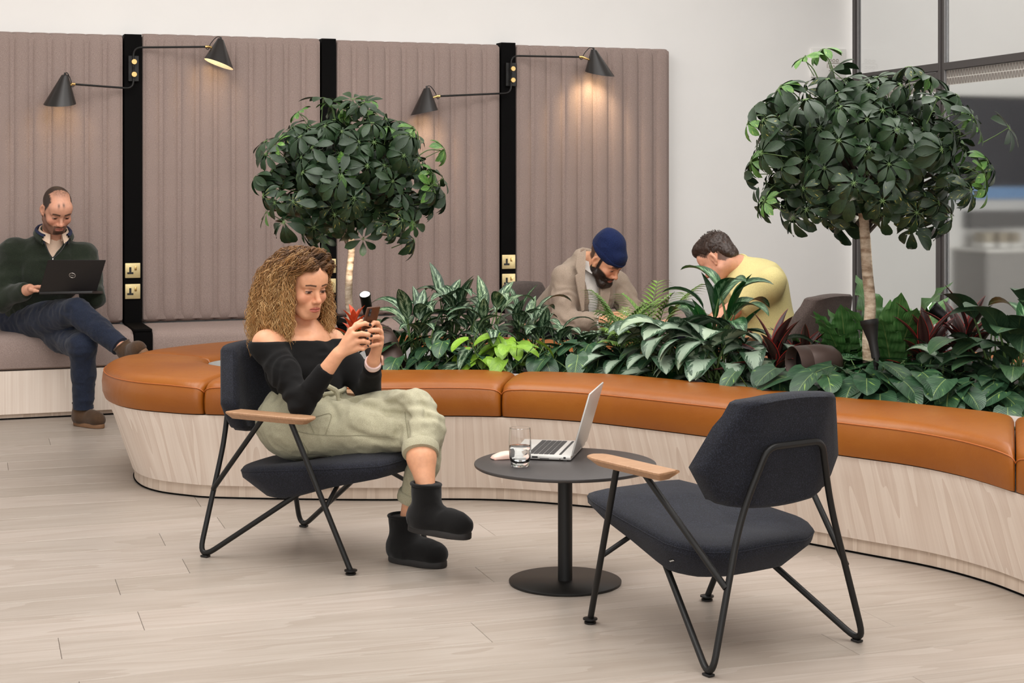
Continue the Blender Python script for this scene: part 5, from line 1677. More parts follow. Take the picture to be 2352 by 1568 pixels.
ft = Vector((.76, -.65, 0)); wt = Vector((-.65, -.76, 0))
RT = np.array([[wt[i], ft[i], (0, 0, 1)[i]] for i in range(3)])
chest = Q(694, 838, 6.03); pel = Q(688, 968, 6.03); wst = Q(716, 893, 6.0)
hpR, hpL = Q(690, 982, 5.93), Q(735, 972, 6.08)
knR, knL = Q(980, 985, 5.76), Q(955, 936, 5.80)
anR, anL = Q(934, 1212, 5.82), Q(982, 1140, 5.607)
b = SDF()
TH = add_head(b, HW, RW, .98)
b.chain([TH(0, -.02, -.05), Vector(TH(0, -.035, -.10)), nkb], [.055, .049, .055], .025)
b.chain([shR, nkb, shL], [.049, .056, .049], .04)
b.ell(chest, (.15, .095, .13), RT, .04); b.cap(chest, wst, .10, .09, .05); b.cap(wst, pel, .09, .11, .05)
b.cap(nkb, chest, .06, .09, .05)
b.cap(Q(636, 783, 5.91), Q(704, 784, 5.965), .012, .011, .035); b.cap(Q(712, 784, 5.97), Q(758, 779, 6.08), .011, .012, .035)
b.chain([shR, elR, wrR], [.046, .037, .0245], .02); b.chain([shL, elL, wrL], [.046, .037, .0245], .02)
b.chain([hpR, knR, Q(962, 1065, 5.81), anR], [.070, .044, .038, .030], .02)
b.chain([hpL, knL, Q(965, 1000, 5.72), Q(968, 1050, 5.665), anL], [.065, .040, .036, .049, .027], .02)
hand_pts = {
 'R': (wrR, [[(806, 758, 5.70), (822, 747, 5.702), (838, 742.5, 5.712), (849, 746, 5.722)],
             [(814, 769, 5.688), (831, 766, 5.68), (844, 768, 5.685), (852, 771, 5.695)],
             [(820, 784, 5.688), (835, 783, 5.68), (845, 786, 5.69), (850, 788, 5.70)],
             [(824, 799, 5.695), (834, 801, 5.69), (839, 797, 5.70), (844, 795, 5.71)]],
       [(792, 785, 5.735), (806, 762, 5.765), (818, 746, 5.785), (830, 737, 5.80)]),
 'L': (wrL, [[(871, 752, 5.795), (867, 742, 5.775), (859, 741, 5.755), (852, 748, 5.742)],
             [(874, 764, 5.79), (868, 758, 5.755), (855, 758, 5.732), (842, 760, 5.724)],
             [(875, 777, 5.79), (868, 773, 5.75), (857, 774, 5.728), (845, 777.5, 5.716)],
             [(873, 790, 5.795), (866, 791, 5.75), (854, 793, 5.73), (840, 795.5, 5.722)]],
       [(861, 800, 5.84), (850, 775, 5.825), (842, 757, 5.81), (838, 744, 5.805)]),
}
nails = []
for sd_, (wr, fing, th) in hand_pts.items():
    fr = [.0088, .0092, .0086, .0076]
    for i, ch in enumerate(fing):
        pts = [Q(*p) for p in ch]
        b.cap(wr + (pts[0] - wr) * .12, pts[0], .0155, .0112, .010)
        b.chain(pts, [fr[i] * 1.08, fr[i], fr[i] * .93, fr[i] * .78], .0028)
        nails.append((pts[-1] + (pts[-1] - pts[-2]).normalized() * .002 + Vector((0, -fr[i] * .72, .002)), .0062))
    tp = [Q(*p) for p in th]
    b.cap(wr + (tp[0] - wr) * .3, tp[0], .015, .014, .010); b.chain(tp, [.0125, .0105, .0095, .0078], .004)
SKW = lin(214, 157, 122)
hc = head_col(HW, RW, .98, SKW, (186, 100, 88), (58, 40, 30), True)
def colW(V):
    C = np.tile(SKW, (len(V), 1))
    C *= (1 + .05 * vnoise(V, (30, 30, 30), 3))[:, None]
    hc(V, C)
    for p, r in nails:
        m = np.linalg.norm(V - np.array(p[:]), axis=1) < r
        C[m] = lin(24, 16, 18)
    m = np.linalg.norm(V - np.array(Q(850, 812, 5.795)[:]), axis=1) < .010
    C[m] = C[m] * .45
    return C
box = lambda c, r: (np.array(c) - r, np.array(c) + r)
f1 = box(HW + RW @ np.array([0, .055, -.02]), .088); hl, hh = np.array(Q(780, 835, 5.66)), np.array(Q(885, 728, 5.86))
sdf_obj('body', b, M_SKIN, wo, .008, [(f1[0], f1[1], .0013), (np.minimum(hl, hh) - .01, np.maximum(hl, hh) + .01, .0024)], 1, None, colW)

# clothes: fitted black top
t = SDF()
t.ell(chest, (.158, .104, .135), RT, .04)
for s in (-1, 1): t.ell(Vector(chest) + ft * .062 + wt * (.066 * s) + Vector((0, 0, -.012)), (.066, .064, .064), RT, .04)
t.cap(chest, wst, .112, .103, .05); t.cap(wst, Q(706, 925, 6.02), .103, .118, .03)
t.cap(Vector(chest) + Vector((0, 0, .05)), nkb + Vector((0, 0, -.015)), .10, .068, .04)
t.chain([shR, shR + (elR - shR) * .5, elR], [.056, .050, .045], .035)
t.chain([shL, shL + (elL - shL) * .5, elL], [.056, .050, .045], .035)
t.cap(shR, shL, .057, .057, .04)
cuR = elR + (wrR - elR) * .70; cuL = elL + (wrL - elL) * .82
t.cap(elR, cuR, .044, .0355, .02, flat=True); t.cap(elL, cuL, .044, .0335, .02, flat=True)
nn = Vector((.02, .03, 1))
t.cut(Q(680, 783, 5.93), nn, (-1.3, 5.5, .70), (-.3, 6.6, 1.1), .004)
M_TOP = fabric('black_jersey', S(13, 12, 12), S(20, 19, 19), 700, .9, .1, .03, big=6)
def foldW(V):
    d = folds(11, .0035, (16, 16, 34))(V)
    # stretch folds along the upper arm and over the bust
    a = np.array(shR[:]); ax = np.array((elR - shR)[:]); L = np.linalg.norm(ax); ax /= L
    tt = (V - a) @ ax
    near = np.linalg.norm(V - a - tt[:, None] * ax, axis=1) < .075
    d += near * .0028 * np.sin(tt * 95 + 8 * vnoise(V, (14, 14, 14), 4)) * np.clip((tt - .02) / .1, 0, 1)
    return d
sdf_obj('black_top', t, M_TOP, wo, .006, (), 2, foldW, label='black off-shoulder long sleeved top')
# khaki trousers
k = SDF()
k.ell(pel, (.168, .138, .118), RT, .05)
k.cap(pel, wst + Vector((0, 0, .0)), .135, .114, .05, flat=True)
k.ell(wst + Vector((0, 0, -.03)) + ft * .02, (.125, .105, .05), RT, .03)
k.chain([hpR, hpR + (knR - hpR) * .55, knR], [.108, .092, .066], .04)
k.chain([knR, Q(972, 1060, 5.80)], [.062, .056], .03); k.cap(Q(972, 1060, 5.80), Q(945, 1150, 5.83), .056, .045, .02, flat=True)
cfL = Q(966, 1042, 5.67); cfR = Q(945, 1150, 5.83)
k.chain([hpL, hpL + (knL - hpL) * .55 + Vector((0, 0, -.004)), knL], [.092, .079, .067], .012)
k.chain([knL, Q(965, 985, 5.74)], [.067, .062], .012); k.cap(Q(965, 985, 5.74), cfL, .064, .057, .02, flat=True)
pk = Proj(k.mesh(.012))
for pts, r0 in (([(790, 912), (830, 924), (870, 935), (905, 946), (930, 958)], .014), ([(928, 952), (930, 985), (934, 1020), (940, 1046)], .008), ([(742, 905), (765, 935), (770, 960)], .004), ([(875, 915), (905, 925), (930, 940)], .004), ([(955, 905), (975, 935), (985, 965)], .004), ([(905, 960), (915, 985), (912, 1012)], .0035), ([(800, 985), (850, 1005), (900, 1012)], .003)):
    ln = pk.line(pts, -.001, 4)
    for q in range(len(ln) - 1): k.cap(ln[q], ln[q + 1], r0, r0, .02, sub=True)
k.cut(wst + Vector((0, 0, .022)), Vector((-.25, .18, 1)), (-1.2, 5.6, .55), (-.4, 6.5, .8), .003)
M_KHAKI = fabric('khaki_cotton_twill', S(166, 161, 136), S(188, 183, 157), 620, .85, .22, .06, big=10, bigvar=.07)
def foldK(V):
    d = folds(21, .006, (13, 13, 13), .0024, (32, 32, 32))(V)
    wz_ = np.exp(-((V[:, 2] - wst.z + .01) / .028) ** 2)
    ang = np.arctan2(V[:, 1] - wst.y, V[:, 0] - wst.x)
    d += wz_ * .005 * np.sin(ang * 17)
    for kn in (knL,):
        r = np.linalg.norm(V - np.array(kn[:]), axis=1)
        d += .0045 * np.sin(V[:, 2] * 120 + 6 * vnoise(V, (12, 12, 12), 2)) * np.exp(-((r - .09) / .05) ** 2)
    return d
tr = sdf_obj('trousers', k, M_KHAKI, wo, .006, (), 2, foldK, label='sage khaki trousers with rolled cuffs')
def ringtube(c, ax, r, rad, n=28, flat=.0):
    Mx = axis_frame(Vector(c), ax)
    return [Mx @ Vector((r * math.cos(2 * math.pi * i / n), r * math.sin(2 * math.pi * i / n), flat * math.sin(4 * math.pi * i / n))) for i in range(n)]
for c, a, r in ((cfL, cfL - Q(965, 985, 5.74), .058), (cfR, cfR - Q(972, 1060, 5.80), .048)):
    m = MB()
    ad = Vector(a).normalized()
    for q, rr in ((-.034, r + .0015), (-.031, r + .0065), (-.004, r + .0075), (.0, r + .004), (.0, r - .004)):
        pass
    prof = [(r - .003, -.036), (r + .005, -.034), (r + .0075, -.026), (r + .0075, -.006), (r + .005, .001), (r - .002, .002)]
    m.lathe(prof, 32, axis_frame(Vector(c), ad))
    m.build('rolled_cuff', M_KHAKI, tr, sharp=60)
# waistband gathers, belt and knot
bl = Q(772, 892, 5.9)
wa = wst + Vector((0, 0, -.004))
wb = MB().tube([wa + Vector(RT @ np.array([.124 * math.cos(2 * math.pi * i / 40), .118 * math.sin(2 * math.pi * i / 40), -.006 * math.cos(2 * math.pi * i / 40)])) for i in range(40)], .0085, 8, closed=True)
wb.build('tie_belt', M_KHAKI, tr)
kb = Q(762, 893, 5.885)
MB().tube(catmull([kb + Vector((-.02, 0, .012)), kb + Vector((0, -.008, .004)), kb + Vector((.018, -.004, -.010)), kb + Vector((.028, -.006, -.05)), kb + Vector((.040, -.012, -.066))], 5), [.010] * 12 + [.007] * 9, 8).build('belt_knot', M_KHAKI, tr)
# stitched seams of the near leg, the pocket and the crossed leg
PT = Proj(tr)
M_SEAM = solid('khaki_seam', S(140, 136, 112), .9)
for pts in ([(664, 975), (690, 992), (748, 999), (830, 1000), (905, 1001)], [(705, 958), (722, 995)], [(722, 958), (760, 952), (748, 998)], [(930, 945), (936, 990), (944, 1040)], [(668, 985), (705, 1030), (703, 1050)]):
    ln = PT.line(pts)
    if len(ln) > 3: MB().tube(ln, .0013, 5).build('seam', M_SEAM, tr)
# boots
M_SUEDE = fabric('black_suede', S(12, 11, 11), S(22, 20, 19), 900, .95, .3, .12, big=12, bigvar=.2)
M_SOLEB = solid('black_rubber_sole', S(28, 25, 24), .7, var=.15, bmp=.2, bscale=120)
hb_ = Q(938, 1268, 5.815); fdR = Vector((.86, -.50, 0))
boot(wo, 'boot', (hb_.x - .02, hb_.y, 0), fdR, (0, 0, 1), M_SUEDE, M_SOLEB, .165, label='black suede ankle boot on the floor', wide=1.06)
oL = Q(972, 1222, 5.60)
boot(wo, 'boot', oL, (.90, -.42, -.05), (-.10, .08, 1), M_SUEDE, M_SOLEB, .165, label='black suede ankle boot hanging in the air', wide=1.06)
# wristwatch
wv = (wrL - elL).normalized(); wc = wrL + wv * -.006
wa_ = MB()
Mw = axis_frame(wc - wv * .012, wv)
wa_.lathe([(.0275, -.011), (.0305, -.011), (.0312, 0), (.0305, .011), (.0275, .011)], 36, Mw)
wtc = wa_.build('wristwatch', solid('pale_pink_strap', S(226, 200, 196), .6, var=.03), wo, label='pale pink wristwatch strap')
cM = axis_frame(wc + Vector((.029, .010, .004)), Vector((.9, .3, .1)), (0, 0, 1))
MB().box((0, 0, 0), (.018, .016, .005), cM, bev=.004).build('watch_case', solid('rose_gold', S(212, 168, 146), .3, .8), wtc)
# ring on the left hand
rg = Q(869, 758.5, 5.758)
MB().tube(ringtube(rg, Vector((-.8, -.5, .05)), .0095, 0, 20), .0011, 6, closed=True).build('finger_ring', M_BRASS, wo)
# phone
ph = empty('smartphone', 'dark bronze smartphone held in both hands of the curly haired woman', 'phone', Q(848, 745, 5.76))
pw = Vector((.55, .835, 0)).normalized(); pu = Vector((.26, -.17, .95)); pu = (pu - pw * pu.dot(pw)).normalized()
PM = frame(Q(847, 748, 5.765), pw, pu, pw.cross(pu))
MB().box((0, 0, 0), (.0358, .072, .0042), PM, bev=.0036, seg=3).build('case', solid('bronze_phone_back', S(92, 58, 40), .25, .35, var=.04), ph, sharp=60)
MB().box((0, 0, -.0040), (.0335, .0695, .0006), PM).build('screen', M_SCREEN, ph, smooth=False)
MB().box((-.020, .053, .0048), (.0068, .0135, .0012), PM, bev=.001).build('camera_bump', M_DARKHOLE, ph)
for yy_ in (.046, .060): MB().lathe([(0, .0), (.0042, .0), (.0042, .0012), (.003, .0015), (0, .0012)], 16, PM @ Matrix.Translation((-.020, yy_, .0058))).build('camera_lens', solid('lens_glass', S(60, 62, 70), .1), ph)

# hair: dark under-mass plus many curling locks
hr = SDF()
def HT(x, y, z): return Vector(TH(x, y, z))
yawR = head_rot(-47, 0, 0)
def HY_(x, y, z): return Vector(HW + yawR @ np.array([x, y, z]))      # upright frame: locks hang under gravity
hr.ell(HT(0, -.027, .040), (.080, .099, .083), RW, .02)
hr.ell(HY_(0, -.085, -.03), (.095, .07, .10), yawR, .03)
for s in (-1, 1):
    hr.ell(HY_(s * .082, -.045, -.045), (.032, .045, .09), yawR, .03)
    hr.ell(HY_(s * .088, -.055, -.12), (.036, .045, .06), yawR, .03)
hr.ell(HT(0, .135, -.03), (.062, .098, .088), RW, .012, True)
hr.ell(HT(0, .10, -.006), (.060, .066, .060), RW, .01, True)
hroot = lin(62, 42, 26)
ho = sdf_obj('hair', hr, M_HAIR, wo, .006, (), 2, folds(31, .006, (30, 30, 20)), lambda V: np.tile(hroot, (len(V), 1)) * (1 + .25 * vnoise(V, (60, 60, 30), 2))[:, None], label='long curly hair, brown at the roots and blonde at the tips')
rs = np.random.RandomState(4)
paths = []; cols = []; rads = []
cR, cM_, cB, cL = lin(58, 38, 22), lin(122, 84, 48), lin(178, 132, 78), lin(214, 176, 120)
cnt = 0
while cnt < 480:
    phi = rs.uniform(-math.pi, math.pi); el = math.asin(rs.uniform(-.15, 1.0))
    hl = .40 - .40 * max(0, abs(phi) - .45)                 # hairline elevation over the brow, falling to the temples
    if abs(phi) < 1.9 and el < hl: continue
    if abs(phi) < 1.9 and el < hl + .25: pass
    elif rs.rand() < .12: continue
    cnt += 1
    d = np.array([math.sin(phi) * math.cos(el), math.cos(phi) * math.cos(el), math.sin(el)])
    root = RW @ (np.array([0, -.025, .040]) + d * np.array([.080, .106 if abs(phi) < .8 else .098, .082]))
    ru = yawR.T @ root
    side = 1 if ru[0] >= -.012 else -1                       # parting a little off centre
    a = math.atan2(ru[0], ru[1])
    lim = .80 if side > 0 else 1.0
    front = abs(a) < 1.35 or el > 1.0
    if side * a < lim: a_end = side * (lim + rs.uniform(0, .9) ** 1.6)
    else: a_end = a
    a_end += rs.uniform(-.12, .18) * side
    if side * a_end < lim: a_end = side * lim
    ln = rs.uniform(.45, 1.0)
    back = .5 - .5 * math.cos(a_end)
    rad_out = (.112 + .070 * back) * (1.0 if side > 0 else .93)
    zend = -.150 - .095 * ln - .01 * back
    lay = rs.uniform(.78, 1.05)
    out = np.array([math.sin(a_end), math.cos(a_end), 0.0])
    o2 = out[:2]
    P1 = ru + np.append(o2 * (.024 + .012 * (abs(a) < 1.0)), (.010 if abs(a) < 1.0 else .004) + .004 * rs.rand())
    P2 = np.append(o2 * rad_out * lay * .84 + np.array([0, -.030]), ru[2] * .38 - .004)
    P3 = np.append(o2 * rad_out * lay * 1.03 + np.array([0, -.038]), zend * .55)
    P4 = np.append(o2 * rad_out * lay * rs.uniform(.84, 1.06) + np.array([0, -.042]), zend)
    C0 = np.array(catmull([ru, P1, P2, P3, P4], 18))
    wl = rs.uniform(.038, .085); ph0 = rs.uniform(0, 6.28); hand_ = 1 if rs.rand() < .5 else -1
    am = rs.uniform(.0045, .0115)
    tone = rs.rand(); brv = rs.uniform(-.12, .25)
    nst = rs.randint(8, 14)
    for q in range(nst):
        off = rs.randn(3) * .0052
        C = C0 * 1.0
        tt = np.linspace(0, 1, len(C))
        T = np.gradient(C, axis=0); T /= np.linalg.norm(T, axis=1)[:, None] + 1e-9
        U = np.cross(T, [out[1], -out[0], .15]); U /= np.linalg.norm(U, axis=1)[:, None] + 1e-9
        Wv = np.cross(T, U)
        s_ = np.concatenate([[0], np.cumsum(np.linalg.norm(np.diff(C, axis=0), axis=1))])
        ph_ = ph0 + rs.randn() * .8
        fl_ = q == 0 and rs.rand() < .7
        amp = (.0006 + am * np.clip(tt * 1.8 - .08, 0, 1)) * rs.uniform(.85, 1.15) * (1.5 if fl_ else 1)
        tail = np.clip((1 - tt) / .12, .35, 1)
        wob = 2 * math.pi * s_ / (wl * rs.uniform(.85, 1.18)) + ph_
        wd_ = sum(np.sin(2 * math.pi * s_ / rs.uniform(.07, .16) + rs.uniform(0, 6.28))[:, None] * rs.randn(3) * .0028 for _ in range(2)) * np.clip(tt * 2, 0, 1)[:, None]
        ea = rs.uniform(-.9, .9)
        U2 = math.cos(ea) * U + math.sin(ea) * Wv; W2 = math.cos(ea) * Wv - math.sin(ea) * U
        C = C + (amp * tail * np.cos(wob))[:, None] * U2 + hand_ * (.45 * amp * tail * np.sin(wob))[:, None] * W2 + off * (.35 + 1.1 * tt)[:, None] + wd_
        k_ = rs.randint(int(len(C) * .78), len(C) + 1)
        C = C[:k_]; tt = tt[:k_]
        paths.append((yawR @ C.T).T + HW)
        g = np.clip(tt * 1.05 + brv + rs.uniform(-.06, .06), 0, 1)[:, None]
        e1 = np.clip(g * 2.0, 0, 1); e2 = np.clip(g * 1.7 - .55, 0, 1)
        cc = cR * (1 - e1) + e1 * (cM_ * (1 - e2) + e2 * (cB if tone < .6 else cL))
        cols.append(cc * rs.uniform(.78, 1.15))
        rads.append(rs.uniform(.0007, .0018))
strands('curls', paths, rads, M_HAIR, ho, cols)
# ------------------------------------------------------------------ the man with the black laptop on the wall bench
def frame3(fwd):
    f = Vector(fwd); f.z = 0; f.normalize()
    w = Vector((f.y, -f.x, 0))
    return f, w, np.array([[w[i], f[i], (0, 0, 1)[i]] for i in range(3)])
def gen_hand(b, wr, dirv, palm_n, side, k=.004, sc=1.0, curl=.5):
    """relaxed half-curled hand: dirv along the fingers, palm_n out of the palm, side +1 = thumb towards dirv x palm_n"""
    d = Vector(dirv).normalized(); n = Vector(palm_n); n = (n - d * n.dot(d)).normalized(); x = d.cross(n) * side
    L = [(.026, .040, .024, .019), (.009, .045, .028, .021), (-.009, .041, .026, .020), (-.025, .032, .019, .017)]
    for i, (ox, a, c, e) in enumerate(L):
        kn = wr + d * (.085 - .006 * abs(i - 1)) * sc + x * ox * sc
        b.cap(wr + x * ox * .45, kn, .0165 * sc, .0115 * sc, .010)
        p = kn; ang = curl * .5; pts = [p]
        for sl in (a, c, e):
            p = p + (d * math.cos(ang) + n * math.sin(ang)) * sl * sc; pts.append(p); ang += curl
        b.chain(pts, [.0105 * sc, .0095 * sc, .0088 * sc, .0072 * sc], .003)
    t0 = wr + d * .02 + x * .022; t1 = t0 + (d * .6 + x * .65 + n * .3).normalized() * .036; t2 = t1 + (d * .9 + x * .2 + n * .35).normalized() * .030
    t3 = t2 + (d * .95 + n * .3).normalized() * .024
    b.chain([t0, t1, t2, t3], [.016, .0125, .0105, .008], .005)
m1 = empty('person', 'balding bearded man in a green jumper with a black laptop on the wall bench', 'person', (-2.75, 9.4, 0), 0)
f1_, w1_, R1 = frame3((.46, -.89, 0))
H1 = np.array(Q(131, 480, 9.13)[:]); RH1 = head_rot(-57, -33, 0)
pel1 = Q(72, 725, 9.46); che1 = Q(112, 622, 9.31); nk1 = Q(122, 545, 9.23)
sR1, sL1 = Q(28, 583, 9.24), Q(192, 588, 9.34)
eR1, wrR1 = Q(2, 688, 9.15), Q(68, 664, 9.03)
eL1, wrL1 = Q(214, 686, 9.19), Q(196, 652, 9.12)
hR1, hL1 = Q(52, 745, 9.40), Q(105, 748, 9.44)
kR1, kL1 = Q(176, 715, 8.93), Q(190, 795, 8.90)
aR1, aL1 = Q(282, 800, 8.78), Q(192, 938, 8.98)
b = SDF()
TH1 = add_head(b, H1, RH1, 1.04, True)
b.chain([TH1(0, -.02, -.05), nk1], [.060, .062], .025)
b.ell(che1, (.17, .115, .16), R1, .04); b.cap(che1, pel1, .13, .13, .05); b.cap(sR1, sL1, .05, .05, .04)
b.chain([sR1, eR1, wrR1], [.055, .043, .030], .02); b.chain([sL1, eL1, wrL1], [.055, .043, .030], .02)
b.chain([hR1, kR1, aR1], [.085, .055, .036], .03); b.chain([hL1, kL1, aL1], [.085, .055, .036], .03)
gen_hand(b, wrR1, Vector((.85, -.30, .16)), Vector((.1, -.2, -1)), -1, curl=.3, sc=.92)
gen_hand(b, wrL1, Vector((-.86, -.28, -.05)), Vector((0, -.2, -1)), 1, curl=.25, sc=.92)
SK1 = lin(206, 152, 126)
def scalp1(q):
    x, y, z = q[:, 0], q[:, 1], q[:, 2]
    ear = (np.abs(x) > .066) & (y > -.045) & (y < .012) & (z < .022)
    nn = vnoise(q, (150, 150, 150), 6) * .0035
    sd_ = np.minimum(np.abs(x) - .052, .040 - .5 * np.maximum(0, .04 - z) - y)
    bk = -.010 - .4 * np.minimum(0, z - .06) - y
    h = np.minimum(np.maximum(sd_, bk), z + .040)
    m0 = np.clip((h + nn) / .009 + .5, 0, 1)
    n = vnoise(q, (260, 120, 260), 5)
    thin = np.clip((z - .085) / .02, 0, 1) * np.clip((.05 - y) / .04, 0, 1) * np.clip(.5 + n * .25, 0, .7)
    m = np.maximum(m0, thin)
    tuft = np.exp(-(((np.abs(x - .010) - .013) / .006) ** 2 + ((y - .078) / .009) ** 2)) * (z > .05) * .8
    m = np.maximum(m, tuft)
    return m * (~ear)
def beard1(q):
    x, y, z = np.abs(q[:, 0]), q[:, 1], q[:, 2]
    line = -.046 - .10 * np.maximum(0, .055 - x) + .55 * np.maximum(0, x - .045)
    jaw = np.clip((line - z) / .010, 0, 1) * (y > -.012) * (z > -.135) * .72
    mus = np.exp(-((z + .0545) / .0055) ** 2) * (x < .030) * (y > .07) * .95
    gt = np.exp(-((x - .026) / .007) ** 2) * (z < -.052) * (z > -.1) * (y > .06) * .9
    ch = (x < .028) * (z < -.082) * (y > .055) * .95
    lip = (np.abs(z + .069) < .0085) & (x < .018) & (y > .07)
    return np.maximum.reduce([jaw, mus, gt, ch]) * (~lip) * (.92 + .06 * vnoise(q, (160, 160, 160), 3))
hc1 = head_col(H1, RH1, 1.04, SK1, (176, 108, 94), (50, 36, 28), False, beard1, scalp1)
def col1(V):
    C = np.tile(SK1, (len(V), 1)) * (1 + .05 * vnoise(V, (30, 30, 30), 3))[:, None]
    return hc1(V, C)
hb = box(H1 + RH1 @ np.array([0, .02, 0]), .13)
sdf_obj('body', b, M_SKIN, m1, .010, [(hb[0], hb[1], .0020), (np.minimum(np.array(wrR1), np.array(wrL1)) - .09, np.maximum(np.array(wrR1), np.array(wrL1)) + .09, .0042)], 1, None, col1)
# short hair shell with a little relief at the sides and back
# jumper
j = SDF()
j.ell(che1, (.20, .145, .17), R1, .05); j.cap(che1, pel1, .155, .165, .06); j.cap(sR1 + (nk1 - sR1) * .1, sL1, .072, .070, .06)
j.cap(che1 + Vector((0, 0, .06)), nk1 + Vector((0, .01, .0)), .14, .088, .05)
j.chain([sR1, sR1 + (eR1 - sR1) * .5, eR1], [.082, .070, .064], .04); j.cap(eR1, wrR1 + (eR1 - wrR1) * .12, .062, .046, .03, flat=True)
j.chain([sL1, sL1 + (eL1 - sL1) * .5, eL1], [.082, .070, .060], .04); j.cap(eL1, wrL1 + (eL1 - wrL1) * .12, .058, .044, .03, flat=True)
zipb = Q(122, 592, 9.12)
# open collar: wedge cut out of the front, neck hole on top
for sx, px_, py_ in ((-1, 99, 541), (1, 160, 541)):
    pass
j.ell(nk1 + f1_ * .045 + Vector((0, 0, .035)), (.062, .075, .075), R1, .012, True)
for q in range(9):
    u_ = q / 8
    c_ = Vector(Q(127 - 5 * u_, 548 + 44 * u_, 9.16 - .01 * u_))
    j.cap(c_ + f1_ * .14, c_ - f1_ * .05, .056 * (1 - u_) + .004, .054 * (1 - u_) + .004, .006, True)
M_GREEN = fabric('dark_green_lambswool', S(30, 37, 27), S(44, 52, 38), 380, .95, .4, .2, big=9, bigvar=.12)
jp = sdf_obj('jumper', j, M_GREEN, m1, .0085, [(np.array(Q(85, 600, 9.0)), np.array(Q(175, 520, 9.35)), .0055)], 2, folds(41, .010, (9, 9, 13), .003, (24, 24, 24)), label='dark green zip neck jumper')
# shirt under it, with a button-down collar
s_ = SDF()
s_.ell(che1 + Vector((0, 0, .04)) + f1_ * .012, (.17, .128, .15), R1, .03); s_.cap(che1 + Vector((0, 0, .08)), nk1 + f1_ * .006 + Vector((0, 0, .03)), .128, .070, .03, flat=True)
M_SHIRT1 = fabric('cream_shirt_cotton', S(226, 196, 172), S(236, 210, 188), 700, .8, .1, .03, big=12)
sh1 = sdf_obj('shirt', s_, M_SHIRT1, m1, .008, (), 1, folds(43, .003, (22, 22, 22)), label='cream button-down shirt')
def strip(mb, pts, wdir, w, th=.002):
    """flat ribbon with thickness along a path; w = list of widths"""
    P = [np.array(p[:], float) for p in pts]; Wd = np.array(wdir[:], float)
    n = len(P); V = []
    for i in range(n):
        t = P[min(i + 1, n - 1)] - P[max(i - 1, 0)]; t /= np.linalg.norm(t)
        wv = Wd - t * (Wd @ t); wv /= np.linalg.norm(wv); nv = np.cross(t, wv) * th
        ww = w[i] if hasattr(w, '__len__') else w
        V += [P[i] - nv, P[i] + wv * ww - nv, P[i] + wv * ww + nv, P[i] + nv]
    F = []
    for i in range(n - 1):
        for k in range(4):
            k2 = (k + 1) % 4
            F.append((i * 4 + k, i * 4 + k2, i * 4 + 4 + k2, i * 4 + 4 + k))
    F.append((3, 2, 1, 0)); F.append(tuple((n - 1) * 4 + k for k in range(4)))
    mb.add(V, F)
def collar(parent, c, R, r, h, mat, name, open_=.5, drop=.035, wide=.045, th=.0018, tilt=.25):
    """stand collar folded over, open at the front, points falling forward"""
    mb = MB(); n = 26
    V = []
    for i in range(n + 1):
        a = math.pi * .5 + open_ + (2 * math.pi - 2 * open_) * i / n
        e = abs(i / n * 2 - 1) ** 3
        ca, sa = math.cos(a), math.sin(a)
        for (rr, zz) in ((r, -.012), (r * .97, h), (r * 1.0 + .004, h + .004), (r * 1.10 + wide * .16 + .010 * e, h - drop - wide * .55 * e)):
            V.append(np.array(c[:]) + R @ np.array([rr * ca, rr * sa - .06 * tilt * 0, zz - tilt * rr * sa * .6 - .01 * e]))
    F = []
    for i in range(n):
        for k in range(3):
            F.append((i * 4 + k, i * 4 + k + 1, i * 4 + 5 + k, i * 4 + 4 + k))
    mb.add(V, F)
    return mb.build(name, mat, parent)
collar(sh1, nk1 + f1_ * .012 + Vector((0, 0, .022)), R1, .074, .026, M_SHIRT1, 'shirt_collar', .42, .022, .04, tilt=.5)
collar(jp, nk1 + f1_ * .008 + Vector((0, 0, .008)), R1, .090, .040, solid('navy_collar_lining', S(24, 32, 62), .8), 'collar_lining', .72, .004, .004, tilt=.5)
collar(jp, nk1 + f1_ * .006 + Vector((0, 0, .004)), R1, .096, .036, M_GREEN, 'jumper_collar', .80, .016, .02, tilt=.5)
mz = MB()
for pts in ([Q(102, 556, 9.10), Q(112, 580, 9.085), Q(121, 594, 9.075)], [Q(152, 556, 9.13), Q(140, 576, 9.10), Q(122, 594, 9.075)]):
    mz.tube(catmull(pts, 5), .0035, 6)
mz.build('zip', M_DARKHOLE, jp)
MB().box(tuple(Q(121.5, 596, 9.068)), (.003, .003, .008), bev=.001).build('zip_pull', solid('zip_steel', S(210, 206, 200), .3, .9), jp)
# jeans
d_ = SDF()
d_.ell(pel1 + Vector((0, 0, -.02)), (.185, .15, .13), R1, .05)
d_.chain([hL1, hL1 + (kL1 - hL1) * .5, kL1], [.105, .092, .072], .03); d_.chain([kL1, Q(192, 860, 8.93)], [.070, .060], .03); d_.cap(Q(192, 860, 8.93), Q(192, 938, 8.95), .060, .052, .02, flat=True)
d_.chain([hR1, hR1 + (kR1 - hR1) * .5, kR1], [.112, .096, .073], .014); d_.chain([kR1, kR1 + (aR1 - kR1) * .5], [.072, .060], .012); d_.cap(kR1 + (aR1 - kR1) * .5, aR1 + (kR1 - aR1) * .06, .060, .049, .02, flat=True)
def denim():
    m = fabric('indigo_denim', S(26, 32, 47), S(46, 56, 78), 520, .85, .3, .12, big=5, bigvar=.22)
    return m
M_DENIM = denim()
dj = sdf_obj('jeans', d_, M_DENIM, m1, .0085, (), 2, folds(47, .006, (12, 12, 16), .0028, (30, 30, 40)), label='dark blue jeans')
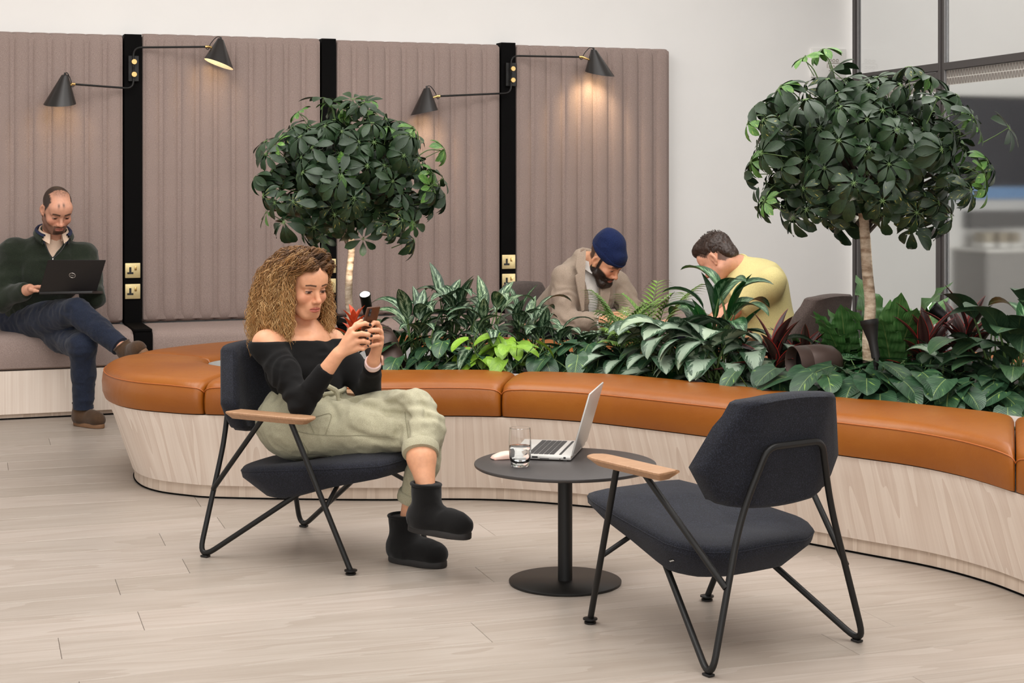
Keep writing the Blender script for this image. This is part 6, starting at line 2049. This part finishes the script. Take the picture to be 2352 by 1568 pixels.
for c, a in ((Q(192, 938, 8.95), Vector((0, .05, -1))), (aR1 + (kR1 - aR1) * .06, aR1 - kR1)):
    MB().lathe([(.046, -.020), (.0535, -.018), (.0545, 0), (.047, .003)], 24, axis_frame(Vector(c), a)).build('hem', M_DENIM, dj)
M_BRSUEDE = fabric('brown_suede', S(74, 54, 38), S(92, 70, 50), 600, .9, .3, .15, big=14, bigvar=.2)
M_BRSOLE = solid('tan_crepe_sole', S(124, 90, 62), .7)
boot(m1, 'boot', (Q(186, 968, 8.96).x, 8.97, 0), (.80, -.60, 0), (0, 0, 1), M_BRSUEDE, M_BRSOLE, .125, label='brown suede chelsea boot on the floor', wide=.92, rs=.048)
shn = (aR1 - kR1).normalized()
pr_ = Vector((.55, -.72, .30)); pr_ = (pr_ - shn * pr_.dot(shn)).normalized()
fr_ = (shn * .50 + pr_ * .86).normalized()
ub_ = (-shn - fr_ * (-shn).dot(fr_)).normalized()
boot(m1, 'boot', aR1 + shn * .02 - ub_ * .085, fr_, -shn, M_BRSUEDE, M_BRSOLE, .12, label='brown suede chelsea boot on the crossed leg', wide=.92, rs=.047)
# his laptop
bl_, br_, tl_, tr_ = Q(90, 670, 8.93), Q(222, 668, 8.93), Q(110, 597.5, 8.80), Q(243, 598, 8.80)
lx1 = (br_ - bl_).normalized(); up1 = ((tl_ + tr_) / 2 - (bl_ + br_) / 2); up1 = (up1 - lx1 * up1.dot(lx1))
lt = empty('black_laptop', 'black laptop on the lap of the man in the green jumper', 'laptop', (bl_ + br_) / 2)
w2 = (br_ - bl_).length / 2; h2 = up1.length / 2; up1.normalize(); n1_ = lx1.cross(up1)
# lid sheared look in the photograph comes from its own turn: place by its four corners
cen = (bl_ + br_ + tl_ + tr_) / 4
skew = ((tl_ + tr_) - (bl_ + br_)) / 2
LX = frame(cen, lx1, up1, n1_)
M_DLID = solid('matt_black_lid', S(30, 27, 27), .45, var=.04)
V8 = []
for dz in (.0, .006):
    for c in (bl_, br_, tr_, tl_): V8.append(tuple(c + n1_ * (-dz)))
bm_ = bmesh.new(); vv = [bm_.verts.new(p) for p in V8]
for f_ in ((0, 1, 2, 3), (7, 6, 5, 4), (0, 4, 5, 1), (1, 5, 6, 2), (2, 6, 7, 3), (3, 7, 4, 0)): bm_.faces.new([vv[i] for i in f_])
bmesh.ops.recalc_face_normals(bm_, faces=bm_.faces[:])
bmesh.ops.bevel(bm_, geom=bm_.edges[:], offset=.0018, segments=2, affect='EDGES')
mb = MB(); mb.bm(bm_); lidm = mb.build('lid', M_DLID, lt, sharp=30)
yb_ = Vector((-.18, .22, -.020)).normalized()
bx = lx1; by = (yb_ - bx * yb_.dot(bx)).normalized(); bz = bx.cross(by)
BM_ = frame((bl_ + br_) / 2 + Vector((0, 0, -.006)), bx, by, bz)
MB().box((-.012, .115, 0), (w2 * .93, .115, .008), BM_, bev=.003).build('base', M_DLID, lt)
MB().box((0, .075, .0085), (w2 - .02, .05, .0008), BM_).build('keyboard', M_DARKHOLE, lt)
if n1_.y > 0: n1_ = -n1_
lg = Q(166, 632.5, 8.86); lg = lg + n1_ * ((cen - lg).dot(n1_) + .0015)
LG = frame(lg, lx1, up1, n1_) if lx1.cross(up1).dot(n1_) > 0 else frame(lg, -lx1, up1, n1_)
rp = [LG @ Vector((.0165 * math.cos(2 * math.pi * i / 28), .0165 * math.sin(2 * math.pi * i / 28), 0)) for i in range(28)]
M_LOGO = solid('silver_emblem', S(186, 178, 172), .3, .6)
em = MB().tube(rp, .0017, 6, closed=True).build('emblem_ring', M_LOGO, lt)
text_mesh('DELL', .0105, LG, M_LOGO, em, 'emblem_lettering', .0008)

# ------------------------------------------------------------------ the man in the blue beanie
m2 = empty('person', 'bearded man in a taupe blazer and navy beanie, leaning forward behind the plants', 'person', (.31, 9.3, 0), 0)
H2 = np.array(Q(1392, 596, 8.98)[:]); RH2 = head_rot(-38, -40, 4)
f2, w2_, R2 = frame3((.70, -.71, 0))
pel2 = Vector((.26, 9.36, .50)); che2 = Q(1338, 672, 9.12); nk2 = Q(1350, 603, 9.08)
sR2, sL2 = Q(1297, 638, 9.0), Q(1416, 650, 9.24)
eR2, wrR2 = Q(1296, 742, 8.92), Q(1388, 738, 8.80)
eL2, wrL2 = Q(1450, 716, 9.18), Q(1432, 736, 8.96)
hR2, hL2 = Vector((.22, 9.26, .47)), Vector((.34, 9.42, .47))
kR2, kL2 = Vector((.49, 8.92, .52)), Vector((.66, 9.12, .52))
b = SDF()
TH2 = add_head(b, H2, RH2, 1.04, True)
b.chain([TH2(0, -.025, -.05), nk2], [.062, .064], .025)
b.ell(che2, (.17, .115, .17), R2, .04); b.cap(che2, pel2, .13, .13, .05); b.cap(sR2, sL2, .05, .05, .04)
b.chain([sR2, eR2, wrR2], [.055, .043, .030], .02); b.chain([sL2, eL2, wrL2], [.055, .043, .030], .02)
b.chain([hR2, kR2, Vector((.55, 8.95, .10))], [.085, .055, .04], .03); b.chain([hL2, kL2, Vector((.70, 9.13, .10))], [.085, .055, .04], .03)
gen_hand(b, wrR2, Vector((.9, -.1, .08)), Vector((-.1, .8, -.5)), 1, curl=.55)
gen_hand(b, wrL2, Vector((.05, -.9, -.05)), Vector((-.7, -.2, -.7)), -1, curl=.5)
SK2 = lin(212, 156, 122)
def beard2(q):
    x, y, z = np.abs(q[:, 0]), q[:, 1], q[:, 2]
    line = -.040 - .16 * np.maximum(0, .050 - x) + .9 * np.maximum(0, x - .044)
    jaw = np.clip((line - z) / .009, 0, 1) * (y > -.025) * (z > -.16)
    mus = np.clip(1.6 - np.abs(z + .056 + .15 * x) / .0055, 0, 1) * (x < .034) * (y > .065)
    burn = np.clip((x - .050) / .008, 0, 1) * np.clip((y + .004) / .006, 0, 1) * np.clip((.028 - y) / .006, 0, 1) * (z < .05) * (z > -.06)
    ear = (x > .066) & (y > -.045) & (y < .007) & (z > -.042)
    return np.maximum.reduce([jaw, mus, burn]) * (~ear)
def scalp2(q):
    return np.clip((-.034 - q[:, 1]) / .008, 0, 1) * np.clip((q[:, 2] + .034) / .010, 0, 1) * (q[:, 2] < .06) * .9
hc2 = head_col(H2, RH2, 1.04, SK2, (170, 100, 84), (42, 30, 24), False, beard2, scalp2)
def col2(V):
    C = np.tile(SK2, (len(V), 1)) * (1 + .05 * vnoise(V, (30, 30, 30), 3))[:, None]
    return hc2(V, C)
hb = box(H2 + RH2 @ np.array([0, .03, -.02]), .12)
sdf_obj('body', b, M_SKIN, m2, .010, [(hb[0], hb[1], .0020), (np.minimum(np.array(wrR2), np.array(wrL2)) - .09, np.maximum(np.array(wrR2), np.array(wrL2)) + .09, .0042)], 1, None, col2)
bd = SDF()
def t2(x, y, z): return Vector(TH2(x, y, z))
for s in (-1, 1): bd.chain([t2(s * .058, .014, -.036), t2(s * .055, .022, -.070), t2(s * .030, .064, -.105)], [.006, .016, .022], .02)
bd.cap(t2(-.022, .074, -.104), t2(.022, .074, -.104), .025, .025, .02)
bd.chain([t2(-.031, .080, -.066), t2(0, .096, -.0535), t2(.031, .080, -.066)], [.006, .0068, .006], .004)
bd.ell(t2(0, .102, -.072), (.017, .016, .0062), RH2, .004, True)
sdf_obj('beard', bd, M_HAIR, m2, .0035, (), 1, folds(5, .0016, (160, 160, 90)), lambda V: np.tile(lin(40, 29, 24), (len(V), 1)) * (1 + .35 * vnoise(V, (200, 200, 120), 8))[:, None], label='full dark beard')
bn = SDF()
bn.ell(t2(0, -.020, .060), (.086, .104, .082), RH2, .02); bn.ell(t2(0, -.035, .115), (.058, .070, .045), RH2, .05)
bn.ell(t2(0, .044, .056), (.068, .056, .050), RH2, .02)
bn.cut(t2(0, 0, .028), RH2 @ np.array([0, -.22, -1]), H2 - .3, H2 + .3)
M_BEANIE = fabric('navy_rib_knit', S(18, 30, 66), S(28, 42, 84), 260, .95, .5, .06, big=6)
be = sdf_obj('beanie', bn, M_BEANIE, m2, .005, (), 1, folds(6, .003, (22, 22, 22)), label='navy blue knitted beanie')
bu = SDF(); bu.ell(t2(0, -.018, .046), (.091, .1085, .058), RH2, .01); bu.ell(t2(0, .046, .048), (.072, .060, .05), RH2, .02)
nb_ = RH2 @ np.array([0, -.22, -1.0]); bu.cut(t2(0, 0, .024), nb_, H2 - .3, H2 + .3); bu.cut(t2(0, 0, .066), -nb_, H2 - .3, H2 + .3)
sdf_obj('turn_up', bu, M_BEANIE, be, .004, (), 1)
MB().lathe([(0, -.004), (.004, -.002), (.004, .002), (0, .004)], 10, Matrix.Translation(t2(.079, -.006, -.040))).build('earring', M_BRASS, m2)
# white shirt and blazer
s2 = SDF(); s2.ell(che2 + f2 * .02, (.155, .118, .20), R2, .03); s2.cap(che2 + Vector((0, 0, .10)), nk2 + f2 * .012 + Vector((0, 0, .02)), .12, .074, .03, flat=True)
M_WSHIRT = fabric('white_shirt_cotton', S(226, 221, 214), S(238, 234, 228), 700, .8, .1, .02, big=12)
sh2 = sdf_obj('shirt', s2, M_WSHIRT, m2, .008, (), 1, folds(53, .005, (18, 18, 10)), label='white shirt')
collar(sh2, nk2 + f2 * .024 + Vector((0, 0, .004)), R2, .076, .024, M_WSHIRT, 'shirt_collar', .40, .03, .06, tilt=.6)
j = SDF()
j.ell(che2 + Vector((0, 0, -.01)), (.19, .14, .175), R2, .05); j.cap(che2, pel2 + Vector((0, 0, .02)), .165, .175, .06); j.cap(sR2, sL2, .060, .060, .05)
j.cap(che2 + Vector((0, 0, .06)) - f2 * .02, nk2 - f2 * .012, .14, .085, .05)
j.chain([sR2, sR2 + (eR2 - sR2) * .5, eR2], [.068, .069, .066], .03); j.cap(eR2, wrR2 + (eR2 - wrR2) * .10, .066, .048, .03, flat=True)
j.chain([sL2, sL2 + (eL2 - sL2) * .5, eL2], [.068, .066, .060], .03); j.cap(eL2, wrL2 + (eL2 - wrL2) * .10, .060, .046, .03, flat=True)
for q in range(15):
    u_ = q / 14
    c_ = Vector(Q(1362 + 4 * u_, 610 + 112 * u_, 8.98))
    r_ = .062 - .026 * u_
    j.cap(c_ + f2 * .14, c_ + f2 * .0 - f2 * (.005), r_, r_ * .9, .006, True)
j.ell(nk2 + f2 * .05 + Vector((0, 0, .05)), (.066, .085, .075), R2, .012, True)
M_BLAZER = fabric('taupe_linen_cloth', S(152, 135, 119), S(170, 153, 137), 480, .85, .25, .1, big=7, bigvar=.06)
def foldB(V):
    d = folds(57, .007, (11, 11, 11), .002, (30, 30, 30))(V)
    for (A_, B_) in ((sR2, eR2), (sL2, eL2)):
        a = np.array(A_[:]); ax = np.array((B_ - A_)[:]); L = np.linalg.norm(ax); ax /= L
        tt = (V - a) @ ax; near = np.linalg.norm(V - a - tt[:, None] * ax, axis=1) < .11
        d += near * .005 * np.sin(tt * 75 + 9 * vnoise(V, (10, 10, 10), 4)) * np.clip((tt - .03) / .12, 0, 1)
    return d
bz_ = sdf_obj('blazer', j, M_BLAZER, m2, .008, (), 2, foldB, label='taupe linen blazer')
def lapel(pts, parent):
    mb = MB(); V = []; F = []
    for a, b_ in pts: V += [np.array(a[:]), np.array(b_[:])]
    n = len(pts)
    for i in range(n - 1): F.append((i * 2, i * 2 + 1, i * 2 + 3, i * 2 + 2))
    o = len(V)
    off = np.array((f2 * -.006)[:])
    V += [v + off for v in V[:]]
    F += [(a + o, d + o, c + o, b2 + o) for a, b2, c, d in F[:]]
    for i in range(n - 1):
        F.append((i * 2, i * 2 + 2, i * 2 + 2 + o, i * 2 + o)); F.append((i * 2 + 1, i * 2 + 1 + o, i * 2 + 3 + o, i * 2 + 3))
    mb.add(V, F); return mb.build('lapel', M_BLAZER, parent, sharp=40)
lapel([(Q(1346, 574, 8.985), Q(1326, 583, 8.965)), (Q(1345, 602, 8.94), Q(1323, 612, 8.925)), (Q(1344, 622, 8.925), Q(1328, 629, 8.92)), (Q(1344, 626, 8.922), Q(1322, 633, 8.915)), (Q(1343, 668, 8.905), Q(1329, 672, 8.90)), (Q(1342, 712, 8.90), Q(1337, 714, 8.90))], bz_)
lapel([(Q(1381, 652, 8.99), Q(1402, 645, 9.03)), (Q(1381, 680, 8.955), Q(1402, 672, 8.99)), (Q(1378, 705, 8.93), Q(1396, 702, 8.97)), (Q(1376, 722, 8.93), Q(1384, 722, 8.95))], bz_)
for wr_, el_ in ((wrR2, eR2), (wrL2, eL2)):
    ad = (wr_ - el_).normalized()
    MB().lathe([(.034, -.045), (.0445, -.04), (.0455, .0), (.038, .002)], 24, axis_frame(wr_ + ad * -.022, ad)).build('shirt_cuff', M_WSHIRT, sh2)
d_ = SDF()
d_.ell(pel2 + Vector((0, 0, -.02)), (.18, .15, .12), R2, .05)
for h_, k_, e_ in ((hR2, kR2, Vector((.55, 8.95, .12))), (hL2, kL2, Vector((.70, 9.13, .12)))):
    d_.chain([h_, h_ + (k_ - h_) * .5, k_], [.105, .095, .075], .02); d_.chain([k_, k_ + (e_ - k_) * .5, e_], [.073, .062, .052], .02)
M_NAVYT = fabric('navy_chino', S(26, 28, 42), S(38, 40, 56), 600, .85, .25, .08, big=8)
sdf_obj('trousers', d_, M_NAVYT, m2, .010, (), 2, folds(59, .006, (12, 12, 14)), label='dark navy trousers')
boot(m2, 'shoe', (.55, 8.95, 0), (.7, -.7, 0), (0, 0, 1), M_BRSUEDE, M_BRSOLE, .12, wide=.9, rs=.046)
boot(m2, 'shoe', (.70, 9.13, 0), (.7, -.7, 0), (0, 0, 1), M_BRSUEDE, M_BRSOLE, .12, wide=.9, rs=.046)

# ------------------------------------------------------------------ the man in the yellow T-shirt, seen from behind
m3 = empty('person', 'dark haired man in a yellow T-shirt, bent forward with his back to us', 'person', (1.35, 8.7, 0), 0)
H3 = np.array(Q(1648, 592, 8.72)[:]); RH3 = head_rot(146, -42, 0)
f3, w3, R3 = frame3((-.80, .60, 0))
pel3 = Vector((1.36, 8.72, .50)); che3 = Q(1738, 676, 8.72); nk3 = Q(1700, 612, 8.74)
sR3, sL3 = Q(1712, 640, 8.98), Q(1768, 650, 8.55)
eL3, wrL3 = Q(1640, 742, 8.60), Q(1560, 755, 8.78)
eR3, wrR3 = Q(1640, 740, 9.05), Q(1570, 752, 9.0)
hR3, hL3 = Vector((1.38, 8.84, .47)), Vector((1.28, 8.64, .47))
kR3, kL3 = Vector((1.02, 9.08, .52)), Vector((.94, 8.86, .52))
b = SDF()
TH3 = add_head(b, H3, RH3, 1.04, True)
b.chain([TH3(0, -.03, -.05), nk3], [.058, .062], .025)
b.ell(che3, (.18, .12, .17), R3, .04); b.cap(che3, pel3, .13, .13, .05); b.cap(sR3, sL3, .05, .05, .04)
b.chain([sR3, eR3, wrR3], [.052, .043, .028], .02); b.chain([sL3, eL3, wrL3], [.052, .043, .028], .02)
b.chain([hR3, kR3, Vector((1.0, 9.0, .10))], [.085, .055, .04], .03); b.chain([hL3, kL3, Vector((.93, 8.86, .10))], [.085, .055, .04], .03)
gen_hand(b, wrL3, Vector((-.8, .2, .15)), Vector((0, .7, -.6)), -1, curl=.5)
gen_hand(b, wrR3, Vector((-.85, -.2, .1)), Vector((0, -.7, -.6)), 1, curl=.5)
SK3 = lin(222, 164, 136)
def scalp3(q):
    x, y, z = np.abs(q[:, 0]), q[:, 1], q[:, 2]
    ear = (x > .062) & (y > -.04) & (y < .014) & (z < .025)
    h = np.maximum(np.minimum(.070 - .9 * np.maximum(0, .075 - z) - y, z + .055 - .25 * np.maximum(0, y + .03)), z - .095)
    return np.clip((h + vnoise(q, (150, 150, 150), 6) * .003) / .008 + .5, 0, 1) * (~ear) * .85
hc3 = head_col(H3, RH3, 1.04, SK3, (180, 110, 96), (52, 38, 31), False, None, scalp3)
hb = box(H3, .15)
sdf_obj('body', b, M_SKIN, m3, .010, [(hb[0], hb[1], .0036), (np.minimum(np.array(wrR3), np.array(wrL3)) - .09, np.maximum(np.array(wrR3), np.array(wrL3)) + .09, .0042)], 1, None, lambda V: hc3(V, np.tile(SK3, (len(V), 1)) * (1 + .05 * vnoise(V, (30, 30, 30), 3))[:, None]))
h3 = SDF()
def t3(x, y, z): return Vector(TH3(x, y, z))
h3.ell(t3(0, -.020, .048), (.080, .098, .083), RH3, .02); h3.ell(t3(0, .035, .092), (.062, .062, .040), RH3, .03)
h3.ell(t3(0, -.075, -.02), (.060, .035, .05), RH3, .03)
h3.ell(t3(0, .115, -.01), (.075, .060, .075), RH3, .012, True)
for s in (-1, 1): h3.ell(t3(s * .078, -.006, -.012), (.022, .030, .040), RH3, .008, True)
h3.cut(t3(0, -.05, -.055), RH3 @ np.array([0, .15, -1]), H3 - .3, H3 + .3)
hcol = lin(54, 40, 33)
ho3 = sdf_obj('hair', h3, M_HAIR, m3, .005, (), 1, folds(8, .005, (70, 70, 70)), lambda V: np.tile(hcol, (len(V), 1)) * (1 + .3 * vnoise(V, (140, 140, 140), 2))[:, None], label='short dark brown hair')
rs = np.random.RandomState(9); paths = []; cols = []
for i in range(1100):
    d = rs.randn(3); d /= np.linalg.norm(d)
    p = np.array([0, -.018, .050]) + d * np.array([.079, .097, .083])
    if p[2] < .0 or (p[1] > .07 and p[2] < .085): continue
    top = p[2] > .085
    dr = np.array([d[0] * .5, .6 + .4 * d[1] if top else -.2, .55 if top else -.9]) + rs.randn(3) * .25
    dr /= np.linalg.norm(dr); L_ = .010 if top else .004
    tt = np.linspace(0, 1, 5)[:, None]
    P = p + dr * L_ * tt + d * .006 * tt * (1 - tt)
    paths.append((RH3 @ (P.T * 1.04)).T + H3); cols.append(np.tile(hcol * rs.uniform(.6, 1.5), (5, 1)))
strands('tufts', paths, .0012, M_HAIR, ho3, cols)
# the same fine tufts in the other two men's visible hair would not show at this size
ts = SDF()
ts.ell(che3, (.205, .14, .18), R3, .05); ts.cap(che3, pel3 + Vector((0, 0, .0)), .158, .175, .06); ts.cap(sR3, sL3, .070, .070, .06)
ts.cap(che3 + Vector((0, 0, .05)), nk3 + Vector((0, 0, -.025)), .14, .080, .05)
for sh_, el_ in ((sR3, eR3), (sL3, eL3)):
    ts.cap(sh_, sh_ + (el_ - sh_) * .55, .082, .080, .04, flat=True)
M_YEL = fabric('pale_yellow_jersey', S(206, 192, 132), S(220, 207, 150), 520, .85, .15, .06, big=5, bigvar=.06)
tsh = sdf_obj('t_shirt', ts, M_YEL, m3, .0085, (), 2, folds(63, .007, (9, 9, 9)), label='pale yellow T-shirt')
pc = nk3 + Vector((.01, 0, .0)) - f3 * .01
tl_ax = (nk3 - Vector(TH3(0, -.03, -.05))).normalized()
MB().tube(ringtube(nk3 + Vector((-.004, 0, -.004)), tl_ax, .068, 0, 30), .008, 8, closed=True).build('neck_rib', M_YEL, tsh)
d_ = SDF()
d_.ell(pel3 + Vector((0, 0, -.02)), (.18, .15, .12), R3, .05)
for h_, k_, e_ in ((hR3, kR3, Vector((1.0, 9.0, .12))), (hL3, kL3, Vector((.93, 8.86, .12)))):
    d_.chain([h_, h_ + (k_ - h_) * .5, k_], [.105, .095, .075], .02); d_.chain([k_, k_ + (e_ - k_) * .5, e_], [.073, .062, .052], .02)
sdf_obj('trousers', d_, M_NAVYT, m3, .010, (), 2, folds(65, .006, (12, 12, 14)), label='dark trousers')
boot(m3, 'shoe', (1.0, 9.0, 0), (-.9, .3, 0), (0, 0, 1), M_BRSUEDE, M_BRSOLE, .12, wide=.9, rs=.046)
boot(m3, 'shoe', (.93, 8.86, 0), (-.9, .3, 0), (0, 0, 1), M_BRSUEDE, M_BRSOLE, .12, wide=.9, rs=.046)
